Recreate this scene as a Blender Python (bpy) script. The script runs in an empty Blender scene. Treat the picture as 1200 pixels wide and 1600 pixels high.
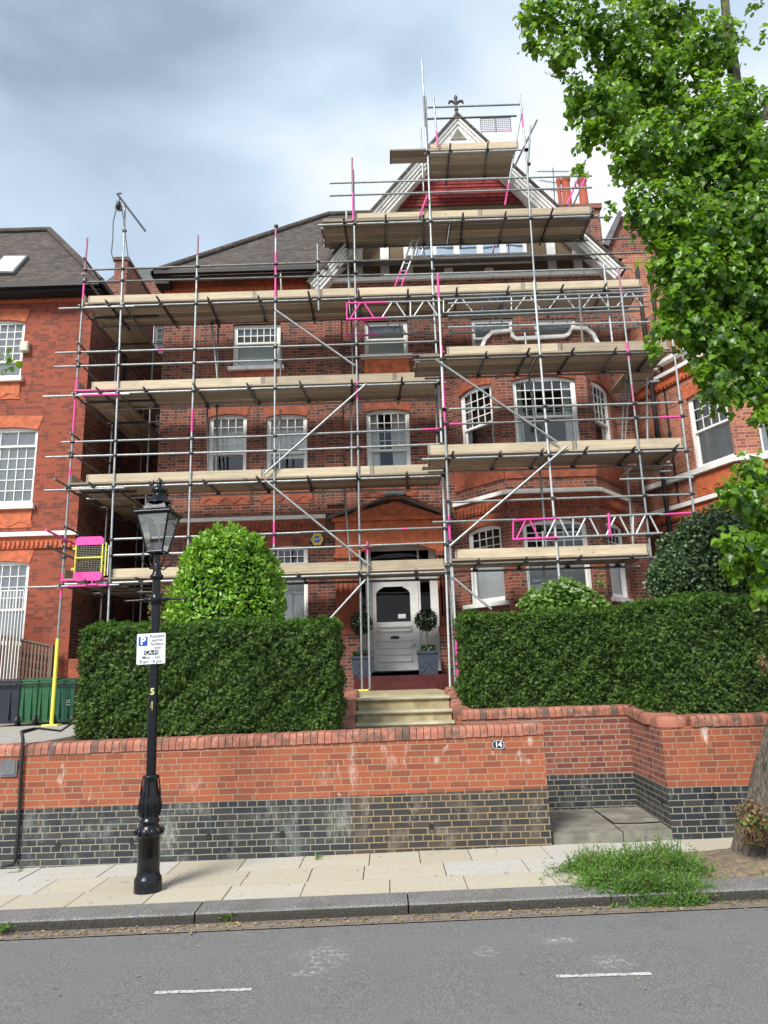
import bpy, math, random
import numpy as np
from mathutils import Vector, Matrix
R = math.radians
random.seed(7); RNG = np.random.default_rng(11)
S = bpy.context.scene; COL = S.collection

# ------------------------------------------------------------------ camera, world, sun, exposure
FPX = 1110.0; PIT = R(13.2); ROLL = R(1.75); EYE = 1.9
cd = bpy.data.cameras.new('camera'); cam = bpy.data.objects.new('camera', cd); COL.objects.link(cam)
cd.sensor_fit = 'VERTICAL'; cd.sensor_height = 24.0; cd.lens = 24.0 * FPX / 1600.0
cd.clip_start = 0.05; cd.clip_end = 2000
cam.matrix_world = Matrix.Translation((0, 0, EYE)) @ Matrix.Rotation(R(90) + PIT, 4, 'X') @ Matrix.Rotation(-ROLL, 4, 'Z')
S.camera = cam
S.view_settings.view_transform = 'Standard'; S.view_settings.look = 'None'
S.view_settings.exposure = 0.80; S.view_settings.gamma = 1
SUN_EL, SUN_AZ = R(44), R(212)     # azimuth measured clockwise from +Y
w = bpy.data.worlds.new('World'); S.world = w; w.use_nodes = True
nt = w.node_tree; nt.nodes.clear(); N = nt.nodes.new; L = nt.links.new
out = N('ShaderNodeOutputWorld'); sky = N('ShaderNodeTexSky'); sky.sky_type = 'NISHITA'; sky.sun_disc = False
sky.sun_elevation = SUN_EL; sky.sun_rotation = SUN_AZ
b1 = N('ShaderNodeBackground'); b1.inputs['Strength'].default_value = 0.1; L(sky.outputs[0], b1.inputs[0])
tc = N('ShaderNodeTexCoord'); mp = N('ShaderNodeMapping'); mp.inputs['Scale'].default_value = (1.0, 1.0, 1.9)
mp.inputs['Location'].default_value = (0.35, 0.2, 0.1)
L(tc.outputs['Generated'], mp.inputs[0])
nz = N('ShaderNodeTexNoise'); nz.inputs['Scale'].default_value = 2.3; nz.inputs['Detail'].default_value = 5; nz.inputs['Roughness'].default_value = .42
nz.inputs['Distortion'].default_value = .3
L(mp.outputs[0], nz.inputs['Vector'])
cr = N('ShaderNodeValToRGB'); e = cr.color_ramp.elements
e[0].position = .43; e[0].color = (.31, .40, .50, 1); e[1].position = .71; e[1].color = (.92, .96, 1.0, 1)
m_ = e.new(.57); m_.color = (.54, .67, .81, 1)
# brighter veil towards the right-hand side of the sky, the blue-grey cloud bank on the left
sx = N('ShaderNodeSeparateXYZ'); L(tc.outputs['Generated'], sx.inputs[0])
ma = N('ShaderNodeMath'); ma.operation = 'MULTIPLY_ADD'; ma.inputs[1].default_value = .24; ma.inputs[2].default_value = .265
L(sx.outputs[0], ma.inputs[0])
mb_ = N('ShaderNodeMath'); mb_.operation = 'ADD'; L(nz.outputs[0], mb_.inputs[0]); L(ma.outputs[0], mb_.inputs[1])
mz = N('ShaderNodeMath'); mz.operation = 'MULTIPLY_ADD'; mz.inputs[1].default_value = -.30; L(sx.outputs[2], mz.inputs[0]); L(mb_.outputs[0], mz.inputs[2])
L(mz.outputs[0], cr.inputs[0])
b2 = N('ShaderNodeBackground'); b2.inputs['Strength'].default_value = 0.70; L(cr.outputs[0], b2.inputs[0])
mx = N('ShaderNodeMixShader'); mx.inputs[0].default_value = .9; L(b1.outputs[0], mx.inputs[1]); L(b2.outputs[0], mx.inputs[2]); L(mx.outputs[0], out.inputs[0])
sl = bpy.data.lights.new('sun', 'SUN'); sl.energy = 3.1; sl.angle = R(20); sl.color = (1, .96, .88)
so = bpy.data.objects.new('sun', sl); COL.objects.link(so)
sd = Vector((math.sin(SUN_AZ) * math.cos(SUN_EL), math.cos(SUN_AZ) * math.cos(SUN_EL), math.sin(SUN_EL)))
so.rotation_euler = sd.to_track_quat('Z', 'Y').to_euler(); so.location = (-10, -10, 30)
try:
    S.cycles.max_bounces = 6; S.cycles.diffuse_bounces = 3; S.cycles.glossy_bounces = 3; S.cycles.transparent_max_bounces = 8; S.cycles.transmission_bounces = 3
except Exception: pass

# ------------------------------------------------------------------ pixel -> world measuring (photo is 1200x1600)
def ray(px, py):
    x = px - 600; y = -(py - 800); c, s = math.cos(ROLL), math.sin(ROLL)
    xr = x * c + y * s; yr = -x * s + y * c
    return Vector((xr, FPX * math.cos(PIT) - yr * math.sin(PIT), FPX * math.sin(PIT) + yr * math.cos(PIT)))
def P(px, py, D):
    r = ray(px, py); t = D / r.y; return Vector((r.x * t, D, EYE + r.z * t))
def PX(px, py, D): return P(px, py, D).x
def PZ(px, py, D): return P(px, py, D).z
def G(px, py, z):
    r = ray(px, py); t = (z - EYE) / r.z; return Vector((r.x * t, r.y * t, z))
def PL(px, py, A, B):       # -> (distance along A-B, z) on the vertical plane through A, B
    d = Vector((B[0] - A[0], B[1] - A[1])); d.normalize(); n = Vector((d.y, -d.x)); r = ray(px, py)
    t = (A[0] * n.x + A[1] * n.y) / (r.x * n.x + r.y * n.y); p = r * t
    return (p.x - A[0]) * d.x + (p.y - A[1]) * d.y, EYE + p.z

# ------------------------------------------------------------------ materials
def newmat(name):
    m = bpy.data.materials.new(name); m.use_nodes = True; t = m.node_tree
    return m, t, t.nodes['Principled BSDF'], t.nodes.new, t.links.new
def setp(b, rough=.7, metal=0, spec=None):
    b.inputs['Roughness'].default_value = rough; b.inputs['Metallic'].default_value = metal
    if spec is not None: b.inputs['Specular IOR Level'].default_value = spec
def mixc(t, fac, a, b_, mode='MIX'):
    m = t.nodes.new('ShaderNodeMix'); m.data_type = 'RGBA'; m.blend_type = mode
    for s, v in ((m.inputs[0], fac), (m.inputs[6], a), (m.inputs[7], b_)):
        if isinstance(v, (int, float)): s.default_value = v
        elif isinstance(v, tuple): s.default_value = v if len(v) == 4 else v + (1,)
        else: t.links.new(v, s)
    return m.outputs[2]
def noise(t, scale, detail=3, vec=None, rough=.55, dist=0):
    n = t.nodes.new('ShaderNodeTexNoise'); n.inputs['Scale'].default_value = scale; n.inputs['Detail'].default_value = detail
    n.inputs['Roughness'].default_value = rough; n.inputs['Distortion'].default_value = dist
    if vec is not None: t.links.new(vec, n.inputs['Vector'])
    return n.outputs[0]
def ramp(t, v, p0, p1, c0=(0, 0, 0, 1), c1=(1, 1, 1, 1)):
    r = t.nodes.new('ShaderNodeValToRGB'); e = r.color_ramp.elements
    e[0].position = p0; e[1].position = p1; e[0].color = c0 if len(c0) == 4 else c0 + (1,); e[1].color = c1 if len(c1) == 4 else c1 + (1,)
    t.links.new(v, r.inputs[0]); return r.outputs[0]
def objco(t): return t.nodes.new('ShaderNodeTexCoord').outputs['Object']
def geoco(t): return t.nodes.new('ShaderNodeNewGeometry').outputs['Position']
def bump(t, b, h, s=.4, d=.01):
    n = t.nodes.new('ShaderNodeBump'); n.inputs['Strength'].default_value = s; n.inputs['Distance'].default_value = d
    t.links.new(h, n.inputs['Height']); t.links.new(n.outputs[0], b.inputs['Normal'])
def mapping(t, vec, scale=(1, 1, 1), loc=(0, 0, 0)):
    m = t.nodes.new('ShaderNodeMapping'); m.inputs['Scale'].default_value = scale; m.inputs['Location'].default_value = loc
    t.links.new(vec, m.inputs[0]); return m.outputs[0]

def brick(name, c1, c2, c3, mortar, bw=.225, bh=.075, ms=.006, squash=.5, sf=2, rough=.85, stain=None, staincol=(.5, .47, .42), soot=0, var=.5, bs=.5, marks=(), markcol=(.70, .62, .56)):
    m, t, b, N, L = newmat(name); setp(b, rough)
    uv = N('ShaderNodeTexCoord').outputs['UV']
    wob = N('ShaderNodeVectorMath'); wob.operation = 'MULTIPLY_ADD'; L(noise(t, 2.2, 2, uv), wob.inputs[0]); wob.inputs[1].default_value = (.008, .008, 0); L(uv, wob.inputs[2])
    def bt(ca, cb):
        k = N('ShaderNodeTexBrick'); k.inputs['Scale'].default_value = 1; k.inputs['Brick Width'].default_value = bw; k.inputs['Row Height'].default_value = bh
        k.inputs['Mortar Size'].default_value = ms; k.inputs['Mortar Smooth'].default_value = .15; k.inputs['Bias'].default_value = 0
        k.squash = squash; k.squash_frequency = sf; k.offset = .5 if squash == 1 else .25; k.offset_frequency = 2
        k.inputs['Color1'].default_value = ca + (1,); k.inputs['Color2'].default_value = cb + (1,); k.inputs['Mortar'].default_value = (0, 0, 0, 1)
        L(wob.outputs[0], k.inputs['Vector']); return k
    k = bt(c1, c2)
    # a second per-brick value: darker burnt bricks here and there
    k2 = bt((0, 0, 0), (1, 1, 1))
    pick = ramp(t, k2.outputs[0], .60, .75)
    n1 = noise(t, 60, 3, uv)
    col = mixc(t, pick, k.outputs[0], c3)
    col = mixc(t, var, col, ramp(t, n1, .25, .75, (.45, .45, .45), (1.0, 1.0, 1.0)), 'MULTIPLY')
    pos = geoco(t)
    big = noise(t, .9, 4, pos, .6)
    col = mixc(t, .35, col, ramp(t, big, .3, .7, (.6, .58, .56), (1, 1, 1)), 'MULTIPLY')
    mcol = mixc(t, noise(t, 7, 3, uv), mortar, tuple(x * .6 for x in mortar))
    col = mixc(t, k.outputs['Fac'], col, mcol)
    if stain:
        sn = noise(t, stain[0], 5, mapping(t, pos, (1, 1, .55)), .62, .4)
        col = mixc(t, ramp(t, sn, stain[1], stain[2]), col, staincol)
    if soot:
        sn = noise(t, 1.3, 5, mapping(t, pos, (1, 1, .6)), .6)
        f = N('ShaderNodeMath'); f.operation = 'MULTIPLY'; f.inputs[1].default_value = soot; L(ramp(t, sn, .45, .7), f.inputs[0])
        col = mixc(t, f.outputs[0], col, (.035, .028, .026))
    for px_, py_, rx_, rz_, a_ in marks:      # lime run-off and salt stains, each at its own place on the wall
        q_ = P(px_, py_, 8.22); sp_ = N('ShaderNodeSeparateXYZ'); L(mapping(t, pos, (1 / rx_, 0, 1 / rz_), (-q_.x / rx_, 0, -q_.z / rz_)), sp_.inputs[0]); cb_ = N('ShaderNodeCombineXYZ'); L(sp_.outputs[0], cb_.inputs[0]); L(sp_.outputs[2], cb_.inputs[1])
        ln = N('ShaderNodeVectorMath'); ln.operation = 'LENGTH'; L(cb_.outputs[0], ln.inputs[0])
        col = mixc(t, mixc(t, 1, ramp(t, ln.outputs['Value'], .35, 1.0, (a_, a_, a_), (0, 0, 0)), ramp(t, noise(t, 26, 6, mapping(t, pos, (1, 1, .4)), .75), .42, .66, (0, 0, 0), (.8, .8, .8)), 'MULTIPLY'), col, markcol)
    L(col, b.inputs['Base Color'])
    inv = N('ShaderNodeMath'); inv.operation = 'MULTIPLY_ADD'; L(k.outputs['Fac'], inv.inputs[0]); inv.inputs[1].default_value = -1; inv.inputs[2].default_value = 1
    ad = N('ShaderNodeMath'); ad.operation = 'MULTIPLY_ADD'; L(n1, ad.inputs[0]); ad.inputs[1].default_value = .5; L(inv.outputs[0], ad.inputs[2])
    bump(t, b, ad.outputs[0], bs, .006)
    return m
def plain(name, col, rough=.6, metal=0, nscale=12, amp=.25, bs=.1, dirt=None, dirtcol=(.1, .09, .07), rnd=0, spec=None, vec='obj', bd=.004):
    m, t, b, N, L = newmat(name); setp(b, rough, metal, spec)
    co = objco(t) if vec == 'obj' else geoco(t)
    n = noise(t, nscale, 4, co)
    lo = tuple(max(0, x * (1 - amp)) for x in col); hi = tuple(min(1, x * (1 + amp)) for x in col)
    c = mixc(t, ramp(t, n, .3, .7), lo, hi)
    if dirt:
        c = mixc(t, ramp(t, noise(t, dirt[0], 5, co, .65), dirt[1], dirt[2]), c, dirtcol)
    if rnd:
        oi = N('ShaderNodeObjectInfo'); hs = N('ShaderNodeHueSaturation'); mm = N('ShaderNodeMath'); mm.operation = 'MULTIPLY_ADD'
        L(oi.outputs['Random'], mm.inputs[0]); mm.inputs[1].default_value = rnd; mm.inputs[2].default_value = 1 - rnd / 2
        L(mm.outputs[0], hs.inputs['Value']); L(c, hs.inputs['Color']); c = hs.outputs[0]
    L(c, b.inputs['Base Color'])
    if bs: bump(t, b, n, bs, bd)
    return m
def leafmat(name, dark, light, trans=.35, rough=.45, spec=.4, transcol=None, bs=1.8, ba=.9):
    m = bpy.data.materials.new(name); m.use_nodes = True; t = m.node_tree; N = t.nodes.new; L = t.links.new
    b = t.nodes['Principled BSDF']; setp(b, rough, 0, spec)
    g = N('ShaderNodeNewGeometry'); r = g.outputs['Random Per Island']
    big = noise(t, bs, 3, g.outputs['Position'])
    f = N('ShaderNodeMath'); f.operation = 'MULTIPLY_ADD'; L(big, f.inputs[0]); f.inputs[1].default_value = ba; f.inputs[2].default_value = -ba / 2
    f2 = N('ShaderNodeMath'); f2.operation = 'ADD'; f2.use_clamp = True; L(f.outputs[0], f2.inputs[0]); L(r, f2.inputs[1])
    c = mixc(t, f2.outputs[0], dark, light); L(c, b.inputs['Base Color'])
    tr = N('ShaderNodeBsdfTranslucent')
    L(mixc(t, .5, c, transcol or tuple(min(1, x * 2.2) for x in light)), tr.inputs[0])
    ms = N('ShaderNodeMixShader'); ms.inputs[0].default_value = trans
    L(b.outputs[0], ms.inputs[1]); L(tr.outputs[0], ms.inputs[2]); L(ms.outputs[0], t.nodes['Material Output'].inputs[0])
    return m
def glassmat(name, tint=(.85, .9, .9), gl=.28, mirror=(.85, .9, .95)):
    m = bpy.data.materials.new(name); m.use_nodes = True; t = m.node_tree; N = t.nodes.new; L = t.links.new
    t.nodes.remove(t.nodes['Principled BSDF'])
    tr = N('ShaderNodeBsdfTransparent'); tr.inputs[0].default_value = tint + (1,)
    g = N('ShaderNodeBsdfGlossy'); g.inputs['Roughness'].default_value = .03; g.inputs[0].default_value = mirror + (1,)
    fr = N('ShaderNodeFresnel'); fr.inputs[0].default_value = 1.5
    nn = noise(t, 1.2, 2, geoco(t)); bp = N('ShaderNodeBump'); bp.inputs['Strength'].default_value = .15; bp.inputs['Distance'].default_value = .05; L(nn, bp.inputs['Height'])
    L(bp.outputs[0], g.inputs['Normal'])
    a = N('ShaderNodeMath'); a.operation = 'ADD'; a.use_clamp = True; L(fr.outputs[0], a.inputs[0]); a.inputs[1].default_value = gl
    ms = N('ShaderNodeMixShader'); L(a.outputs[0], ms.inputs[0]); L(tr.outputs[0], ms.inputs[1]); L(g.outputs[0], ms.inputs[2]); L(ms.outputs[0], t.nodes['Material Output'].inputs[0])
    return m
def woodmat(name, c1, c2, ax='X', rnd=.35):
    m, t, b, N, L = newmat(name); setp(b, .8)
    co = objco(t); sc = {'X': (.8, 16, 16), 'Y': (16, .8, 16), 'Z': (16, 16, .8)}[ax]
    oi = N('ShaderNodeObjectInfo'); ad = N('ShaderNodeVectorMath'); ad.operation = 'ADD'; L(co, ad.inputs[0])
    mm = N('ShaderNodeMath'); mm.operation = 'MULTIPLY'; L(oi.outputs['Random'], mm.inputs[0]); mm.inputs[1].default_value = 31; L(mm.outputs[0], ad.inputs[1])
    n = noise(t, 1.6, 5, mapping(t, ad.outputs[0], sc), .6, .6)
    c = mixc(t, ramp(t, n, .3, .72), c1, c2)
    kn = N('ShaderNodeTexVoronoi'); kn.inputs['Scale'].default_value = 2.6; L(ad.outputs[0], kn.inputs['Vector'])
    c = mixc(t, ramp(t, kn.outputs['Distance'], .03, .07, (.8, .8, .8), (0, 0, 0)), c, tuple(x * .3 for x in c1))
    c = mixc(t, ramp(t, noise(t, 2.0, 4, ad.outputs[0]), .5, .75, (0, 0, 0), (.6, .6, .6)), c, tuple(x * .55 for x in c1))
    hs = N('ShaderNodeHueSaturation'); m2 = N('ShaderNodeMath'); m2.operation = 'MULTIPLY_ADD'
    L(oi.outputs['Random'], m2.inputs[0]); m2.inputs[1].default_value = rnd; m2.inputs[2].default_value = 1 - rnd * .5
    L(m2.outputs[0], hs.inputs['Value']); L(c, hs.inputs['Color']); L(hs.outputs[0], b.inputs['Base Color'])
    bump(t, b, n, .3, .004); return m

M = {}
M['brick_main'] = brick('weathered_red_brick', (.32, .088, .050), (.22, .060, .038), (.10, .038, .032), (.40, .29, .23), ms=.006, soot=.4)
M['brick_left'] = brick('orange_red_brick', (.39, .080, .038), (.31, .064, .032), (.21, .050, .030), (.28, .14, .10), ms=.004, soot=.22, var=.35, bs=.3)
M['brick_right'] = brick('bright_orange_brick', (.52, .17, .09), (.42, .13, .07), (.30, .09, .06), (.50, .40, .32), ms=.006, soot=.15, var=.35)
M['brick_wall'] = brick('garden_wall_red_brick', (.43, .120, .056), (.37, .103, .050), (.29, .085, .048), (.42, .30, .20), bw=.21, bh=.066, squash=.5, sf=3, ms=.0048, stain=(4.2, .665, .74), staincol=(.58, .46, .40), var=.5, marks=[(552, 1200, .06, .34, .8), (600, 1172, .05, .09, .8), (612, 1190, .07, .10, .7), (634, 1170, .03, .06, .9), (682, 1188, .05, .05, .9), (632, 1190, .03, .05, .8), (812, 1182, .06, .07, .9), (828, 1158, .05, .06, .9), (825, 1190, .04, .04, .8), (505, 1215, .10, .10, .45), (300, 1225, .15, .12, .4), (770, 1176, .03, .04, .6)])
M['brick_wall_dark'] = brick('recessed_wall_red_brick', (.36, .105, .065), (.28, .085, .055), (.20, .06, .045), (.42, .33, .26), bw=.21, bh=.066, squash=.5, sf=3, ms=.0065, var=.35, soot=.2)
M['brick_blue_warm'] = brick('blue_brick_brown_joints', (.050, .046, .046), (.030, .032, .038), (.085, .065, .052), (.36, .27, .15), bw=.21, bh=.066, squash=.5, sf=3, ms=.0056, rough=.55, stain=(5, .52, .75), staincol=(.17, .14, .11), var=.6, marks=[(650, 1262, .12, .05, .7), (570, 1255, .08, .2, .6), (690, 1300, .2, .05, .5), (840, 1270, .1, .2, .4)], markcol=(.42, .37, .30))
M['brick_blue'] = brick('blue_engineering_brick', (.034, .040, .050), (.022, .027, .036), (.060, .060, .062), (.33, .31, .24), bw=.21, bh=.066, squash=.5, sf=3, ms=.0052, rough=.5, stain=(6, .54, .80), staincol=(.17, .19, .18), var=.6, marks=[(262, 1300, .16, .30, .9), (150, 1300, .25, .12, .5), (530, 1285, .18, .26, .8), (420, 1275, .3, .1, .5), (60, 1290, .2, .2, .4), (300, 1265, .25, .1, .6)], markcol=(.36, .35, .30))
M['terracotta'] = plain('rubbed_orange_terracotta', (.50, .125, .05), .75, 0, 9, .25, .2, dirt=(3, .55, .8), dirtcol=(.15, .05, .035))
M['terracotta_dark'] = plain('sooty_terracotta', (.30, .075, .035), .75, 0, 9, .3, .2, dirt=(2.5, .5, .75), dirtcol=(.06, .03, .025))
M['stone'] = plain('white_painted_stone', (.84, .84, .82), .6, 0, 6, .1, .1, dirt=(5, .62, .85), dirtcol=(.35, .33, .3))
M['white'] = plain('white_gloss_paint', (.82, .82, .81), .4, 0, 8, .06, .03)
M['flaking'] = plain('flaking_white_paint', (.84, .84, .82), .75, 0, 22, .12, .3, dirt=(9, .58, .68), dirtcol=(.38, .36, .33))
M['glass'] = glassmat('window_glass', tint=(.97, .98, .98), gl=.04)
M['glass_sky'] = glassmat('sky_reflecting_glass', gl=.75)
M['glass_lamp'] = glassmat('lantern_glass', tint=(.9, .92, .93), gl=.30)
M['glass_dark'] = glassmat('dark_door_glass', tint=(.5, .5, .52), gl=0, mirror=(.5, .5, .5))
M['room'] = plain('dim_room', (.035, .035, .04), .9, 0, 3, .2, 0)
def curtain(name, col):
    m, t, b, N, L = newmat(name); setp(b, .9)
    wv = N('ShaderNodeTexWave'); wv.inputs['Scale'].default_value = 7; wv.inputs['Distortion'].default_value = 1.5; L(objco(t), wv.inputs[0])
    L(mixc(t, wv.outputs[1], tuple(x * .78 for x in col), col), b.inputs['Base Color']); bump(t, b, wv.outputs[1], .25, .01); return m
M['curtain'] = plain('white_net_curtain', (.86, .86, .83), .9, 0, 4, .04, 0)
M['blind'] = plain('pale_roller_blind', (.60, .64, .60), .8, 0, 3, .06, 0)
M['blindw'] = plain('white_roller_blind', (.88, .89, .88), .8, 0, 3, .05, 0)
def tilemat(name, c1, c2, bw, bh, ms=.006, bs=.8):
    m, t, b, N, L = newmat(name); setp(b, .85)
    uv = N('ShaderNodeTexCoord').outputs['UV']; k = N('ShaderNodeTexBrick'); k.inputs['Scale'].default_value = 1
    k.inputs['Brick Width'].default_value = bw; k.inputs['Row Height'].default_value = bh; k.inputs['Mortar Size'].default_value = ms; k.offset = .5
    k.inputs['Color1'].default_value = c1 + (1,); k.inputs['Color2'].default_value = c2 + (1,); k.inputs['Mortar'].default_value = tuple(x * .3 for x in c1) + (1,)
    L(mapping(t, uv), k.inputs['Vector'])
    c = mixc(t, .5, k.outputs[0], ramp(t, noise(t, 6, 5, uv), .3, .7, (.45, .45, .45), (1, 1, 1)), 'MULTIPLY')
    c = mixc(t, ramp(t, noise(t, 2.5, 5, geoco(t), .65), .55, .8, (0, 0, 0), (.6, .6, .6)), c, (.16, .16, .12)); L(c, b.inputs['Base Color'])
    sp = N('ShaderNodeSeparateXYZ'); L(uv, sp.inputs[0]); dv = N('ShaderNodeMath'); dv.operation = 'DIVIDE'; L(sp.outputs[1], dv.inputs[0]); dv.inputs[1].default_value = -bh
    fr = N('ShaderNodeMath'); fr.operation = 'FRACT'; L(dv.outputs[0], fr.inputs[0]); bump(t, b, fr.outputs[0], bs, .02); return m
M['rooftile'] = tilemat('brown_clay_roof_tile', (.115, .088, .074), (.045, .038, .036), .18, .115, .008, 1.5)
M['hungtile'] = tilemat('dark_red_painted_tile', (.34, .040, .038), (.24, .026, .03), .165, .11, .007, 1)
M['slate'] = tilemat('grey_slate', (.12, .13, .14), (.09, .095, .10), .25, .2)
M['pebble'] = plain('brown_pebbledash', (.20, .145, .09), .95, 0, 90, .7, .9, dirt=(60, .45, .7), dirtcol=(.06, .045, .03), vec='geo', bd=.01)
M['gutter'] = plain('black_gutter_paint', (.010, .010, .013), .6, 0, 8, .2, 0)
M['lead'] = plain('grey_lead', (.13, .135, .145), .6, 0, 5, .3, .1)
M['galv'] = plain('galvanised_tube', (.36, .39, .40), .5, .55, 14, .28, .05, dirt=(7, .55, .8), dirtcol=(.16, .15, .14), rnd=.45)
M['galvdark'] = plain('dull_weathered_tube', (.17, .165, .16), .6, .45, 14, .3, .05, rnd=.5)
M['coupler'] = plain('dark_coupler_steel', (.075, .07, .068), .6, .6, 30, .4, .1)
M['pink'] = plain('pink_paint', (.78, .07, .36), .5, 0, 18, .12, .03, dirt=(14, .62, .8), dirtcol=(.4, .2, .3))
M['pinkfade'] = plain('faded_pink_paint', (.36, .15, .23), .55, .2, 18, .2, .03)
M['bluep'] = plain('dull_blue_paint', (.055, .075, .20), .5, 0, 18, .2, .03)
M['alu'] = plain('bright_aluminium', (.62, .64, .65), .4, .35, 14, .15, .03, rnd=.2)
M['yellow'] = plain('yellow_plastic', (.78, .76, .10), .45, 0, 10, .08, .03)
M['board'] = woodmat('scaffold_board_underside', (.44, .36, .27), (.25, .205, .155), 'X', .8)
M['boardY'] = woodmat('scaffold_board_underside_deep', (.46, .36, .26), (.28, .22, .16), 'Y', .5)
M['toe'] = woodmat('pale_scaffold_board', (.56, .47, .33), (.36, .30, .22), 'X', .55)
M['asphalt'] = None
m, t, b, N, L = newmat('worn_asphalt'); setp(b, .9); g = geoco(t); M['asphalt'] = m
sp = noise(t, 120, 3, g, .8); c = mixc(t, ramp(t, sp, .38, .66), (.042, .042, .044), (.31, .31, .308))
c = mixc(t, ramp(t, noise(t, .7, 5, mapping(t, g, (.4, 1.2, 1)), .6), .35, .75, (0, 0, 0), (.45, .45, .45)), c, (.16, .16, .165))
c = mixc(t, ramp(t, noise(t, 1.7, 6, g, .75, 1.2), .61, .70, (0, 0, 0), (.45, .45, .45)), c, (.27, .27, .265))
c = mixc(t, ramp(t, noise(t, .9, 4, mapping(t, g, (.12, 1.6, 1), (3, 1, 0)), .5), .5, .68, (0, 0, 0), (.4, .4, .4)), c, (.19, .19, .19))
c = mixc(t, ramp(t, noise(t, .8, 6, mapping(t, g, (1, 1, 1), (7, 2, 0)), .7), .60, .72, (0, 0, 0), (.5, .5, .5)), c, (.07, .07, .07))
vc = N('ShaderNodeTexVoronoi'); vc.feature = 'DISTANCE_TO_EDGE'; vc.inputs['Scale'].default_value = .55; wv_ = N('ShaderNodeVectorMath'); wv_.operation = 'MULTIPLY_ADD'; nn_ = N('ShaderNodeTexNoise'); nn_.inputs['Scale'].default_value = 3; nn_.inputs['Detail'].default_value = 6; L(g, nn_.inputs['Vector']); L(nn_.outputs['Color'], wv_.inputs[0]); wv_.inputs[1].default_value = (.6, .6, 0); L(g, wv_.inputs[2]); L(wv_.outputs[0], vc.inputs['Vector'])
c = mixc(t, mixc(t, ramp(t, noise(t, .6, 3, g), .5, .56), (0, 0, 0), ramp(t, vc.outputs[0], .002, .006, (.12, .12, .12), (0, 0, 0))), c, (.035, .035, .035))
c = mixc(t, ramp(t, noise(t, 260, 1, g), .68, .74), c, (.34, .34, .33))
c = mixc(t, ramp(t, noise(t, 38, 4, g, .75), .40, .66, (0, 0, 0), (.55, .55, .55)), c, (.105, .105, .11))
for (sx_, sy_, r_, st_) in ((-.62, 5.35, .16, 3.4), (-.52, 5.62, .22, 1.2), (1.42, 5.30, .20, 2.0), (1.18, 5.75, .18, 3.0), (.62, 5.58, .12, 1.5)):     # scraped pale patches on the tarmac
    mpp = mapping(t, g, (1 / r_, st_ / r_ * .6, 1), (-sx_ / r_, -sy_ * st_ / r_ * .6, 0)); ln_ = N('ShaderNodeVectorMath'); ln_.operation = 'LENGTH'; sp2 = N('ShaderNodeSeparateXYZ'); L(mpp, sp2.inputs[0]); cb2 = N('ShaderNodeCombineXYZ'); L(sp2.outputs[0], cb2.inputs[0]); L(sp2.outputs[1], cb2.inputs[1]); L(cb2.outputs[0], ln_.inputs[0])
    mk = ramp(t, ln_.outputs['Value'], .3, 1.0, (1, 1, 1), (0, 0, 0)); c = mixc(t, mixc(t, 1, mk, ramp(t, noise(t, 24, 5, g, .8), .50, .62, (0, 0, 0), (.8, .8, .8)), 'MULTIPLY'), c, (.42, .42, .41))
L(c, b.inputs['Base Color']); bump(t, b, sp, .5, .006)
m, t, b, N, L = newmat('granite_kerb'); setp(b, .75); g = geoco(t); M['kerb'] = m
sp = noise(t, 110, 2, g, .7); c = mixc(t, ramp(t, sp, .38, .64), (.060, .058, .058), (.30, .295, .29))
c = mixc(t, ramp(t, noise(t, 3, 5, g), .45, .75, (0, 0, 0), (.5, .5, .5)), c, (.08, .072, .062)); L(c, b.inputs['Base Color']); bump(t, b, sp, .5, .005)
m, t, b, N, L = newmat('dirty_kerb_face'); setp(b, .9); g = geoco(t); M['kerbface'] = m
sp = noise(t, 90, 2, g, .7); c = mixc(t, ramp(t, sp, .4, .7), (.024, .022, .020), (.075, .066, .056)); L(c, b.inputs['Base Color']); bump(t, b, sp, .5, .005)
def slab(name, col, amp=.12):
    m, t, b, N, L = newmat(name); setp(b, .85); g = geoco(t)
    oi = N('ShaderNodeNewGeometry').outputs['Random Per Island']
    c = mixc(t, oi, tuple(x * .80 for x in col), tuple(min(1, x * 1.10) for x in col))
    c = mixc(t, ramp(t, oi, .45, .6, (0, 0, 0), (.8, .8, .8)), c, (col[0] * .88, col[1] * .96, col[2] * 1.16))
    c = mixc(t, ramp(t, noise(t, 2.4, 6, mapping(t, g, (.5, 1.6, 1)), .65), .35, .75, (0, 0, 0), (.45, .45, .45)), c, (col[0] * .9, col[1] * .80, col[2] * .62))
    c = mixc(t, ramp(t, noise(t, 45, 4, g), .48, .75, (0, 0, 0), (.45, .45, .45)), c, (.22, .20, .16))
    c = mixc(t, ramp(t, noise(t, 11, 2, g, .4), .71, .735, (0, 0, 0), (.5, .5, .5)), c, (.16, .15, .13))
    c = mixc(t, ramp(t, noise(t, 1.1, 5, g, .7, 1), .58, .8, (0, 0, 0), (.4, .4, .4)), c, (.26, .24, .2))
    L(c, b.inputs['Base Color']); bump(t, b, noise(t, 30, 4, g), .25, .004); return m
M['slab'] = slab('pale_york_stone_slab', (.50, .465, .385))
M['oldstone'] = plain('worn_grey_flagstone', (.21, .20, .17), .85, 0, 5, .3, .3, dirt=(3, .5, .75), dirtcol=(.09, .085, .07), vec='geo')
M['nosing'] = plain('pale_yellow_stone_nosing', (.42, .385, .28), .85, 0, 6, .2, .2, vec='geo')
M['stepstone'] = plain('yellowed_stone_step', (.36, .30, .175), .85, 0, 6, .25, .2, dirt=(4, .5, .75), dirtcol=(.18, .15, .09), vec='geo')
M['redtile'] = plain('dark_red_quarry_tile', (.075, .012, .013), .4, 0, 8, .3, .1, vec='geo')
M['joint'] = plain('sandy_joint', (.10, .09, .07), .95, 0, 30, .4, .2, vec='geo')
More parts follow.
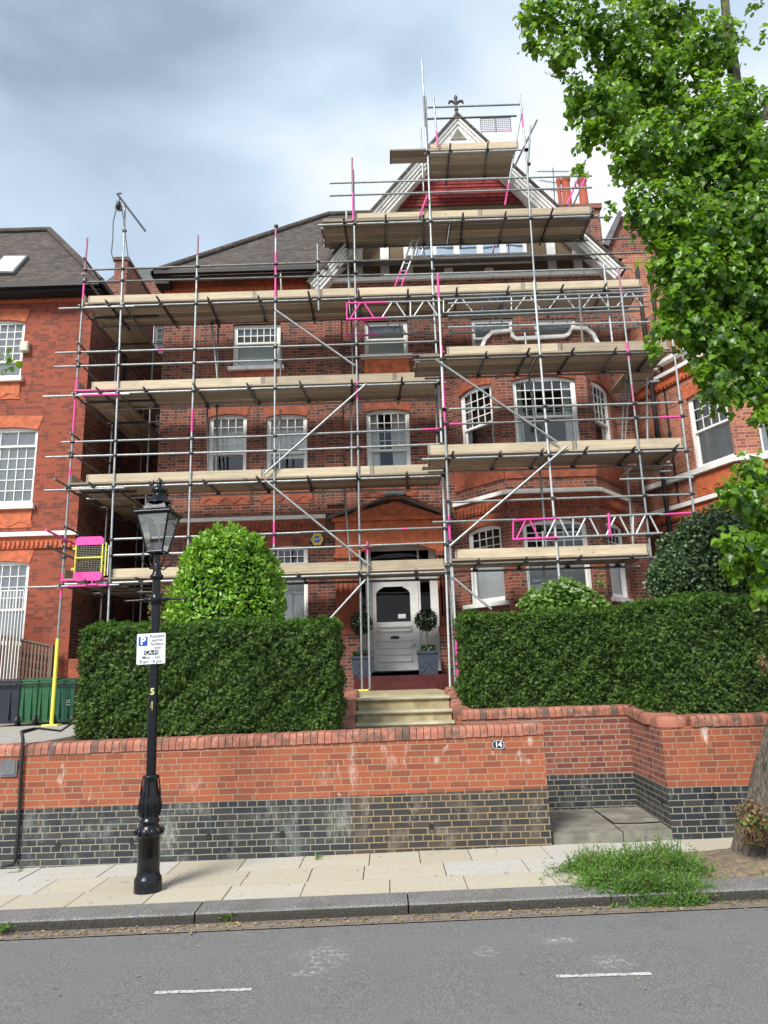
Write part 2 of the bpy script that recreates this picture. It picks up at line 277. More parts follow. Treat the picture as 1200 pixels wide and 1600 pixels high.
M['sett'] = brick('gutter_setts', (.26, .20, .17), (.22, .17, .15), (.20, .18, .16), (.12, .10, .08), .2, .09, .008, 1, 2, .9, var=.5, stain=(6, .42, .65), staincol=(.20, .16, .12))
M['soil'] = plain('dry_bare_soil', (.19, .145, .10), .95, 0, 20, .4, .8, dirt=(6, .5, .75), dirtcol=(.07, .055, .035), vec='geo', bd=.02)
M['earth'] = plain('garden_earth', (.07, .055, .04), .95, 0, 10, .4, .5, vec='geo')
M['concrete'] = plain('pale_concrete', (.34, .33, .30), .9, 0, 6, .2, .2, vec='geo')
M['paintwhite'] = plain('worn_white_road_paint', (.50, .50, .49), .8, 0, 60, .25, .3, dirt=(45, .52, .6), dirtcol=(.15, .15, .15), vec='geo')
M['black'] = plain('black_gloss_paint', (.006, .007, .011), .26, 0, 25, .4, .25, spec=.4)
M['blackmatt'] = plain('matt_black', (.014, .014, .016), .6, 0, 25, .4, .05)
M['binblack'] = plain('navy_black_bin_plastic', (.018, .022, .034), .5, 0, 12, .2, .05)
M['bingreen'] = plain('green_bin_plastic', (.022, .105, .045), .5, 0, 12, .2, .05)
M['bindark'] = plain('dark_green_bin_plastic', (.010, .075, .045), .5, 0, 12, .2, .05)
M['trellis'] = woodmat('faded_trellis_wood', (.20, .135, .10), (.12, .085, .065), 'Z', .3)
M['planter'] = plain('blue_grey_lead_planter', (.045, .055, .085), .5, .2, 12, .25, .1)
M['signwhite'] = plain('sign_white', (.72, .76, .80), .35, 0, 5, .04, 0)
M['signblue'] = plain('sign_blue', (.012, .06, .42), .35, 0, 5, .05, 0)
M['signblack'] = plain('sign_black', (.012, .014, .02), .4, 0, 5, .1, 0)
M['signyellow'] = plain('sign_yellow', (.75, .50, .02), .4, 0, 5, .05, 0)
M['chalk'] = plain('yellow_chalk', (.6, .58, .25), .9, 0, 40, .3, 0)
M['beige'] = plain('beige_plastic', (.55, .52, .44), .5, 0, 5, .05, 0)
M['pot'] = plain('orange_clay_pot', (.36, .085, .045), .8, 0, 8, .2, .2, dirt=(4, .6, .8), dirtcol=(.15, .06, .04))
M['rope'] = plain('grey_rope', (.14, .14, .15), .9, 0, 60, .4, .2)
M['mesh'] = plain('steel_wire_mesh', (.42, .42, .36), .5, .5, 20, .2, 0)
M['copingA'] = None
m, t, b, N, L = newmat('bullnose_coping_brick'); setp(b, .8); M['coping'] = m
oi = N('ShaderNodeNewGeometry').outputs['Random Per Island']; co = objco(t)
c = mixc(t, oi, (.42, .165, .11), (.33, .115, .075)); c = mixc(t, ramp(t, oi, .86, .95), c, (.15, .085, .07))
c = mixc(t, ramp(t, noise(t, 6, 6, co, .75), .48, .62, (0, 0, 0), (.8, .8, .8)), c, (.10, .07, .055))
c = mixc(t, ramp(t, noise(t, 16, 4, co), .55, .8, (0, 0, 0), (.5, .5, .5)), c, (.6, .42, .36)); L(c, b.inputs['Base Color']); bump(t, b, noise(t, 50, 4, co), .4, .006)
m, t, b, N, L = newmat('lime_bark'); setp(b, .95); M['bark'] = m; co = geoco(t)
n = noise(t, 9, 6, mapping(t, co, (3.5, 3.5, .6)), .65, .5); L(mixc(t, ramp(t, n, .35, .7), (.05, .042, .034), (.24, .20, .155)), b.inputs['Base Color']); bump(t, b, n, 1, .05)
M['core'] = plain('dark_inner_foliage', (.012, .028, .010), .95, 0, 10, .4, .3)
M['yew'] = leafmat('yew_needles', (.012, .036, .008), (.11, .20, .034), .15, .5, .3, None, 8, 1.9)
M['yewlit'] = leafmat('yew_lit_needles', (.03, .085, .012), (.12, .24, .03), .25, .5, .3)  # lighter yew: the lit hedge top put into colour, plus scattered pale sprigs
M['laurel'] = leafmat('bright_laurel_leaf', (.045, .14, .010), (.27, .50, .045), .25, .35, .5)
M['shrubleaf'] = leafmat('dark_shrub_leaf', (.025, .060, .018), (.14, .22, .09), .12, .35, .5)
M['vibleaf'] = leafmat('pale_green_shrub_leaf', (.07, .15, .02), (.22, .36, .08), .3, .45, .4)
M['lime'] = leafmat('lime_tree_leaf', (.012, .045, .012), (.19, .36, .028), .42, .34, .45, (.50, .85, .03), 3.4, 1.7)  # broad noise paints shaded hollows and bright highlights into the leaf colour
M['dryleaf'] = leafmat('dry_brown_shoots', (.10, .05, .03), (.28, .20, .10), .2, .8, .1)
M['bay'] = leafmat('dark_bay_leaf', (.006, .018, .006), (.020, .045, .014), .1, .35, .5)
M['grassm'] = leafmat('weed_green', (.045, .125, .018), (.17, .32, .05), .3, .6, .2)
M['grassb'] = leafmat('weed_greyish', (.07, .13, .05), (.20, .28, .11), .3, .6, .2)
M['litter'] = leafmat('fallen_litter', (.14, .085, .04), (.42, .34, .18), .1, .9, .1)
M['flower'] = plain('white_blossom', (.72, .72, .66), .7, 0, 20, .1, 0)
M['twig'] = plain('grey_twig', (.12, .09, .06), .9, 0, 20, .3, .2)

# ------------------------------------------------------------------ mesh builder
class MB:
    def __init__(s): s.v = []; s.f = []; s.m = []; s.mats = []; s.sm = []
    def mi(s, mat):
        if mat not in s.mats: s.mats.append(mat)
        return s.mats.index(mat)
    def face(s, pts, mat, smooth=False):
        i = len(s.v); s.v += [tuple(p) for p in pts]; s.f.append(tuple(range(i, i + len(pts)))); s.m.append(s.mi(mat)); s.sm.append(smooth)
    def poly(s, vs, fs, mat, smooth=False):
        i = len(s.v); s.v += [tuple(p) for p in vs]; k = s.mi(mat)
        for f in fs: s.f.append(tuple(a + i for a in f)); s.m.append(k); s.sm.append(smooth)
    def box(s, x0, x1, y0, y1, z0, z1, mat, bev=0):
        s.obox(Vector((0, 0, 0)), Vector((1, 0, 0)), Vector((0, 1, 0)), Vector((0, 0, 1)), x0, x1, y0, y1, z0, z1, mat)
    def obox(s, o, a, b, c, a0, a1, b0, b1, c0, c1, mat):
        vs = [o + a * x + b * y + c * z for z in (c0, c1) for y in (b0, b1) for x in (a0, a1)]
        fs = [(0, 2, 3, 1), (4, 5, 7, 6), (0, 1, 5, 4), (2, 6, 7, 3), (0, 4, 6, 2), (1, 3, 7, 5)]
        if a.cross(b).dot(c) * (a1 - a0) * (b1 - b0) * (c1 - c0) < 0: fs = [f[::-1] for f in fs]
        s.poly(vs, fs, mat)
    def tube(s, p, q, r, mat, n=8, r2=None, caps=True, smooth=True):
        p = Vector(p); q = Vector(q); d = (q - p).normalized(); a = d.orthogonal().normalized(); b = d.cross(a); r2 = r if r2 is None else r2
        vs = []
        for c, rr in ((p, r), (q, r2)):
            for i in range(n):
                t = 2 * math.pi * i / n; vs.append(c + a * math.cos(t) * rr + b * math.sin(t) * rr)
        s.poly(vs, [(i, (i + 1) % n, n + (i + 1) % n, n + i) for i in range(n)], mat, smooth)
        if caps:
            s.poly(vs, [tuple(range(n))[::-1], tuple(range(n, 2 * n))], mat)
    def path(s, pts, rs, mat, n=8):
        pts = [Vector(p) for p in pts]; vs = []; k = len(pts)
        if not isinstance(rs, (list, tuple)): rs = [rs] * k
        a = None
        for i, p in enumerate(pts):
            d = (pts[min(i + 1, k - 1)] - pts[max(i - 1, 0)]).normalized()
            a = d.orthogonal().normalized() if a is None else (a - d * a.dot(d)).normalized()
            b = d.cross(a)
            for j in range(n):
                t = 2 * math.pi * j / n; vs.append(p + (a * math.cos(t) + b * math.sin(t)) * rs[i])
        fs = [(i * n + j, i * n + (j + 1) % n, (i + 1) * n + (j + 1) % n, (i + 1) * n + j) for i in range(k - 1) for j in range(n)]
        s.poly(vs, fs, mat, True); s.poly(vs, [tuple(range(n))[::-1], tuple(range((k - 1) * n, k * n))], mat)
    def lathe(s, o, prof, mat, n=20, smooth=True, rot=0, axis=None):
        o = Vector(o); vs = []
        for r, z in prof:
            for i in range(n):
                t = 2 * math.pi * i / n + rot; vs.append(o + Vector((r * math.cos(t), r * math.sin(t), z)))
        k = len(prof)
        s.poly(vs, [(i * n + j, i * n + (j + 1) % n, (i + 1) * n + (j + 1) % n, (i + 1) * n + j) for i in range(k - 1) for j in range(n)], mat, smooth)
        s.poly(vs, [tuple(range(n))[::-1], tuple(range((k - 1) * n, k * n))], mat)
    def prism(s, pts, dvec, mat, capmat=None):     # polygon extruded by dvec
        pts = [Vector(p) for p in pts]; d = Vector(dvec); n = len(pts)
        nn = Vector((0, 0, 0))
        for i in range(n): nn += pts[i].cross(pts[(i + 1) % n])
        if nn.dot(d) > 0: pts = pts[::-1]
        vs = pts + [p + d for p in pts]
        s.poly(vs, [tuple(range(n)), tuple(range(n, 2 * n))[::-1]], capmat or mat)
        s.poly(vs, [(i, n + i, n + (i + 1) % n, (i + 1) % n) for i in range(n)], mat)
    def build(s, name, parent=None, uv=True):
        me = bpy.data.meshes.new(name); me.from_pydata([tuple(v) for v in s.v], [], s.f)
        for m in s.mats: me.materials.append(M[m])
        me.polygons.foreach_set('material_index', s.m); me.polygons.foreach_set('use_smooth', s.sm)
        if uv:
            ul = me.uv_layers.new(name='UVMap'); dat = [0.0] * (2 * len(me.loops)); Z = Vector((0, 0, 1))
            for p in me.polygons:
                n = p.normal; t = Z.cross(n)
                if t.length < .05: t = Vector((1, 0, 0)); b = Vector((0, 1, 0))
                else: t.normalize(); b = n.cross(t)
                for li in p.loop_indices:
                    co = me.vertices[me.loops[li].vertex_index].co; dat[2 * li] = co.dot(t); dat[2 * li + 1] = co.dot(b)
            ul.data.foreach_set('uv', dat)
        me.update()
        o = bpy.data.objects.new(name, me); COL.objects.link(o)
        if parent is not None: o.parent = parent; o.matrix_parent_inverse = Matrix.Identity(4)
        return o
def thing(name, label, cat, group=None):      # empties sit at the world origin of their own thing
    o = bpy.data.objects.new(name, None); COL.objects.link(o); o.empty_display_size = .2
    o['label'] = label; o['category'] = cat
    if group: o['group'] = group
    return o
def tag(o, label, cat, group=None, kind=None):
    o['label'] = label; o['category'] = cat
    if group: o['group'] = group
    if kind: o['kind'] = kind
    return o
def struct(o): o['kind'] = 'structure'; return o
def rebase(root, p):           # move an empty to its base point, leaving its children in place
    p = Vector(p); root.location = p
    for c in root.children: c.location = c.location - p

def leaf_mesh(name, pos, nrm, size, mats, matidx=None, shape='leaf', parent=None, droop=None, updir=None, aspect=1.0):
    """many small leaves as one mesh, numpy. pos,nrm Nx3; size N"""
    n = len(pos); pos = np.asarray(pos, float); nrm = np.asarray(nrm, float); nrm /= np.linalg.norm(nrm, axis=1)[:, None] + 1e-9
    up = RNG.normal(size=(n, 3)) if updir is None else np.asarray(updir, float) + RNG.normal(size=(n, 3)) * .35
    up -= nrm * np.sum(up * nrm, 1)[:, None]; up /= np.linalg.norm(up, axis=1)[:, None] + 1e-9
    sd = np.cross(nrm, up)
    if shape == 'leaf':      # heart shaped, folded on the midrib, tip curled
        T = np.array([(0, 0, 0), (.46, .12, .10), (.50, .48, .12), (.26, .80, .06), (0, 1.08, -.12), (-.26, .80, .06), (-.50, .48, .12), (-.46, .12, .10), (0, .5, 0)], float)
        F = [(0, 1, 2, 8), (8, 2, 3, 4), (8, 4, 5, 6), (0, 8, 6, 7)]
    elif shape == 'lance':
        T = np.array([(0, 0, 0), (.20, .35, .05), (.14, .75, .04), (0, 1, -.04), (-.14, .75, .04), (-.20, .35, .05)], float)
        F = [(0, 1, 2, 3), (0, 3, 4, 5)]
    elif shape == 'sprig':   # a yew sprig: a spine with side needles suggested by three thin blades
        T = np.array([(0, 0, 0), (.13, .5, .05), (0, 1, 0), (-.13, .5, .05), (0, .15, 0), (.42, .55, .08), (.5, .72, .0), (.1, .4, 0), (0, .15, 0), (-.1, .4, 0), (-.5, .72, 0), (-.42, .55, .08)], float)
        F = [(0, 1, 2, 3), (4, 5, 6, 7), (8, 9, 10, 11)]
    else:                    # blade
        T = np.array([(-.03, 0, 0), (.03, 0, 0), (.02, .55, .08), (0, 1, .28), (-.02, .55, .08)], float); F = [(0, 1, 2, 4), (4, 2, 3)]
    if shape == 'blade': F = [(0, 1, 2, 4), (4, 2, 3)]
    T = T.copy(); T[:, 0] *= aspect; k = len(T); size = np.asarray(size, float)
    V = (pos[:, None, :] + (sd[:, None, :] * T[None, :, 0, None] + up[:, None, :] * T[None, :, 1, None] + nrm[:, None, :] * T[None, :, 2, None]) * size[:, None, None]).reshape(-1, 3)
    if shape == 'sprig':     # share the root so a sprig is one island
        T2 = F; F = [(0, 1, 2, 3), (0, 5, 6, 7), (0, 9, 10, 11)]
    me = bpy.data.meshes.new(name)
    loops = np.concatenate([np.array(f) for f in F]); lens = np.array([len(f) for f in F])
    L_ = (np.arange(n)[:, None] * k + loops[None, :]).ravel(); st = np.cumsum(np.r_[0, np.tile(lens, n)])[:-1]
    me.vertices.add(len(V)); me.vertices.foreach_set('co', V.ravel()); me.loops.add(len(L_)); me.loops.foreach_set('vertex_index', L_.astype(np.int32))
    me.polygons.add(len(st)); me.polygons.foreach_set('loop_start', st.astype(np.int32)); me.polygons.foreach_set('loop_total', np.tile(lens, n).astype(np.int32))
    for mm in mats: me.materials.append(M[mm])
    if matidx is not None: me.polygons.foreach_set('material_index', np.repeat(np.asarray(matidx), len(F)).astype(np.int32))
    me.polygons.foreach_set('use_smooth', np.ones(len(st), bool)) if shape == 'leaf' else None
    me.update(calc_edges=True); me.validate()
    o = bpy.data.objects.new(name, me); COL.objects.link(o)
    if parent is not None: o.parent = parent
    return o

# ------------------------------------------------------------------ setting: road, kerb, pavement, garden ground
SL = 0.012                                   # the street climbs gently to the right
def sz(x): return SL * max(-12, min(12, x))
def sheet(name, x0, x1, ys, zf, mat, nx=12):
    mb = MB(); xs = [x0 + (x1 - x0) * i / nx for i in range(nx + 1)]
    vs = [(x, y, zf(x, y)) for y in ys for x in xs]; n = nx + 1
    mb.poly(vs, [(j * n + i, j * n + i + 1, (j + 1) * n + i + 1, (j + 1) * n + i) for j in range(len(ys) - 1) for i in range(nx)], mat)
    return struct(mb.build(name))
mb = MB(); mb.face([(-600, -600, -.25), (600, -600, -.25), (600, 600, -.25), (-600, 600, -.25)], 'earth'); struct(mb.build('ground'))
sheet('road', -30, 30, [-7, -1, 6.25], lambda x, y: sz(x), 'asphalt', 30)
sheet('gutter', -30, 30, [6.26, 6.44], lambda x, y: sz(x) + (.004 if y < 6.3 else .012), 'sett', 30)
sheet('far_pavement', -30, 30, [-12, -7], lambda x, y: sz(x) + .1, 'concrete', 6)
KY0, KY1, KH = 6.42, 6.74, .095
def kerbfn():
    mb = MB(); x = -9.0
    xs = [-9.0, -7.2, -5.4, PX(-60, 1440, 6.42), PX(304, 1430, 6.42), PX(638, 1415, 6.42), PX(955, 1405, 6.42), PX(1240, 1400, 6.42), 5.3, 7.2, 9]
    prof = [(0, -.05), (0, .62), (.012, .84), (.035, .97), (.07, 1.0), (1, 1.0)]
    for a, b in zip(xs[:-1], xs[1:]):
        a += .006; b -= .006; jj = random.uniform(-.006, .006)
        for (p0, q0), (p1, q1) in zip(prof[:-1], prof[1:]):
            y0, y1 = KY0 + (KY1 - KY0) * p0 + jj, KY0 + (KY1 - KY0) * p1 + jj; z0, z1 = q0 * KH, q1 * KH
            mb.face([(a, y0, z0 + sz(a)), (b, y0, z0 + sz(b)), (b, y1, z1 + sz(b)), (a, y1, z1 + sz(a))], 'kerbface' if q1 < .9 else 'kerb')
        for xx, sg in ((a, 1), (b, -1)):
            pts = [(xx, KY0 + (KY1 - KY0) * p + jj, q * KH + sz(xx)) for p, q in prof] + [(xx, KY1, -.05)]
            mb.face(pts if sg < 0 else pts[::-1], 'kerbface')
    struct(mb.build('kerb'))
kerbfn()
WY = 8.22                                     # street face of the garden wall
def pavement():
    mb = MB(); z = KH - .004
    sheet('pavement_bed', -30, 30, [KY1 - .01, 9.8], lambda x, y: sz(x) + z - .012, 'joint', 30)
    ys = [KY1 + .004, 7.20, 7.72, WY + .02]
    for r in range(3):
        x = -9.5 + (.37, .0, .22)[r]
        while x < 9:
            w = random.choice([.52, .62, .70, .78]) if r else random.choice([.60, .68, .78]); a, b = x + .005, x + w - .005; y0, y1 = ys[r] + .005, ys[r + 1] - .005; x += w
            cx, cy = (a + b) / 2, (y0 + y1) / 2
            if PX(1060, 1370, cy) < cx < 4.6 and cy < 7.75: continue     # tree pit
            dz = random.uniform(0, .003); tx = random.uniform(-.003, .003)
            zz = [z + sz(a) + dz - tx, z + sz(b) + dz + tx]
            vs = [(a, y0, zz[0]), (b, y0, zz[1]), (b, y1, zz[1]), (a, y1, zz[0])]
            vb = [(p[0], p[1], p[2] - .03) for p in vs]
            mb.poly(vs + vb, [(0, 1, 2, 3), (0, 4, 5, 1), (1, 5, 6, 2), (2, 6, 7, 3), (3, 7, 4, 0)], 'slab')
    struct(mb.build('pavement'))
pavement()
# tree pit
def pit():
    mb = MB(); nx, ny = 40, 20; x0, x1, y0, y1 = 2.1, 4.7, KY1 - .02, 7.76
    vs = []
    for j in range(ny + 1):
        for i in range(nx + 1):
            x = x0 + (x1 - x0) * i / nx; y = y0 + (y1 - y0) * j / ny
            ed = min(1, min(i, nx - i) / 3) * min(1, min(j, ny - j) / 3)
            h = .085 * math.exp(-((x - 3.55) ** 2 + (y - 7.2) ** 2) / .35) + random.uniform(-.006, .01)
            vs.append((x, y, KH - .012 + sz(x) + ed * (h + .006)))
    mb.poly(vs, [(j * (nx + 1) + i, j * (nx + 1) + i + 1, (j + 1) * (nx + 1) + i + 1, (j + 1) * (nx + 1) + i) for j in range(ny) for i in range(nx)], 'soil', True)
    struct(mb.build('tree_pit_soil'))
pit()
def dash(name, xa, ya, xb, yb):
    a = G(xa, ya, .01); b = G(xb, yb, .01); mb = MB(); n = 14; pts = []
    for i in range(n):
        t0, t1 = i / n, (i + 1) / n; p = a.lerp(b, t0); q = a.lerp(b, t1); wj = .021 + random.uniform(-.003, .003)
        mb.face([(p.x, p.y - wj, sz(p.x) + .004), (q.x, q.y - wj, sz(q.x) + .004), (q.x, q.y + wj, sz(q.x) + .004), (p.x, p.y + wj, sz(p.x) + .004)], 'paintwhite')
    return struct(mb.build(name))
dash('road_marking', 242, 1544, 393, 1541); dash('road_marking', 870, 1527, 1018, 1524.5)

# garden ground: lower forecourt on the left, upper terrace in the middle and right
mb = MB()
mb.box(-16, -4.1, 8.5, 22, -.2, 1.17, 'concrete'); mb.box(-4.1, -.62, 8.5, 24, -.2, 1.3, 'earth')
mb.box(-.62, 1.0, 11.0, 16.6, -.2, 1.62, 'stepstone'); mb.box(1.0, 12, 9.75, 26, -.2, 1.3, 'earth'); mb.box(3.3, 12, 8.5, 9.75, -.2, 1.28, 'earth')
mb.box(-16, 16, 16.6, 30, -.2, 1.15, 'earth')
struct(mb.build('garden_ground'))
# entrance slab and the hidden flight behind the front wall
mb = MB(); lx0, lx1 = 1.72, 3.2
mb.poly([(lx0, 8.24, .215), (2.45, 8.22, .222), (2.47, 9.0, .235), (lx0, 9.0, .23)] + [(lx0, 8.24, .0), (2.45, 8.22, .0)], [(0, 1, 2, 3), (4, 5, 1, 0)], 'oldstone')
mb.poly([(2.46, 8.21, .226), (lx1, 8.235, .23), (lx1, 8.62, .236), (2.80, 8.55, .236), (2.475, 8.60, .232)] + [(2.46, 8.21, 0), (lx1, 8.235, 0)], [(0, 1, 2, 3, 4), (5, 6, 1, 0)], 'oldstone')
mb.poly([(2.49, 8.62, .238), (2.80, 8.57, .245), (lx1, 8.64, .245), (lx1, 9.5, .25), (2.49, 9.5, .25)], [(0, 1, 2, 3, 4)], 'oldstone')
mb.box(lx0, 2.47, 9.01, 9.5, 0, .243, 'oldstone'); mb.box(lx0 - .05, 3.25, 8.26, 9.55, -.1, .212, 'joint')
struct(mb.build('entrance_slab'))
mb = MB()
for i in range(5):
    mb.box(lx0 - .3 * (i + 1), lx0 - .3 * i, 8.5, 9.6, 0, .22 + .17 * (i + 1), 'stepstone')
mb.box(-.62, lx0 - 1.5, 8.5, 9.6, 0, 1.09, 'stepstone')
tag(mb.build('garden_stairs'), 'lower flight of stone steps running behind the front wall from the opening', 'steps')

# ------------------------------------------------------------------ street garden walls
def coping(mb, a, b, w, h=.12, r=.055, step=.078, zf=None):
    """row of bullnose bricks on edge from a to b (tops at z given by a.z..b.z)"""
    a = Vector(a); b = Vector(b); d = b - a; n = max(1, int(d.length / step)); u = d.normalized(); side = Vector((u.y, -u.x, 0)).normalized()
    upv = side.cross(u) * -1 if side.cross(u).z < 0 else side.cross(u)
    prof = [(0, -h), (0, -r)] + [(r - r * math.cos(t), -r + r * math.sin(t)) for t in (R(25), R(50), R(75))] + [(r + .01, 0)]
    prof = prof + [(w - x, z) for x, z in prof[::-1]]
    L_ = d.length / n
    for i in range(n):
        p = a + u * (i * L_ + .004); q = a + u * ((i + 1) * L_ - .004); j = random.uniform(-.004, .004)
        vs = [c - side * (x - w / 2) * 1.0 + upv * (z + j) for c in (p, q) for x, z in [(x, z) for x, z in prof]]
        k = len(prof); fs = [(i2, (i2 + 1) % k, k + (i2 + 1) % k, k + i2) for i2 in range(k)]
        vs2 = vs; mb.poly(vs2, [f[::-1] for f in fs], 'coping'); mb.poly(vs2, [tuple(range(k)), tuple(range(k, 2 * k))[::-1]], 'coping')
    # mortar bed inside
    m0 = a - upv * .012; m1 = b - upv * .012; hw = w / 2 - .008
    mb.poly([m0 + side * hw - upv * (h - .01), m1 + side * hw - upv * (h - .01), m1 + side * hw - upv * .04, m0 + side * hw - upv * .04,
             m0 - side * hw - upv * (h - .01), m1 - side * hw - upv * (h - .01), m1 - side * hw - upv * .04, m0 - side * hw - upv * .04],
            [(0, 1, 2, 3), (5, 4, 7, 6), (3, 2, 6, 7)], 'joint')
WX1 = PX(862, 1318, WY); TOP = PZ(300, 1149, WY); SPL = PZ(560, 1243, WY)
fw = thing('garden_wall', 'long front garden wall of red brick over blue brick with rounded coping and house number', 'wall')
SH = .010
def sloped(mb, f=SH):
    mb.v = [(x, y, z + f * x) for x, y, z in mb.v]; return mb
mb = MB(); mb.box(-9.5, WX1, WY, WY + .33, SPL, TOP - .115, 'brick_wall'); sloped(mb).build('red_brickwork', fw)
XSP = PX(552, 1290, WY); mb = MB(); mb.box(-9.5, XSP, WY - .003, WY + .333, -.05, SPL, 'brick_blue'); mb.box(XSP, WX1 + .003, WY - .0045, WY + .333, -.05, SPL + .002, 'brick_blue_warm'); sloped(mb).build('blue_brick_base', fw)
mb = MB(); coping(mb, (-9.5, WY + .165, TOP), (WX1 + .01, WY + .165, TOP), .36); sloped(mb).build('coping', fw)
for px, py in ((91, 1320), (206, 1314), (326, 1307), (441, 1303), (674, 1291)):
    p = P(px, py, WY); mb = MB(); mb.tube((p.x, WY - .012, p.z), (p.x, WY + .02, p.z), .030, 'blackmatt', 12); mb.build('weep_pipe', fw)
p0 = P(3, 1187, WY); p1 = P(27, 1213, WY)
mb = MB(); mb.box(p0.x, p1.x, WY - .02, WY, p1.z, p0.z, 'lead'); mb.box(p0.x + .02, p1.x - .02, WY - .026, WY - .02, p1.z + .02, p0.z - .02, 'lead')
tag(mb.build('cover_plate'), 'square weathered grey metal cover plate set into the front wall at far left', 'cover plate')
mb = MB(); mb.path([P(34, 1146, WY - .03) + Vector((0, .3, .03)), P(34, 1143, WY - .02), P(36, 1156, WY - .035), P(33, 1200, WY - .03), P(29, 1290, WY - .035), P(24, 1346, WY - .04)], .018, 'blackmatt', 8)
mb.path([P(24, 1346, WY - .04), G(20, 1352, .13), G(2, 1354, .12)], .014, 'blackmatt', 8)
mb.path([P(36, 1145, WY + .25), P(60, 1138, WY + .5), P(95, 1142, WY + .45), P(125, 1122, WY + .7)], .013, 'blackmatt', 8)
tag(mb.build('cable'), 'thick dark cable looping over and down the front wall at far left', 'cable')
def text(body, size, mat, parent, loc, name='lettering', rot=(R(90), 0, 0), ext=.0008, align='CENTER', bold=0, sx=1):
    c = bpy.data.curves.new(name, 'FONT'); c.body = body; c.size = size; c.extrude = ext; c.align_x = align; c.align_y = 'CENTER'; c.offset = bold
    o = bpy.data.objects.new(name + '_tmp', c); COL.objects.link(o); bpy.context.view_layer.update()
    me = bpy.data.meshes.new_from_object(o.evaluated_get(bpy.context.evaluated_depsgraph_get())); bpy.data.objects.remove(o)
    me.materials.clear(); me.materials.append(M[mat]); t = bpy.data.objects.new(name, me); COL.objects.link(t); t.location = loc; t.rotation_euler = rot; t.scale = (sx, 1, 1); t.parent = parent; return t
p = P(778.5, 1163.5, WY); np_ = thing('house_number_plate', 'small dark enamel plate reading 14 on the red front wall', 'number plate')
hw, hh = .066, .048; mb = MB(); mb.box(p.x - hw, p.x + hw, WY - .008, WY, p.z - hh, p.z + hh, 'signblack'); mb.build('plate', np_)
def octa(cx, cz, a, b, ch): return [(cx - a + ch, cz - b), (cx + a - ch, cz - b), (cx + a, cz - b + ch), (cx + a, cz + b - ch), (cx + a - ch, cz + b), (cx - a + ch, cz + b), (cx - a, cz + b - ch), (cx - a, cz - b + ch)]
mb = MB(); o1 = octa(p.x, p.z, hw - .003, hh - .003, .020); o2 = octa(p.x, p.z, hw - .008, hh - .008, .018)
for i in range(8):
    j = (i + 1) % 8; mb.face([(o1[i][0], WY - .0095, o1[i][1]), (o1[j][0], WY - .0095, o1[j][1]), (o2[j][0], WY - .0095, o2[j][1]), (o2[i][0], WY - .0095, o2[i][1])], 'signwhite')
mb.build('border', np_); text('14', .080, 'signwhite', np_, (p.x, WY - .0095, p.z), bold=.003)

W2Y = 9.55; W2T = PZ(900, 1104, W2Y)
RX0, RX1 = PX(990, 1210, W2Y), PX(1052, 1310, WY)
bw = thing('garden_wall', 'dark red garden wall behind the opening turning forward to the pavement at right', 'wall')
X2 = .92
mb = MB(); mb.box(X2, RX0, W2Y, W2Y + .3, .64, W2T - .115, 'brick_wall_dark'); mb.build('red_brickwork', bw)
mb = MB(); mb.box(X2, RX0, W2Y - .003, W2Y + .3, -.05, .64, 'brick_blue'); mb.build('blue_brick_base', bw)
FT = PZ(1120, 1117, WY)
def retwall(name, z0a, z1a, z1b, mat, off=0):     # canted return from (RX0, W2Y) forward to (RX1, WY) then along the street
    mb = MB(); A = Vector((RX0 - off, W2Y + off, 0)); B = Vector((RX1 - off, WY - off, 0)); C = Vector((9.5, WY - off, 0))
    q = lambda P_, z: (P_.x, P_.y, z)
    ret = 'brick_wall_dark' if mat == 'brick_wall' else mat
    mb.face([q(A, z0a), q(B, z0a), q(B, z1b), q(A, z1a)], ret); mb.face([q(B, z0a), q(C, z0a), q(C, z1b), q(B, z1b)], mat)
    D = Vector((RX0 + .3, W2Y, 0)); E_ = Vector((RX1 + .3, WY + .3, 0)); F_ = Vector((9.5, WY + .3, 0))
    mb.face([q(A, z1a), q(B, z1b), q(E_, z1b), q(D, z1a)], mat); mb.face([q(B, z1b), q(C, z1b), q(F_, z1b), q(E_, z1b)], mat)
    mb.face([q(E_, z0a), q(D, z0a), q(D, z1a), q(E_, z1b)], mat); mb.face([q(F_, z0a), q(E_, z0a), q(E_, z1b), q(F_, z1b)], mat)
    return mb.build(name, bw)
retwall('return_red_brickwork', .655, W2T - .115, FT - .115, 'brick_wall'); retwall('return_blue_brick_base', -.05, .655, .655, 'brick_blue', .003)
mb = MB(); coping(mb, (X2, W2Y + .165, W2T), (RX0 + .12, W2Y + .165, W2T), .36)
# ramped coping easing down to the corner
c0 = Vector((RX0 + .165, W2Y + .02, W2T)); c3 = Vector((RX1 + .165, WY + .36, FT + .01)); c1 = c0.lerp(c3, .33) - Vector((0, 0, -.0)); c2 = c0.lerp(c3, .66) - Vector((0, 0, .012))
for u, v in ((c0, c1), (c1, c2), (c2, c3)): coping(mb, u, v, .36)
coping(mb, (RX1 + .34, WY + .165, FT), (9.5, WY + .165, FT), .36)
mb.lathe((RX1 + .18, WY + .17, FT - .12), [(.186, 0), (.186, .07), (.165, .105), (.13, .122), (.02, .124)], 'coping', 22)
mb.build('coping', bw)
for px, py, yy in ((1035, 1251, None), (1114, 1243, WY)):
    if yy is None:
        u, z = PL(px, py, (RX0, W2Y), (RX1, WY)); d = Vector((RX1 - RX0, WY - W2Y, 0)).normalized(); p = Vector((RX0, W2Y, z)) + d * u; nn = Vector((d.y, -d.x, 0))
    else: p = P(px, py, yy); nn = Vector((0, -1, 0))
    mb = MB(); mb.tube(p + nn * .012, p - nn * .02, .030, 'blackmatt', 12); mb.build('weep_pipe', bw)

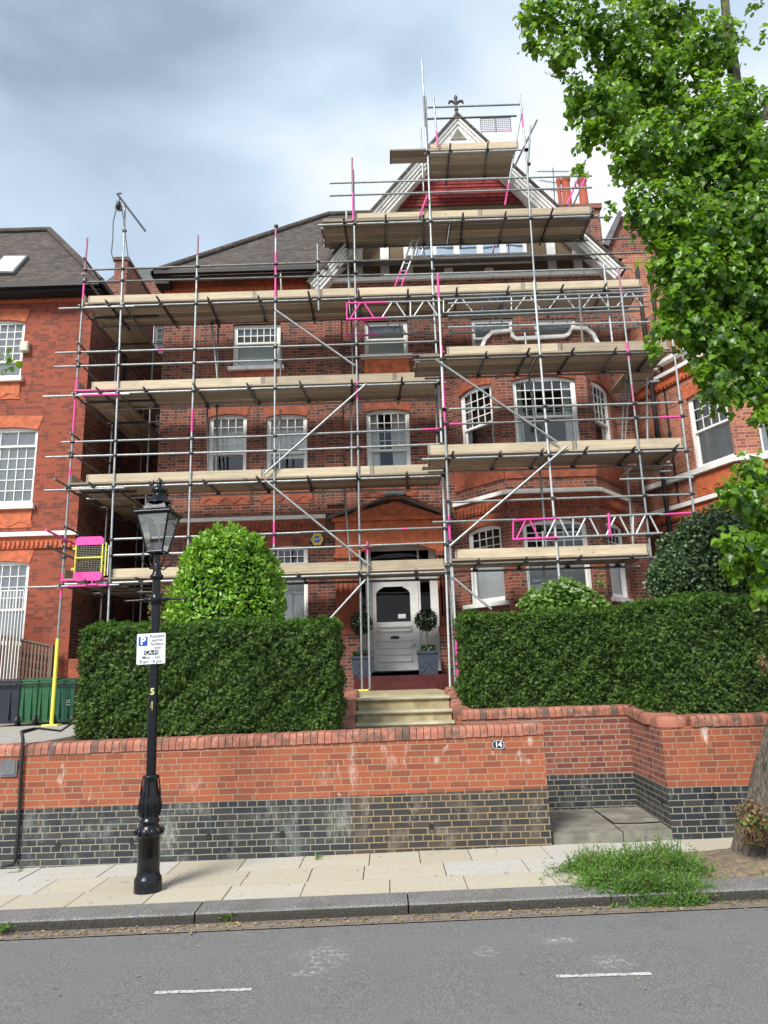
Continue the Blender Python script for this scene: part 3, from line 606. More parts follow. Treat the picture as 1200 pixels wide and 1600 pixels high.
# front steps with curved brick cheek walls
st = thing('entrance_steps', 'worn yellow stone steps climbing between curved brick cheeks to the front door', 'steps')
sx0, sx1 = PX(557, 1110, 10.2), PX(706, 1110, 10.2)
zs = [PZ(630, 1129, 9.95), PZ(630, 1110, 10.25), PZ(630, 1089, 10.55)]
for i, z in enumerate(zs):
    y = 9.95 + .3 * i; mb = MB(); mb.box(sx0, sx1, y + .035, 11.6 if i == 2 else y + .36, .2, z - .045, 'stepstone')
    mb.box(sx0 - .01, sx1 + .01, y + .012, (11.6 if i == 2 else y + .36), z - .045, z, 'nosing'); mb.tube((sx0 - .01, y + .014, z - .0235), (sx1 + .01, y + .014, z - .0235), .022, 'nosing', 10)
    mb.build('step', st)
mb = MB(); mb.box(sx0, sx1, 9.6, 9.99, .2, zs[0] - .17, 'stepstone'); mb.build('step', st)
for s, xx in ((-1, sx0 - .12), (1, sx1 + .12)):
    mb = MB(); zt = 1.66
    pts = [Vector((xx, 9.62, zs[0] - .10)), Vector((xx, 9.95, zs[0] + .02)), Vector((xx, 10.4, zs[1] + .12)), Vector((xx, 10.9, zt + .02)), Vector((xx, 11.5, zt + .09))]
    if s > 0: pts[0].z = W2T + .01; pts[1].z = W2T + .02; pts[2].z = W2T + .06
    for u, v in zip(pts[:-1], pts[1:]): coping(mb, u, v, .22, .11, .05)
    for u, v in zip(pts[:-1], pts[1:]):
        mb.prism([(xx - .1, u.y, .2), (xx - .1, v.y, .2), (xx - .1, v.y, v.z - .1), (xx - .1, u.y, u.z - .1)], (.2, 0, 0), 'brick_wall')
    mb.build('cheek_wall', st)
# landing and red tiled porch steps
mb = MB(); mb.box(-.62, 1.0, 11.6, 15.5, 1.5, 1.66, 'stepstone'); mb.build('landing', st)
dz = PZ(615, 1051, 16.85)
mb = MB(); mb.box(-.75, 1.32, 15.5, 16.1, 1.5, dz - .2, 'redtile'); mb.box(-.75, 1.32, 15.75, 16.9, 1.5, dz - .07, 'redtile'); mb.build('red_tiled_step', st)
# litter in the gutter
n = 900; xs = RNG.uniform(-6, 6, n); ys = 6.40 - np.abs(RNG.normal(0, .07, n)); zz = np.array([sz(x) for x in xs]) + .016
tag(leaf_mesh('fallen_leaves', np.c_[xs, ys, zz], np.c_[RNG.normal(0, .3, n), RNG.normal(0, .3, n), np.ones(n)], RNG.uniform(.010, .028, n), ['litter']), 'dry leaf litter gathered in the gutter along the kerb', 'leaf litter', kind='stuff')
n = 130; xs = RNG.uniform(-5, 5, n); ys = RNG.uniform(4.6, 8.1, n); zz = np.array([sz(x) for x in xs]) + np.where(ys > 6.42, KH + .006, .008)
tag(leaf_mesh('leaf_bits', np.c_[xs, ys, zz], np.c_[RNG.normal(0, .2, n), RNG.normal(0, .2, n), np.ones(n)], RNG.uniform(.008, .026, n), ['litter']), 'scattered dry leaf bits on the road and pavement', 'leaf litter', kind='stuff')

# ------------------------------------------------------------------ houses
FY = 16.4
def wall_open(mb, A, B, z0, z1, ops, mat, rev=.14):
    A = Vector((A[0], A[1], 0)); B = Vector((B[0], B[1], 0)); d = B - A; Ln = d.length; d.normalize(); n = Vector((d.y, -d.x, 0))
    us = sorted({0, Ln, *[o[0] for o in ops], *[o[1] for o in ops]}); zs_ = sorted({z0, z1, *[o[2] for o in ops], *[o[3] for o in ops]})
    us = [u for u in us if 0 <= u <= Ln]; zs_ = [z for z in zs_ if z0 <= z <= z1]
    pt = lambda u, z, k=0: A + d * u - n * k + Vector((0, 0, z))
    for u0, u1 in zip(us[:-1], us[1:]):
        for a, b in zip(zs_[:-1], zs_[1:]):
            cu, cz = (u0 + u1) / 2, (a + b) / 2
            if any(o[0] < cu < o[1] and o[2] < cz < o[3] for o in ops): continue
            mb.face([pt(u0, a), pt(u1, a), pt(u1, b), pt(u0, b)], mat)
    for u0, u1, a, b in ops:
        for q in ([(u0, a), (u0, b)], [(u1, b), (u1, a)], [(u0, b), (u1, b)], [(u1, a), (u0, a)]):
            (p1, q1), (p2, q2) = q; mb.face([pt(p1, q1), pt(p2, q2), pt(p2, q2, rev), pt(p1, q1, rev)][::1], mat)
class Fr:       # local frame on a wall line: u along, k outwards, z up
    def __init__(s, A, B): s.o = Vector((A[0], A[1], 0)); s.d = Vector((B[0] - A[0], B[1] - A[1], 0)).normalized(); s.n = Vector((s.d.y, -s.d.x, 0))
    def box(s, mb, u0, u1, k0, k1, z0, z1, mat): mb.obox(s.o, s.d, -s.n, Vector((0, 0, 1)), u0, u1, -k1, -k0, z0, z1, mat)
    def pt(s, u, k, z): return s.o + s.d * u + s.n * k + Vector((0, 0, z))
def window(par, A, B, op, cols=4, ru=3, rl=0, split=.5, cover='curtain', coverspan=(0, 1, 0, 1), rec=.10, arch=0, gl='glass', lcols=None, openlow=0, label=None):
    """sash window in opening op=(u0,u1,z0,z1) of the wall line A-B"""
    f = Fr(A, B); u0, u1, z0, z1 = op; fr = .055; mb = MB(); k = -rec
    f.box(mb, u0, u0 + fr, k - .05, k + .035, z0, z1, 'white'); f.box(mb, u1 - fr, u1, k - .05, k + .035, z0, z1, 'white')
    f.box(mb, u0 + fr, u1 - fr, k - .05, k + .035, z1 - fr, z1, 'white'); f.box(mb, u0 + fr, u1 - fr, k - .05, k + .04, z0, z0 + .07, 'white')
    zm = z0 + (z1 - z0) * split; a0, a1 = u0 + fr, u1 - fr
    if arch:      # spandrel pieces give the segmental head
        n = 8
        for i in range(n):
            t0, t1 = -1 + 2 * i / n, -1 + 2 * (i + 1) / n; h = lambda t: arch * t * t
            ua, ub = (u0 + u1) / 2 + (u1 - u0) / 2 * t0, (u0 + u1) / 2 + (u1 - u0) / 2 * t1
            mb.prism([f.pt(ua, k + .03, z1 - fr - h(t0) - .02), f.pt(ub, k + .03, z1 - fr - h(t1) - .02), f.pt(ub, k + .03, z1), f.pt(ua, k + .03, z1)], f.n * -.05, 'white')
    w = bpy.data.objects.new('window', None) if 0 else None
    fo = None
    # sashes
    def sash(mb, zz0, zz1, kk, cc, rr, st=.045):
        f.box(mb, a0, a0 + st, kk - .02, kk + .02, zz0, zz1, 'white'); f.box(mb, a1 - st, a1, kk - .02, kk + .02, zz0, zz1, 'white')
        f.box(mb, a0 + st, a1 - st, kk - .02, kk + .02, zz1 - st, zz1, 'white'); f.box(mb, a0 + st, a1 - st, kk - .02, kk + .024, zz0, zz0 + st * 1.1, 'white')
        for i in range(1, cc):
            u = a0 + st + (a1 - a0 - 2 * st) * i / cc; f.box(mb, u - .009, u + .009, kk - .014, kk + .014, zz0 + st, zz1 - st, 'white')
        for i in range(1, rr):
            z = zz0 + st + (zz1 - zz0 - 2 * st) * i / rr; f.box(mb, a0 + st, a1 - st, kk - .012, kk + .012, z - .009, z + .009, 'white')
    sash(mb, zm - .02, z1 - fr, k, cols, ru)
    sash(mb, z0 + .07 + openlow, zm + .02 + openlow, k - .045, lcols or (cols if rl else 1), rl or 1)
    wo = mb.build('window', par)
    if label: wo['label'] = label
    g = MB(); g.face([f.pt(a0 + .02, k - .002, zm), f.pt(a1 - .02, k - .002, zm), f.pt(a1 - .02, k - .002, z1 - fr), f.pt(a0 + .02, k - .002, z1 - fr)], gl)
    g.face([f.pt(a0 + .02, k - .047, z0 + .08 + openlow), f.pt(a1 - .02, k - .047, z0 + .08 + openlow), f.pt(a1 - .02, k - .047, zm + openlow), f.pt(a0 + .02, k - .047, zm + openlow)], gl); g.build('glass', wo)
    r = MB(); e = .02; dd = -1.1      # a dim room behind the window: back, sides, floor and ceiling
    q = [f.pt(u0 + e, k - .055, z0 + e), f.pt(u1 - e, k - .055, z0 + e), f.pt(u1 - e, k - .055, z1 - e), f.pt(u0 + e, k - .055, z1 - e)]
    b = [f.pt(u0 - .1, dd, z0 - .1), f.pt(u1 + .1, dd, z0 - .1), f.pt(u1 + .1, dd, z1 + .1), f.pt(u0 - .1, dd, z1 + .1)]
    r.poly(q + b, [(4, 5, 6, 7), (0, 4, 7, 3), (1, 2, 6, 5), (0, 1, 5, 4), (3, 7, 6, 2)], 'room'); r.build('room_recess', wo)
    if cover:
        spans = coverspan if isinstance(coverspan, list) else [coverspan]
        c = MB()
        for s0, s1, t0, t1 in spans:
            n = 36; pa = []
            for i in range(n + 1):
                u = a0 + (a1 - a0) * (s0 + (s1 - s0) * i / n); kk = k - .095 + (.014 * math.sin(i * 1.15 + math.sin(i * .4)) if cover == 'curtain' else 0); pa.append((u, kk))
            for (ua, ka), (ub, kb) in zip(pa[:-1], pa[1:]):
                c.face([f.pt(ua, ka, z0 + (z1 - z0) * t0), f.pt(ub, kb, z0 + (z1 - z0) * t0), f.pt(ub, kb, z0 + (z1 - z0) * t1), f.pt(ua, ka, z0 + (z1 - z0) * t1)], cover, True)
        c.build('curtain' if cover == 'curtain' else 'blind', wo)
    return wo
def sill(par, A, B, u0, u1, z, h=.09, pr=.12, mat='stone', name='sill'):
    mb = MB(); f = Fr(A, B); f.box(mb, u0, u1, -.1, pr, z - h, z, mat); return mb.build(name, par)
def apron(par, A, B, u0, u1, z1, h, mat='terracotta'):       # moulded apron with a wavy lower edge
    f = Fr(A, B); mb = MB(); n = 24; top = []; bot = []
    for i in range(n + 1):
        t = i / n; u = u0 + (u1 - u0) * t; s = abs(2 * t - 1); drop = .12 * h * math.cos(s * 9.5) + .35 * h * (1 if s > .93 else 0) * .3
        bot.append((u, z1 - h * .80 + drop)); top.append((u, z1))
    for i in range(n):
        mb.prism([f.pt(bot[i][0], .03, bot[i][1]), f.pt(bot[i + 1][0], .03, bot[i + 1][1]), f.pt(top[i + 1][0], .03, z1), f.pt(top[i][0], .03, z1)], f.n * -.03, mat)
    f.box(mb, u0 - .02, u1 + .02, 0, .016, z1 - h, z1 - h * .6, mat)
    return mb.build('apron', par)
def lintel(par, A, B, op, rise=.1, h=.24, mat='terracotta', over=.08):     # gauged brick arch with segmental soffit
    f = Fr(A, B); u0, u1, z0, z1 = op; mb = MB(); n = 14; uc = (u0 + u1) / 2; hw = (u1 - u0) / 2
    for i in range(n):
        t0, t1 = -1 + 2 * i / n, -1 + 2 * (i + 1) / n; fl = 1 + over / hw * 1.2
        lo = lambda t: z1 - rise * t * t; hi = lambda t: z1 + h - rise * .5 * t * t
        mb.prism([f.pt(uc + hw * t0, .012, lo(t0)), f.pt(uc + hw * t1, .012, lo(t1)), f.pt(uc + hw * t1 * fl, .012, hi(t1)), f.pt(uc + hw * t0 * fl, .012, hi(t0))], f.n * -.10, mat)
    return mb.build('brick_arch', par)
def band(par, A, B, u0, u1, z0, z1, pr, mat, name, dent=0):
    f = Fr(A, B); mb = MB(); f.box(mb, u0, u1, 0, pr, z0, z1, mat)
    if dent:
        u = u0
        while u < u1 - dent: f.box(mb, u, u + dent * .5, pr, pr + .035, z0 + (z1 - z0) * .15, z0 + (z1 - z0) * .6, mat); u += dent
    return mb.build(name, par)

# ---- main house
XL = PX(252, 600, FY); XR = 6.15; XG = PX(508, 600, FY)
A0, B0 = (XL, FY), (XR, FY)
def opx(x0, y0, x1, y1, A=A0, B=B0):
    ua, za = PL(x0, (y0 + y1) / 2, A, B); ub, _ = PL(x1, (y0 + y1) / 2, A, B); _, zt = PL((x0 + x1) / 2, y0, A, B); _, zb = PL((x0 + x1) / 2, y1, A, B); return (ua, ub, zb, zt)
EZ = PZ(300, 440, FY)
house = thing('house', 'big red brick house behind the scaffolding with tall timber gable, bay and arched porch', 'house')
w_ = {}
w_['2a'] = opx(364, 506, 438, 574); w_['2b'] = opx(569, 501, 637, 556)
w_['1a'] = opx(325, 647, 385, 752); w_['1b'] = opx(416, 647, 480, 750); w_['1c'] = opx(573, 639, 641, 745)
w_['0a'] = opx(416, 852, 481, 985)
w_['2c'] = opx(737, 497, 804, 556); w_['2d'] = opx(836, 497, 902, 556)
door_op = (PL(550, 950, A0, B0)[0], PL(690, 950, A0, B0)[0], dz - .07, PL(620, 848, A0, B0)[1] + .03)
mb = MB(); wall_open(mb, A0, B0, 1.2, EZ, list(w_.values()) + [door_op], 'brick_main')
mb.face([(XL, 24, 1.2), (XL, FY, 1.2), (XL, FY, EZ), (XL, 24, EZ)], 'brick_main'); mb.face([(XR, FY, 1.2), (XR, 24, 1.2), (XR, 24, EZ), (XR, FY, EZ)], 'brick_main')
mb.face([(XR, 24, 1.2), (XL, 24, 1.2), (XL, 24, EZ), (XR, 24, EZ)], 'brick_main')
mb.build('brick_wall', house)
# gable projection edge: a slim brick pier line where the gabled half stands forward
mb = MB(); u = XG - XL; f = Fr(A0, B0)
f.box(mb, u, u + .42, 0, .06, PZ(510, 790, FY), PZ(510, 452, FY), 'brick_main'); mb.build('brick_pier', house)
window(house, A0, B0, w_['2a'], 6, 2, 0, .58, 'blind', (0, 1, .12, 1)); window(house, A0, B0, w_['2b'], 1, 1, 0, .5, 'blind', (0, 1, 0, 1))
window(house, A0, B0, w_['1a'], 4, 4, 0, .42, 'blindw', (0, 1, .40, 1), arch=.06); window(house, A0, B0, w_['1b'], 4, 4, 0, .42, 'blindw', (0, 1, .35, 1), arch=.06)
window(house, A0, B0, w_['1c'], 5, 4, 0, .40, 'curtain', [(0, .28, 0, 1), (.60, 1, 0, 1)], arch=.06)
window(house, A0, B0, w_['0a'], 5, 3, 0, .70, 'blindw', (0, 1, 0, .66), arch=.06)
window(house, A0, B0, w_['2c'], 1, 1, 0, .5, 'blind', (0, 1, 0, 1)); window(house, A0, B0, w_['2d'], 1, 1, 0, .5, 'blind', (0, 1, 0, 1))
for k in ('1a', '1b', '1c', '0a'): lintel(house, A0, B0, w_[k], .07, .22, 'terracotta_dark')
for k in ('2a', '2b'): lintel(house, A0, B0, w_[k], .0, .22, 'terracotta_dark')
for k, h in (('2a', .34), ('2b', .42), ('1a', .5), ('1b', .5), ('1c', .4)):
    o = w_[k]; sill(house, A0, B0, o[0] - .1, o[1] + .1, o[2]); apron(house, A0, B0, o[0] - (.0 if k[0] == '2' else .12), o[1] + (.0 if k[0] == '2' else .12), o[2] - .09, h, 'terracotta' if k == '2b' else 'terracotta_dark')
# string courses
zsc = PZ(400, 811, FY); band(house, A0, B0, .0, XG - XL - .02, zsc - .05, zsc + .04, .12, 'stone', 'string_course'); band(house, A0, B0, 0, XG - XL - .02, zsc - .30, zsc - .052, .05, 'terracotta_dark', 'dentil_band', .11)
zc = EZ; band(house, A0, B0, 0, XG - XL, zc - .34, zc - .20, .05, 'terracotta', 'eaves_cornice', .1); band(house, A0, B0, -.0, XG - XL, zc - .2, zc - .06, .11, 'terracotta_dark', 'eaves_cornice', .1)
# main hipped roof
ov = .42; ez = EZ + .02
RZ = 16.45; slope_run = RZ - ez
ovl = .14; e0 = Vector((XL - ovl, FY - ov, ez)); e1 = Vector((XR + .3, FY - ov, ez)); run = slope_run / 1.09
h0 = Vector((XL - ovl + run, FY - ov + run, RZ)); h1 = Vector((XR + .05 - run, FY - ov + run, RZ)); e1.x = XR + .05; e3 = Vector((XR + .05, 24.5, ez)); h3 = Vector((XR + .05 - run, 24.5, RZ)); e2 = Vector((XL - ovl, 24.5, ez)); h2 = Vector((XL - ovl + run, 24.5, RZ))
mb = MB(); mb.face([e0, e1, h1, h0], 'rooftile'); mb.face([e2, e0, h0, h2], 'rooftile'); mb.face([e1, e3, h3, h1], 'rooftile'); mb.face([h0, h1, h3, h2], 'lead')
mb.path([e0 + Vector((0, 0, .04)), h0 + Vector((0, 0, .05))], .09, 'rooftile', 8); mb.path([h0 + Vector((0, 0, .05)), h1 + Vector((0, 0, .05))], .09, 'rooftile', 8)
mb.box(e0.x, XG + .2, FY - ov, FY, ez - .06, ez - .02, 'flaking'); roof = mb.build('roof', house)
mb = MB(); mb.box(e0.x - .06, XG + .15, FY - ov - .11, FY - ov + .0, ez - .09, ez - .005, 'gutter'); mb.box(e0.x - .09, e0.x, FY - ov - .11, 24, ez - .09, ez - .005, 'gutter')
mb.box(e0.x, e0.x + .35, FY - ov, FY - .01, ez - .30, ez - .10, 'gutter'); mb.box(e0.x, XG + .1, FY - ov + .02, FY - ov + .05, ez - .22, ez - .10, 'gutter'); mb.build('gutter', house)
# little white-sided dormer on the main roof beside the gable
dp = P(523, 398, 17.6); mb = MB(); mb.box(dp.x - .28, dp.x + .5, 17.4, 19.5, dp.z - .5, dp.z + .45, 'flaking'); mb.box(dp.x - .32, dp.x + .55, 17.3, 19.5, dp.z + .45, dp.z + .56, 'lead'); mb.build('roof_dormer', house)
# gable
GY = FY - .38
apx = P(714, 186, GY); gl = P(489, 441, GY); gr = P(967, 420, GY); gbz = PZ(700, 434, FY)
def gx(z, s, off=0):     # x on the outer roof line at height z
    e = gl if s < 0 else gr; t = (z - e.z) / (apx.z - e.z); return e.x + (apx.x - e.x) * t - off * s
zt0 = PZ(715, 322, FY); zpk = apx.z - .35; cxg = apx.x
gzl = max(gl.z, gr.z)
mb = MB(); zb = PZ(700, 450, FY)
mb.face([(gx(gzl, -1), FY - .05, zb), (gx(gzl, 1), FY - .05, zb), (gx(gzl, 1) - .05, FY - .05, gbz), (gx(gzl, -1) + .05, FY - .05, gbz)], 'brick_main')
wl, wr = gx(gbz, -1) + .42, gx(gbz, 1) - .42
# attic window opening is cut out of the pebbledash by building around it
aw0 = PL(643, 390, (wl, FY - .05), (wr, FY - .05)); aw1 = PL(822, 390, (wl, FY - .05), (wr, FY - .05))
ax0, ax1 = PX(641, 390, FY - .05), PX(823, 390, FY - .05); az0, az1 = PZ(730, 404, FY), PZ(730, 338, FY)
PY = FY - .05
xl = lambda z: gx(z, -1) + .30; xr = lambda z: gx(z, 1) - .30
mb.face([(xl(gbz), PY, gbz), (xr(gbz), PY, gbz), (xr(az0), PY, az0), (xl(az0), PY, az0)], 'pebble')
mb.face([(xl(az0), PY, az0), (ax0, PY, az0), (ax0, PY, az1), (xl(az1), PY, az1)], 'pebble'); mb.face([(ax1, PY, az0), (xr(az0), PY, az0), (xr(az1), PY, az1), (ax1, PY, az1)], 'pebble')
mb.face([(xl(az1), PY, az1), (xr(az1), PY, az1), (xr(zt0), PY, zt0), (xl(zt0), PY, zt0)], 'pebble')
mb.build('gable_wall', house)
# hanging tiles: courses of real scalloped or square tiles
mb = MB(); z = zt0; r = 0; th = .105
while z < zpk - .1:
    a, b = xl(z) - .05, xr(z) + .05; fr_ = (z - zt0) / (zpk - zt0); scallop = .36 < fr_ < .62 or fr_ > .8
    yb = PY - .035; x = a - (.08 if r % 2 else 0)
    while x < b:
        x0, x1 = max(x, a), min(x + .158, b)
        if x1 - x0 > .04:
            if scallop:
                n = 5; pts = [(x0 + (x1 - x0) * i / n, yb - .012, z - .02 - .045 * math.sin(math.pi * i / n)) for i in range(n + 1)]
            else: pts = [(x0, yb - .012, z - .035), (x1, yb - .012, z - .035)]
            mb.face(pts + [(x1, yb + .012, z + th + .02), (x0, yb + .012, z + th + .02)], 'hungtile')
            if not scallop: mb.face([(x0, yb - .012, z - .035), (x0, yb + .0, z - .035), (x1, yb, z - .035), (x1, yb - .012, z - .035)], 'hungtile')
        x += .165
    z += th; r += 1
mb.face([(xl(zt0), PY - .008, zt0), (xr(zt0), PY - .008, zt0), (cxg, PY - .008, zpk + .1)], 'hungtile')
mb.build('tile_hanging', house)
# white posts between pebbledash panels and base rail
mb = MB()
for px in (560, 601, 638, 700, 763, 862, 902):
    x = PX(px, 410, PY); top_ = PZ(px, 384, PY) if not (640 < px < 820) else PZ(px, 420, PY)
    top_ = min(top_ + (.9 if not (640 < px < 820) else 0), 99); wv = .11
    z1 = min(gx(0, 1) * 0 + 1e9, top_)
    # clip under the bargeboards
    while not (xl(z1) - .1 < x < xr(z1) + .1): z1 -= .05
    mb.box(x - wv, x + wv, PY - .05, PY, gbz, z1, 'white')
mb.box(wl - .35, wr + .30, PY - .10, PY, gbz - .10, gbz, 'flaking'); mb.box(ax0 - .1, ax1 + .1, PY - .12, PY, az0 - .22, az0 - .02, 'flaking'); mb.box(ax0 - .15, ax1 + .15, PY - .16, PY, az0 - .05, az0, 'flaking')
mb.build('gable_timbering', house)
aw = (0, ax1 - ax0, az0, az1); f = Fr((ax0, PY), (ax1, PY)); wn = MB(); nL = 5
f.box(wn, 0, ax1 - ax0, -.1, .02, az1 - .06, az1, 'white'); f.box(wn, 0, ax1 - ax0, -.1, .03, az0, az0 + .06, 'white')
for i in range(nL + 1):
    u = (ax1 - ax0) * i / nL; a, b = max(0, u - .07), min(ax1 - ax0, u + .07); f.box(wn, a, b, -.1, .02, az0 + .06, az1 - .06, 'white')
    if 0 < i: f.box(wn, u - (ax1 - ax0) / nL + .07, u - .07, -.08, -.04, az0 + (az1 - az0) * .5, az0 + (az1 - az0) * .5 + .03, 'white')
wo = wn.build('attic_window', house); g = MB(); g.face([f.pt(0, -.06, az0), f.pt(ax1 - ax0, -.06, az0), f.pt(ax1 - ax0, -.06, az1), f.pt(0, -.06, az1)], 'glass_sky'); g.build('glass', wo)
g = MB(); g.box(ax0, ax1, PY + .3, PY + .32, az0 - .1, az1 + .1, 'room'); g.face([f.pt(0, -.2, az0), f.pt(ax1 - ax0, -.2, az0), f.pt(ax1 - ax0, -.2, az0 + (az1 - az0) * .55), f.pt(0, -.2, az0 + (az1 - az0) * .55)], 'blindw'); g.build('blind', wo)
# small casement at the head of the gable panel
cx0, cx1, cz0, cz1 = PX(630, 347, PY), PX(676, 347, PY), PZ(650, 356, PY), PZ(650, 338, PY)
# bargeboards: stepped white mouldings following the two slopes
for s, e in ((-1, gl), (1, gr)):
    mb = MB(); d = (apx - e).normalized(); nn = Vector((-d.z, 0, d.x)) * (1 if s < 0 else -1)    # nn points outwards (up)
    ext = e - d * .12
    for a, b, y0, y1 in ((0, .06, -.12, .35), (.062, .13, -.08, .35), (.133, .20, -.04, .35), (.203, .28, 0, .36)):
        p = [ext - nn * a, apx - nn * a / abs(nn.z) * 0 - Vector((0, 0, a / abs(nn.z))), apx - Vector((0, 0, b / abs(nn.z))), ext - nn * b]
        mb.prism([(q.x, GY + y0, q.z) for q in p], (0, y1 - y0, 0), 'flaking')
    mb.build('bargeboard', house)
    mb = MB(); p = [ext + nn * .0 - d * .03, apx + Vector((0, 0, .0)), apx + Vector((0, 0, .09)), ext + nn * .07 - d * .03]
    mb.prism([(q.x, GY - .16, q.z) for q in p], (0, 8.2, 0), 'rooftile'); mb.build('gable_roof', house)
mb = MB(); mb.face([(gx(apx.z - .8, -1), GY - .03, apx.z - .8), (gx(apx.z - .8, 1), GY - .03, apx.z - .8), (apx.x, GY - .03, apx.z - .1)], 'flaking')
hb = .32; zc_ = apx.z - .68
mb.prism([(apx.x - .22, GY - .05, zc_), (apx.x + .22, GY - .05, zc_), (apx.x, GY - .05, zc_ + .34)], (0, .03, 0), 'oldstone'); mb.build('gable_peak_panel', house)
# fleur finial
fz = apx.z + .06; mb = MB(); mb.lathe((apx.x, GY, fz), [(.09, 0), (.08, .05), (.04, .10), (.035, .2), (.06, .23), (.035, .26), (.032, .42), (.02, .5)], 'coupler', 12)
mb.lathe((apx.x, GY, fz + .42), [(.02, 0), (.05, .05), (.03, .12), (.055, .18), (.03, .25), (.01, .28)], 'coupler', 10)
for s in (-1, 1):
    mb.path([(apx.x, GY, fz + .40), (apx.x + s * .09, GY, fz + .50), (apx.x + s * .17, GY, fz + .50), (apx.x + s * .19, GY, fz + .43)], [.035, .035, .04, .025], 'coupler', 8)
mb.build('finial', house)
# ---- canted bay
BY = 15.3; bA = (1.72, FY); bB = (PX(781, 640, BY), BY); bC = (PX(921, 640, BY), BY); bD = (PX(965, 650, FY - .12) + .0, FY)
bz1 = PZ(843, 552, BY)
def bops(A, B, rects): return [opx(*r_, A=A, B=B) for r_ in rects]
faces = [(bA, bB, [(718, 600, 768, 697), (733, 826, 781, 950)]), (bB, bC, [(803, 587, 903, 695), (820, 811, 922, 935)]), (bC, bD, [(931, 600, 957, 690), (958, 815, 985, 945)])]
mb = MB(); allops = []
for A, B, rects in faces:
    ops = []
    Ln = math.hypot(B[0] - A[0], B[1] - A[1])
    if (A, B) == (bB, bC): ops = bops(A, B, rects)
    allops.append(ops)
cz = [(o[2], o[3]) for o in allops[1]]
for i in (0, 2):
    A, B, _ = faces[i]; Ln = math.hypot(B[0] - A[0], B[1] - A[1])
    m0, m1 = (.28, .22) if i == 0 else (.22, .28)
    allops[i] = [(m0, Ln - m1, a, b) for a, b in cz]
for (A, B, _), ops in zip(faces, allops): wall_open(mb, A, B, 1.2, bz1, ops, 'brick_main', .16)
mb.prism([(bA[0], bA[1], bz1), (bB[0], bB[1], bz1), (bC[0], bC[1], bz1), (bD[0], bD[1], bz1)], (0, 0, .03), 'lead')
mb.build('bay_wall', house)
for i, ((A, B, _), ops) in enumerate(zip(faces, allops)):
    for j, o in enumerate(ops):
        if j == 0: window(house, A, B, o, 6 if i == 1 else 4, 4, 0, .42, 'curtain', [(0, .14, 0, 1), (.84, 1, 0, 1)], arch=.09, openlow=.0)
        else: window(house, A, B, o, 6 if i == 1 else 4, 3, 0, .62, 'blindw', (0, 1, 0, .60), arch=.08)
        lintel(house, A, B, o, .10, .26, 'terracotta_dark')
zb_ = PZ(850, 768, BY)
for (A, B, _), ops in zip(faces, allops):
    Ln = math.hypot(B[0] - A[0], B[1] - A[1]); ex = .045
    band(house, A, B, -ex * .5, Ln + ex * .5, zb_ - .05, zb_ + .04, .11, 'stone', 'bay_string_course'); band(house, A, B, 0, Ln, zb_ - .36, zb_ - .052, .05, 'terracotta_dark', 'bay_dentil_band', .11)
    band(house, A, B, 0, Ln, zb_ + .32, ops[0][2] - .10, .03, 'terracotta_dark', 'bay_apron_panel')
    band(house, A, B, 0, Ln, ops[1][3] + .27, zb_ - .362, .012, 'terracotta_dark', 'bay_frieze')
    sill(house, A, B, .12, Ln - .12, ops[0][2], .09, .10); sill(house, A, B, .12, Ln - .12, ops[1][2], .09, .10)
# shaped parapet with white coping on the bay
mb = MB(); mc = MB(); pts = [(752, 545), (757, 532), (768, 521), (797, 518), (800, 527), (806, 531), (880, 527), (887, 524), (893, 514), (915, 515), (926, 524), (934, 540)]
pp = [P(x, y, BY) for x, y in pts]; base = PZ(843, 560, BY)
for a, b in zip(pp[:-1], pp[1:]): mb.prism([(a.x, BY - .003, base), (b.x, BY - .003, base), (b.x, BY - .003, b.z), (a.x, BY - .003, a.z)], (0, .30, 0), 'brick_main')
offs = []
for i, c in enumerate(pp):
    d = (pp[min(i + 1, len(pp) - 1)] - pp[max(i - 1, 0)]).normalized(); offs.append(Vector((-d.z, 0, d.x)))
t = .042
for i in range(len(pp) - 1):
    a, b, na, nb_ = pp[i], pp[i + 1], offs[i], offs[i + 1]
    q = [a - na * t, b - nb_ * t, b + nb_ * t, a + na * t]; y0, y1 = BY - .08, BY + .34
    mc.poly([(v.x, y, v.z) for y in (y0, y1) for v in q], [(0, 1, 2, 3), (7, 6, 5, 4), (0, 4, 5, 1), (3, 2, 6, 7)], 'stone')
mb.build('bay_parapet', house); mc.build('parapet_coping', house)
# drainpipes on the right
for px in (1043, 1022):
    x = PX(px, 640, FY - .06); mb = MB(); mb.tube((x, FY - .08, 1.3), (x, FY - .08, 12.0), .05, 'gutter', 10)
    for z in (3, 5.2, 7.4, 9.6): mb.tube((x, FY - .08, z), (x, FY - .08, z + .09), .065, 'gutter', 10)
    mb.build('drainpipe', house)
# ---- porch and front door
DY = 16.95; xd0, xd1 = PX(549, 950, DY), PX(690, 950, DY); zd1 = PZ(620, 848, DY) + .05; f = Fr((xd0, DY), (xd1, DY)); Wd = xd1 - xd0; floor_ = dz - .07
mb = MB(); ua, ub = door_op[0] + XL, door_op[1] + XL
mb.face([(ua, FY, floor_), (ua, DY + .1, floor_), (ua, DY + .1, zd1 + .2), (ua, FY, zd1 + .2)][::-1], 'brick_main'); mb.face([(ub, FY, floor_), (ub, DY + .1, floor_), (ub, DY + .1, zd1 + .2), (ub, FY, zd1 + .2)], 'brick_main')
mb.box(ua, ub, FY, DY + .1, zd1 + .0, zd1 + .1, 'terracotta_dark'); mb.build('porch_reveal', house)
dl, dr = PX(582, 980, DY), PX(656, 980, DY); dtop = PZ(620, 906, DY); dfl = PZ(615, 1050, DY); tz0, tz1 = PZ(612, 877, DY), PZ(612, 861, DY)
df = MB(); pc = 'white'
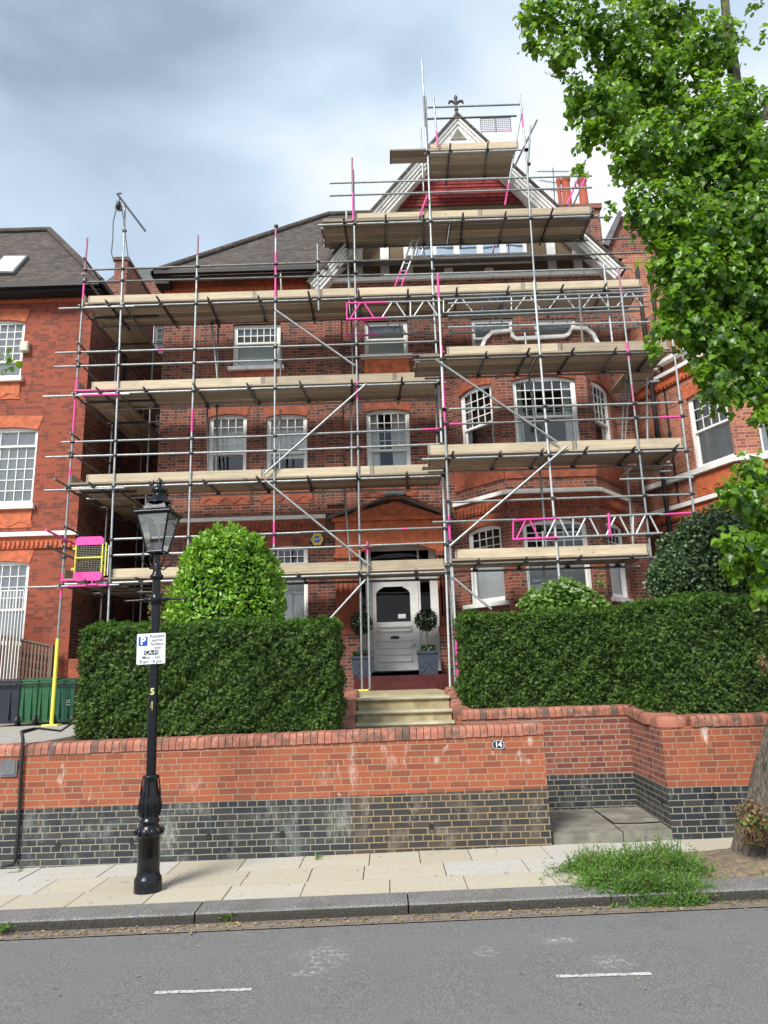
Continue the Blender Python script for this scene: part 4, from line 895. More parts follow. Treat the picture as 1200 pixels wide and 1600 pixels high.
# frame: posts, transom, head
for a, b in ((ua, PX(558, 950, DY)), (PX(572, 950, DY), dl), (dr, PX(657.5, 950, DY)), (PX(673, 950, DY), ub)): df.box(a, b, DY - .06, DY + .06, dfl, zd1, pc)
xs_ = [PX(558, 950, DY), PX(572, 950, DY), dl, dr, PX(657.5, 950, DY), PX(673, 950, DY)]
df.box(xs_[0], xs_[1], DY - .03, DY + .05, dfl, PZ(620, 985, DY), pc); df.box(xs_[4], xs_[5], DY - .03, DY + .05, dfl, PZ(620, 985, DY), pc)
for a, b in ((xs_[0], xs_[1]), (dl, dr), (xs_[4], xs_[5])): df.box(a, b, DY - .05, DY + .05, dtop, tz0, pc); df.box(a, b, DY - .05, DY + .05, tz1, zd1, pc)
for a, b in ((xs_[0], xs_[1]), (xs_[4], xs_[5])): df.box(a + .04, b - .04, DY - .045, DY - .03, dfl + .15, PZ(620, 993, DY), pc)
dfo = df.build('door_frame', house)
g = MB(); g.face([(ua, DY + .01, dfl), (ub, DY + .01, dfl), (ub, DY + .01, zd1), (ua, DY + .01, zd1)], 'glass_dark'); g.build('sidelight_glass', dfo)
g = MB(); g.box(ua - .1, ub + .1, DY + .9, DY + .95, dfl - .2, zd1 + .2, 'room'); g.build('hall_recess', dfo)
dd = MB(); gx0, gx1, gz0, gz1 = PX(588, 945, DY), PX(641, 945, DY), PZ(615, 972, DY), PZ(615, 917, DY)
def rails(mb, y0, y1):
    mb.box(dl + .01, gx0, y0, y1, dfl + .03, dtop - .01, pc); mb.box(gx1, dr - .01, y0, y1, dfl + .03, dtop - .01, pc); mb.box(gx0, gx1, y0, y1, dfl + .03, gz0, pc); mb.box(gx0, gx1, y0, y1, gz1, dtop - .01, pc)
rails(dd, DY - .045, DY - .005)
for s in (0, 1):                 # shaped shoulders of the glazed panel
    for i in range(5):
        t0 = i / 5; ww = .16 * (1 - t0) ** 2; x = gx0 if s == 0 else gx1 - ww; dd.box(x, x + ww, DY - .044, DY - .006, gz1 - .16 * (t0 + .2), gz1 - .16 * t0, pc)
for a, b in ((979, 987), (1001, 1013), (1022, 1034)):
    z0, z1 = PZ(618, b, DY), PZ(618, a, DY)
    for q in ((gx0 + .03, gx1 - .0, z0, z0 + .018), (gx0 + .03, gx1, z1 - .018, z1), (gx0 + .03, gx0 + .05, z0, z1), (gx1 - .02, gx1, z0, z1)): dd.box(q[0], q[1], DY - .080, DY - .045, q[2], q[3], pc)
door = dd.build('door', house); door['label'] = 'white panelled front door with dark shaped glass'
g = MB(); g.face([(gx0, DY - .02, gz0), (gx1, DY - .02, gz0), (gx1, DY - .02, gz1), (gx0, DY - .02, gz1)], 'glass_dark'); g.build('door_glass', door)
g = MB(); x, z = PX(617, 996, DY), PZ(617, 996, DY); g.box(x - .10, x + .10, DY - .07, DY - .045, z - .035, z + .02, 'coupler'); g.tube((x - .07, DY - .09, z + .03), (x + .07, DY - .09, z + .03), .012, 'alu', 8); g.build('letter_flap', door)
g = MB(); x, z = PX(647, 1008, DY), PZ(647, 1008, DY); g.lathe((x, DY - .10, z - .03), [(.02, 0), (.034, .03), (.02, .06)], 'alu', 10); g.tube((x, DY - .09, z), (x, DY - .04, z), .012, 'alu', 8); g.build('handle', door)
g = MB(); x, z = PX(628, 963, DY), PZ(628, 963, DY); g.box(x - .09, x + .09, DY - .035, DY - .03, z - .05, z + .05, 'signwhite'); g.build('paper_notice', door)
# brick and terracotta surround
sp = MB(); PYp = FY - .16
zap = PZ(617, 776, PYp); xap = PX(617, 776, PYp); pl0 = P(520, 815, PYp); pr0 = P(690, 806, PYp); zb0 = min(pl0.z, pr0.z)
sp.prism([(pl0.x, PYp, zb0), (pr0.x, PYp, zb0), (pr0.x - .1, PYp, zb0 + .1), (xap, PYp, zap - .12), (pl0.x + .1, PYp, zb0 + .1)], (0, .16, 0), 'terracotta')
n = 12; arch_pts = []
for i in range(n + 1):
    t = -1 + 2 * i / n; arch_pts.append((xap + t * 1.0, zb0 + .12 + .38 * (1 - t * t)))
for a, b in zip(arch_pts[:-1], arch_pts[1:]): sp.prism([(a[0], PYp - .04, a[1]), (b[0], PYp - .04, b[1]), (b[0], PYp - .04, b[1] + .07), (a[0], PYp - .04, a[1] + .07)], (0, .04, 0), 'terracotta')
zfr = PZ(617, 842, PYp)
aL, aR = PX(560, 900, PYp), PX(684, 900, PYp); hw = (aR - aL) / 2; xc = (aL + aR) / 2; zs0 = PZ(620, 862, PYp); zs1 = PZ(620, 848, PYp)
for i in range(12):
    t0, t1 = -1 + i / 6, -1 + (i + 1) / 6; h = lambda t: zs0 + (zs1 - zs0) * (1 - t * t)
    sp.prism([(xc + hw * t0, PYp, h(t0)), (xc + hw * t1, PYp, h(t1)), (xc + hw * t1, PYp, zb0), (xc + hw * t0, PYp, zb0)], (0, .16, 0), 'terracotta')
sp.box(pl0.x + .05, aL, PYp, FY, zs0 - .02, zb0, 'terracotta'); sp.box(aR, pr0.x, PYp, FY, zs0 - .02, zb0, 'terracotta')
sp.box(pl0.x - .02, pr0.x + .03, PYp - .09, PYp, zb0 - .02, zb0 + .07, 'terracotta'); sp.build('pediment', house)
cap = MB()
for s, e in ((-1, pl0), (1, pr0)):
    a = Vector((e.x + s * .12, 0, zb0 + .04)); b = Vector((xap, 0, zap)); cap.prism([(a.x, PYp - .14, a.z), (b.x, PYp - .14, b.z), (b.x, PYp - .14, b.z + .035), (a.x, PYp - .14, a.z + .035)], (0, .3, 0), 'lead')
cap.box(xap - .24, xap + .24, PYp - .06, FY, zap + .02, zap + .16, 'lead'); cap.build('pediment_roof', house)
for a, b in ((PX(524, 900, PYp), aL), (aR, PX(692, 900, PYp))):
    mb = MB(); zb1 = PZ(550, 985, PYp); mb.box(a, b, PYp, FY - .001, zb1, zs0 - .02, 'terracotta_dark')
    for i in range(4): u0 = a + .03 + (b - a - .06) * i / 4; mb.box(u0, u0 + .03, PYp - .02, PYp, zb1 + .25, zs0 - .12, 'terracotta_dark')
    mb.box(a - .03, b + .03, PYp - .05, FY - .002, zs0 - .12, zs0 - .02, 'terracotta_dark'); mb.box(a - .03, b + .03, PYp - .05, FY - .002, zb1 - .1, zb1 + .03, 'terracotta_dark'); mb.box(a - .01, b + .01, PYp - .03, FY - .002, 1.6, zb1 - .1, 'brick_main')
    mb.build('pilaster', house)
# iron boot-plinth pads at the wall foot
# ---- recessed wing between the houses (deep in the passage)
wing = MB(); RWY = 21.5; wops = []
A1, B1 = (-9.5, RWY), (XL + .2, RWY)
for r_ in ((240, 508, 262, 552), (238, 645, 262, 678), (236, 790, 258, 822)): wops.append(opx(*r_, A=A1, B=B1))
wops = [(o[0], min(o[1], 9.5 + XL - .02), o[2], o[3]) for o in wops]
wall_open(wing, A1, B1, 1.0, PZ(230, 470, RWY), wops, 'brick_main'); wing.build('rear_wing_wall', house)
for o in wops: window(house, A1, B1, o, 2, 2, 0, .5, 'blindw', (0, 1, 0, 1))

# ---- ridge chimney of the main house at right, far chimney pots, aerial
mb = MB(); q = P(925, 338, 19.6); mb.box(q.x - 1.25, q.x + .25, 19.6, 20.6, 13.5, q.z + .25, 'brick_main'); mb.box(q.x - 1.32, q.x + .32, 19.53, 20.67, q.z + .25, q.z + .42, 'brick_main'); ch = mb.build('chimney', house)
cz0 = q.z + .42
for px, r, yy in ((874, .07, 20.3), (885, .145, 19.9), (911, .14, 19.9)):
    x = PX(px, 300, yy); h = PZ(px, 279, yy) - cz0; mb = MB(); mb.lathe((x, yy, cz0), [(r * 1.2, 0), (r * 1.2, .1), (r, .16), (r * .9, h * .8), (r * .9, h - .16), (r * 1.1, h - .12), (r * 1.1, h - .03), (r * .85, h), (r * .7, h - .1)], 'pot', 16); mb.build('chimney_pot', ch)
ae = thing('tv_aerial', 'spindly rooftop television aerial standing left of the orange chimney pots', 'aerial')
q = P(862, 318, 20.5); tp = P(864, 262, 20.5); mb = MB(); mb.tube((q.x, 20.5, cz0 - 1.6), tp, .018, 'galvdark', 6); mb.build('mast', ae)
mb = MB()
for py, L0 in ((268, .55), (285, .45), (297, .35)):
    c = P(864, py, 20.5); d = Vector((1, .15, .08 if py < 280 else -.1)).normalized(); mb.tube(c - d * L0, c + d * L0, .010, 'galvdark', 5)
    for k in range(-4, 5): m_ = c + d * L0 * k / 4; mb.tube(m_ - Vector((-.1, .2, .12)), m_ + Vector((-.1, .2, .12)), .006, 'galvdark', 4)
mb.build('aerial_rods', ae)

# ---- left neighbour
lh = thing('house', 'orange red brick house with white sash windows at the left edge', 'house')
XLr = PX(129, 700, FY); A2, B2 = (-15, FY), (XLr, FY); ezl = PZ(70, 459, FY)
lo_ = [opx(-48, 500, 36, 591, A2, B2), opx(-40, 668, 55, 789, A2, B2), opx(-50, 877, 41, 1010, A2, B2)]
mb = MB(); wall_open(mb, A2, B2, 1.0, ezl, lo_, 'brick_left'); mb.face([(XLr, FY, 1.0), (XLr, 26, 1.0), (XLr, 26, ezl), (XLr, FY, ezl)], 'brick_main'); mb.face([(-15, 26, 1), (-15, FY, 1), (-15, FY, ezl), (-15, 26, ezl)], 'brick_left'); mb.build('brick_wall', lh)
window(lh, A2, B2, lo_[0], 6, 5, 0, .30, 'curtain', (0, 1, 0, 1)); window(lh, A2, B2, lo_[1], 6, 6, 0, .01 + .74, 'curtain', (0, 1, 0, 1), rl=6, lcols=6) if 0 else window(lh, A2, B2, lo_[1], 3, 1, 5, .76, 'curtain', (0, 1, 0, 1), lcols=6)
window(lh, A2, B2, lo_[2], 6, 4, 0, .42, 'blindw', (0, 1, 0, 1))
for o in lo_: lintel(lh, A2, B2, o, .08, .30)
for o in lo_[:2]: sill(lh, A2, B2, o[0] - .1, o[1] + .08, o[2], .12); apron(lh, A2, B2, o[0] - .05, o[1] + .02, o[2] - .12, .45)
zz = PZ(60, 836, FY); band(lh, A2, B2, 0, 15 + XLr + .05, zz - .04, zz + .06, .14, 'stone', 'string_course'); band(lh, A2, B2, 0, 15 + XLr, zz - .32, zz - .042, .05, 'terracotta', 'dentil_band', .11)
band(lh, A2, B2, 0, 15 + XLr, ezl - .12, ezl + .0, .10, 'terracotta', 'eaves_cornice', .1); band(lh, A2, B2, 0, 15 + XLr + .04, ezl - .26, ezl - .122, .05, 'terracotta', 'eaves_cornice')
band(lh, A2, B2, 12, 15 + XLr + .05, 1.0, PZ(100, 1030, FY), .07, 'terracotta_dark', 'plinth')
c0 = Vector((XLr + .35, FY - .4, ezl + .03)); top = P(36, 363, FY - .4 + 2.9); hx = Vector((c0.x - 2.95, c0.y + 2.95, PZ(36, 363, FY + 2.55)))
mb = MB(); mb.face([Vector((-16, c0.y, c0.z)), c0, hx, Vector((-16, hx.y, hx.z))], 'rooftile'); mb.face([c0, Vector((c0.x, 26, c0.z)), Vector((hx.x, 26 - 2.9, hx.z)), hx], 'rooftile')
mb.path([c0 + Vector((0, 0, .04)), hx + Vector((0, 0, .06))], .09, 'rooftile'); mb.path([hx + Vector((0, 0, .06)), Vector((-16, hx.y, hx.z + .06))], .09, 'rooftile'); mb.face([Vector((-16, hx.y, hx.z)), hx, Vector((hx.x, 23, hx.z)), Vector((-16, 23, hx.z))], 'lead'); mb.build('roof', lh)
mb = MB(); mb.box(-16, c0.x + .05, c0.y - .12, c0.y, c0.z - .12, c0.z + .02, 'gutter'); mb.box(-16, c0.x, c0.y, FY + .0, c0.z - .20, c0.z - .06, 'gutter'); mb.box(c0.x - .0, c0.x + .10, c0.y - .12, 24, c0.z - .12, c0.z + .02, 'gutter'); mb.box(XLr, c0.x, c0.y, 24, c0.z - .16, c0.z - .04, 'gutter'); mb.build('gutter', lh)
# skylight lies on the slope
nrm = (c0 - Vector((-16, c0.y, c0.z))).cross(hx - c0).normalized(); 
def on_roof(px, py):
    r = ray(px, py); o = Vector((0, 0, EYE)); t = (c0 - o).dot(nrm) / r.dot(nrm); return o + r * t
q = [on_roof(-18, 431), on_roof(22, 431), on_roof(46, 404), on_roof(8, 404)]; up = nrm * (1 if nrm.z > 0 else -1)
mb = MB(); mb.prism([p + up * .0 for p in q], up * .09, 'lead'); q2 = [q[0].lerp(q[2], .08), q[1].lerp(q[3], .08), q[2].lerp(q[0], .08), q[3].lerp(q[1], .08)]; mb.prism([p + up * .09 for p in q2], up * .012, 'blindw'); mb.build('skylight', lh)
# side drainpipes & passage chimney
mb = MB(); mb.tube((XLr + .08, 18.6, 1.2), (XLr + .08, 18.6, ezl - .1), .05, 'gutter', 8); mb.build('drainpipe', lh)
q = P(176, 466, 19.0); q1 = P(196, 466, 19.0); qt = PZ(185, 407, 19.0); mb = MB(); mb.box(q.x, q1.x, 19, 21.4, 11, qt, 'brick_main'); mb.box(q.x - .04, q1.x + .04, 18.96, 21.44, qt, qt + .1, 'brick_main'); mb.build('chimney', lh)
mb = MB(); mb.face([(-9.6, 22.5, PZ(140, 441, 22.5)), (q.x + .3, 22.5, PZ(140, 441, 22.5)), (q.x + .3, 24.0, PZ(140, 421, 24)), (-9.6, 24.0, PZ(140, 421, 24))], 'slate'); mb.box(-9.6, q.x + .3, 22.4, 22.5, 9, PZ(140, 441, 22.4), 'brick_main'); mb.build('rear_slate_roof', lh)

# ---- right neighbour: wide canted bay coming forward
rh = thing('house', 'bright orange brick house with a wide bay at the right edge, partly hidden by leaves', 'house')
zS = PZ(1147, 712, 14.7)
rb0 = (6.32, 17.6); rbx = G(1068, 741, zS); rb1 = (PX(1050, 700, 16.3), 16.3); c_ = P(1149, 700, 14.7); rb2 = (c_.x, 14.7); rb3 = (c_.x + 2.6, 14.5); rb4 = (c_.x + 2.65, 18)
def rop(A, B, u0, u1, z0, z1): return (u0, u1, z0, z1)
L12 = math.hypot(rb2[0] - rb1[0], rb2[1] - rb1[1])
ua_, zt_ = PL(1070, 612, rb1, rb2); ub_, _ = PL(1146, 690, rb1, rb2); zt_ = PL(1120, 598, rb1, rb2)[1]; zb_2 = PL(1110, 727, rb1, rb2)[1]
o12 = (max(.2, ua_), min(L12 - .05, ub_), zb_2, zt_)
L23 = math.hypot(rb3[0] - rb2[0], rb3[1] - rb2[1]); o23 = (.55, 2.1, zb_2, zt_)
mb = MB(); rz1 = 10.6
fl = [(rb0, rb1, []), (rb1, rb2, [o12, (o12[0], o12[1], 2.7, 4.4), (o12[0], o12[1], 8.6, 10.0)]), (rb2, rb3, [o23, (.55, 2.1, 2.7, 4.4)]), (rb3, rb4, [])]
for A, B, ops in fl: wall_open(mb, A, B, 1.2, rz1, ops, 'brick_right', .16)
mb.prism([(*rb0, rz1), (*rb1, rz1), (*rb2, rz1), (*rb3, rz1), (*rb4, rz1)], (0, 0, .05), 'lead')
mb.box(6.3, 14, 17.55, 17.6, 1.2, 13.2, 'brick_right'); mb.face([(6.3, 17.55, 1.2), (6.3, 22, 1.2), (6.3, 22, 13.2), (6.3, 17.55, 13.2)][::-1], 'brick_main')
mb.build('brick_wall', rh)
for A, B, ops in fl:
    for o in ops: window(rh, A, B, o, 4, 3, 0, .50, 'curtain', (0, 1, 0, 1)); lintel(rh, A, B, o, .05, .28)
    Ln = math.hypot(B[0] - A[0], B[1] - A[1])
    if (A, B) == (rb0, rb1) or (A, B) == (rb3, rb4): Ln2 = Ln
    band(rh, A, B, -.03, Ln + .03, zb_2 - .12, zb_2 - .0, .12, 'stone', 'sill_band'); zz = PL(1120, 775, rb1, rb2)[1]
    band(rh, A, B, -.03, Ln + .03, zz - .05, zz + .05, .12, 'stone', 'string_course'); band(rh, A, B, -.03, Ln + .03, zz - .3, zz - .052, .05, 'terracotta', 'dentil_band', .12)
    zz = PL(1075, 570, rb1, rb2)[1]; band(rh, A, B, -.03, Ln + .03, zz - .03, zz + .06, .14, 'stone', 'string_course'); band(rh, A, B, 0, Ln, zz - .3, zz - .032, .05, 'terracotta', 'dentil_band', .12)
    zz = PL(1075, 549, rb1, rb2)[1]; band(rh, A, B, -.03, Ln + .03, zz - .03, zz + .06, .18, 'stone', 'string_course')
    if len(ops): apron(rh, A, B, ops[0][0], ops[0][1], zb_2 - .12, .5)
UY = 18.5; ug = [P(x, y, UY) for x, y in ((950, 470), (947, 383), (968, 338), (1080, 330), (1080, 470))]
mb = MB(); mb.prism([(v.x, UY, v.z) for v in ug], (0, 4, 0), 'brick_main'); e_, f_ = ug[1], ug[2]
mb.prism([(e_.x - .12, UY - .15, e_.z - .05), (f_.x - .05, UY - .15, f_.z + .1), (f_.x + .05, UY - .15, f_.z + .02), (e_.x + .02, UY - .15, e_.z - .12)], (0, 4, 0), 'lead')
mb.build('upper_gable', rh)
for px, py in ((14, 0),):
    pass
# ---- boxes on walls
q = P(41, 544, FY); mb = MB(); mb.box(q.x - .10, q.x + .10, FY - .12, FY, q.z - .13, q.z + .13, 'beige'); mb.box(q.x - .08, q.x + .08, FY - .135, FY - .12, q.z - .11, q.z + .11, 'beige'); tag(mb.build('alarm_box'), 'small beige alarm box beside the top window of the left house', 'alarm box')
al = thing('alarm_box', 'yellow and blue hexagonal alarm box on the brick left of the porch', 'alarm box'); q = P(496, 843.5, FY)
hexp = lambda r, y: [(q.x + r * math.cos(R(60 * i)), y, q.z + r * 1.05 * math.sin(R(60 * i))) for i in range(6)]
mb = MB(); mb.prism(hexp(.165, FY - .06), (0, .06, 0), 'signblue'); mb.prism(hexp(.152, FY - .072), (0, .012, 0), 'signyellow'); mb.build('case', al)
mb = MB(); mb.prism(hexp(.085, FY - .076), (0, .004, 0), 'signblue'); mb.build('badge', al); text('ADT', .075, 'signwhite', al, (q.x, FY - .078, q.z), bold=.002)

# ------------------------------------------------------------------ scaffolding
DL, DI, DR, DRI = 15.0, 15.95, 13.8, 14.75
sc = thing('scaffolding', 'grey tube scaffolding with timber boards and pink painted joints covering the big house', 'scaffolding')
COUP = []
def tube(name, p, q, r=.0242, pink=(), mat=None, par=None):
    """one scaffold tube; pink = list of (t0,t1[,material]) painted stretches"""
    p, q = Vector(p), Vector(q); mb = MB(); cuts = [0.0, 1.0]
    for s in pink: cuts += [s[0], s[1]]
    cuts = sorted(set(cuts)); base = mat or random.choice(['galv', 'galv', 'galv', 'galvdark'])
    for a, b in zip(cuts[:-1], cuts[1:]):
        mm = base
        for s in pink:
            if s[0] <= (a + b) / 2 <= s[1]: mm = s[2] if len(s) > 2 else 'pink'
        mb.tube(p.lerp(q, a), p.lerp(q, b), r, mm, 8, caps=True)
    return mb.build(name, par or sc, uv=False)
def std(x0, y0, x1, y1, D, name='standard', pinks=(), ground=None, mat=None):
    """standard through two photo points (top, bottom) on depth D; pinks given as photo y ranges"""
    a, b = P(x0, y0, D), P(x1, y1, D)
    if ground is not None:
        d = (b - a); b = a + d * ((ground - a.z) / d.z)
    ps = []
    for y_a, y_b, *m in pinks:
        za, zb = PZ((x0 + x1) / 2, y_a, D), PZ((x0 + x1) / 2, y_b, D)
        t0, t1 = (a.z - za) / (a.z - b.z), (a.z - zb) / (a.z - b.z); ps.append((max(0, t0), min(1, t1), *(m or ['pink'])))
    o = tube(name, a, b, pink=ps, mat=mat); STD.append((a, b, D)); return o
STD = []; GT, GL_ = 1.66, 1.18
std(136.5, 372, 95, 935, DL, pinks=[(372, 432, 'pinkfade'), (440, 468), (590, 676, 'pink'), (730, 745), (895, 932)], ground=GL_, mat='galv')
std(196, 318, 172, 890, DL, ground=GL_ + .12, mat='galv')
std(309.5, 368, 294, 850, DL, pinks=[(368, 400, 'pinkfade'), (640, 675)], ground=1.3, mat='galv')
std(431, 351, 428, 860, DL, pinks=[(351, 372, 'pinkfade'), (395, 465), (815, 850)], ground=1.3, mat='galv')
std(552, 266, 566, 1078, DL, pinks=[(595, 625)], ground=1.70, mat='galv')
std(550, 247, 552, 345, DL - .06, pinks=[(247, 285, 'pinkfade'), (300, 345)])
std(574, 846, 578, 1078, DL - .06, ground=1.70, pinks=[(846, 866)], mat='galv')
std(659, 93, 667, 240, DL - .05, pinks=[(150, 200, 'galvdark')])
std(665, 150, 676, 440, DL, mat='galv'); std(657, 198, 662, 300, DI)
std(675, 430, 699, 850, DL, mat='galv', ground=1.66)
std(684, 428, 693, 640, DR, pinks=[(428, 466)], mat='alu'); std(690, 540, 708, 960, DR, pinks=[(540, 556), (585, 668), (805, 850)], mat='galv')
std(706, 880, 716, 1065, DR + .0, pinks=[(985, 1065)], mat='alu', ground=1.68); std(688, 640, 703, 1060, DL - .1, mat='alu', ground=1.66)
std(681, 590, 684, 740, DL + .1, mat='galvdark'); 
std(820, 215, 843.5, 560, DL, mat='galv'); std(834, 440, 874, 905, DR, ground=1.4, mat='alu')
std(966, 417, 1022, 912, DR, pinks=[(417, 458, 'pinkfade'), (535, 560), (600, 640, 'pinkfade')], ground=1.4, mat='galv')
std(943, 412, 957, 536, DL, mat='galv'); std(1047, 500, 1084, 800, DR, ground=1.4, mat='galv')
std(812, 148, 822, 240, DL, pinks=[(180, 200)]); std(829, 195, 824, 280, DL + .5)
std(677, 150, 684, 229, DL - .08, pinks=[(205, 229)]); std(541, 328, 547, 500, DI); std(496, 382, 498, 485, DL - .06, mat='galv')
# inner row, seen between the boards
for a in ((326, 462, 340, 592), (341, 502, 340, 592), (323, 604, 326, 752), (339, 634, 338, 752), (438, 420, 440, 460), (441, 520, 438, 600), (438, 640, 437, 752), (547, 440, 552, 600), (548, 596, 550, 752),
          (536, 740, 549, 900), (820, 520, 828, 600), (830, 610, 840, 700), (842, 720, 852, 830), (905, 460, 912, 560), (975, 590, 972, 690), (985, 560, 977, 690), (1010, 590, 1012, 700), (978, 720, 990, 860), (848, 830, 850, 900)):
    std(*a, DI if a[0] < 700 else DRI, mat='galvdark' if a[0] % 2 else 'galv')
# return scaffold running back into the passage between the houses
XA, XB = PX(118, 610, DL), PX(184, 610, DL)
for y in (17.2, 19.4):
    for x in (XA, XB): tube('standard', (x, y, 1.2), (x, y, 11.6), mat='galv')
LIFTS = [PZ(300, 475, DL), PZ(300, 611, DL), PZ(300, 757, DL), PZ(300, 907, DL)]
RL = [PZ(850, 557, DR), PZ(850, 712, DR), PZ(850, 878, DR)]
L5, L6 = PZ(850, 341, DL), PZ(760, 237, DL)
def hline(name, x0, y0, x1, y1, D, pinks=(), mat=None):
    a, b = P(x0, y0, D), P(x1, y1, D); z = (a.z + b.z) / 2; d = (b.z - a.z) * .5; a.z = z - d * .6; b.z = z + d * .6
    return tube(name, a, b, pink=[((x - x0) / (x1 - x0), (xx - x0) / (x1 - x0), *m) for x, xx, *m in pinks], mat=mat)
g = 'guard_rail'
for a in ((137, 422, 560, 408, DL), (560, 408, 1020, 395, DL), (133, 440, 600, 430, DL), (600, 430, 985, 419, DL), (87, 551, 500, 540, DL), (500, 540, 683, 533, DL), (85, 573, 440, 563, DL), (440, 563, 683, 553, DL),
          (96, 691, 430, 681, DL), (430, 681, 690, 669, DL), (71, 714, 480, 703, DL), (480, 703, 690, 693, DL), (176, 843, 470, 832, DL), (470, 832, 695, 824, DL), (176, 868, 400, 860, DL), (400, 860, 695, 847, DL),
          (702, 639, 1059, 629, DR), (702, 663, 1066, 651, DR), (705, 785, 1082, 772, DR), (968, 749, 1083, 746, DR),
          (515, 286, 925, 275, DL), (515, 306, 925, 293, DL), (668, 168, 813, 163, DL), (668, 186, 807, 181, DL), (700, 511, 1040, 503, DL)):
    pk = []
    if a[:2] == (702, 663): pk = [(702, 722), (1030, 1066)]
    if a[:2] == (470, 832): pk = [(628, 636)]
    if a[:2] == (430, 681): pk = [(660, 688)]
    if a[:2] == (87, 551): pk = [(246, 256)]
    hline(g, *a, pinks=pk)
# lifts: ledgers, transoms, boards, toe boards
def board(name, x0, x1, y0, y1, z0, z1, mat):
    mb = MB(); lo = Vector((x0, y0, z0)); hi = Vector((x1, y1, z1)); c = (lo + hi) / 2; h = (hi - lo) / 2
    mb.box(-h.x, h.x, -h.y, h.y, -h.z, h.z, mat)
    if mat in ('toe', 'board'):       # nailed steel end bands
        for xx in (-h.x + .012, h.x - .042): mb.box(xx, xx + .03, -h.y - .002, h.y + .002, -h.z - .002, h.z + .002, 'galvdark')
    o = mb.build(name, sc, uv=False); o.location = c
    o.rotation_euler = (random.uniform(-.004, .004), random.uniform(-.002, .002), random.uniform(-.0015, .0015)); return o
def lift(z, x0, x1, Df, Di, front=True, toe=True, nb=4, toex=None, segs=None, step=1.15, toemat='toe', back=True, ppos=None, led=None, gap=0):
    l0, l1 = led or (x0 - .12, x1 + .1)
    if front: tube('ledger', (l0, Df, z), (l1, Df, z + .02), pink=ppos or ())
    if back: tube('ledger', (l0 + random.uniform(0, .3), Di, z), (l1, Di, z - .01))
    x = x0 + .5
    while x < x1:
        sk = random.uniform(-.07, .07); tube('transom', (x, Df - random.uniform(.18, .34), z + .05), (x + sk, Di + random.uniform(.12, .3), z + .05), mat=random.choice(['coupler', 'galvdark']))
        COUP.append(Vector((x, Df, z + .02))); COUP.append(Vector((x + sk, Di, z + .02))); x += step * random.uniform(.85, 1.15)
    segs = segs or [(x0, x0 + (x1 - x0) * .47), (x0 + (x1 - x0) * .47 + .01, x1)]
    zb = z + .078; wbd = (Di - Df + .12) / nb
    for i in range(nb):
        y = Df - .02 + i * wbd
        for a, b in segs:
            o = random.uniform(-.06, .06) if (a, b) != segs[0] else 0
            board('scaffold_board', a + (random.uniform(-.1, .05) if a == x0 else 0), b - .005, y + .010, y + wbd - .012 - gap, zb, zb + .038, 'board')
    if toe:
        t0, t1 = toex or (x0, x1); xs = [t0]; 
        while xs[-1] < t1 - 2.6: xs.append(xs[-1] + random.choice([2.4, 3.0, 3.9]))
        xs[-1 if len(xs) > 1 and t1 - xs[-1] < 1.0 else len(xs):] = []
        xs.append(t1)
        for a, b in zip(xs[:-1], xs[1:]): board('toe_board', a, b - .012, Df + .03 + random.uniform(-.006, .006), Df + .07, zb + .048, zb + .048 + .180, toemat)
xF = PX(690, 600, DL)
lift(LIFTS[0], PX(137, 470, DL) , PX(1003, 445, DL), DL, DI, ppos=None, segs=None, toemat='toe')
lift(LIFTS[1], PX(122, 612, DL), PX(690, 600, DL), DL, DI, toex=(PX(142, 605, DL), PX(694, 595, DL)))
lift(LIFTS[2], PX(110, 757, DL), PX(692, 745, DL), DL, DI, toex=(PX(134, 750, DL), PX(694, 740, DL)))
lift(LIFTS[3], PX(100, 910, DL), PX(700, 893, DL), DL, DI, toex=(PX(172, 905, DL), PX(697, 885, DL)))
lift(RL[0], PX(655, 572, DR), PX(1048, 545, DR), DR, DRI, toex=(PX(699, 557, DR), PX(1048, 545, DR)), step=.95)
lift(RL[1], PX(668, 710, DR), PX(1070, 698, DR), DR, DRI, toex=(PX(669, 705, DR), PX(1070, 695, DR)), step=.95)
lift(RL[2], PX(706, 880, DR), PX(1016, 866, DR), DR, DRI, toex=(PX(712, 872, DR), PX(1016, 860, DR)), step=.95)
# right side: boards carried in behind the bay corner
for z in RL[:2]:
    for i in range(3): board('scaffold_board', 5.55 + i * .235, 5.78 + i * .235, DRI + .1, 16.2, z + .09, z + .128, 'boardY')
    tube('transom', (5.6, DRI + .7, z + .06), (6.5, DRI + .7, z + .06), mat='galv')
lift(L5, PX(505, 360, DL), PX(928, 335, DL), DL, DI, toex=(PX(556, 345, DL), PX(926, 330, DL)), step=1.0)
board('scaffold_board', PX(505, 350, DL), PX(660, 350, DL), DL - .0, DL + .23, L5 + .125, L5 + .165, 'board')
tube('ledger', (PX(900, 340, DL), DL + .06, L5), (PX(958, 336, DL), DL + .06, L5 + .02)); tube('ledger', (PX(905, 370, DI), DI, L5), (PX(985, 367, DI), DI, L5 + .02))
lift(L6, PX(671, 240, DL), PX(808, 236, DL), DL, DI, toex=(PX(671, 240, DL), PX(812, 232, DL)), step=.9, segs=[(PX(671, 240, DL), PX(808, 236, DL))])
for i in range(2): board('scaffold_board', PX(609, 235, DL), PX(700, 235, DL), DL + .02 + i * .235, DL + .245 + i * .235, L6 + .125, L6 + .165, 'board')
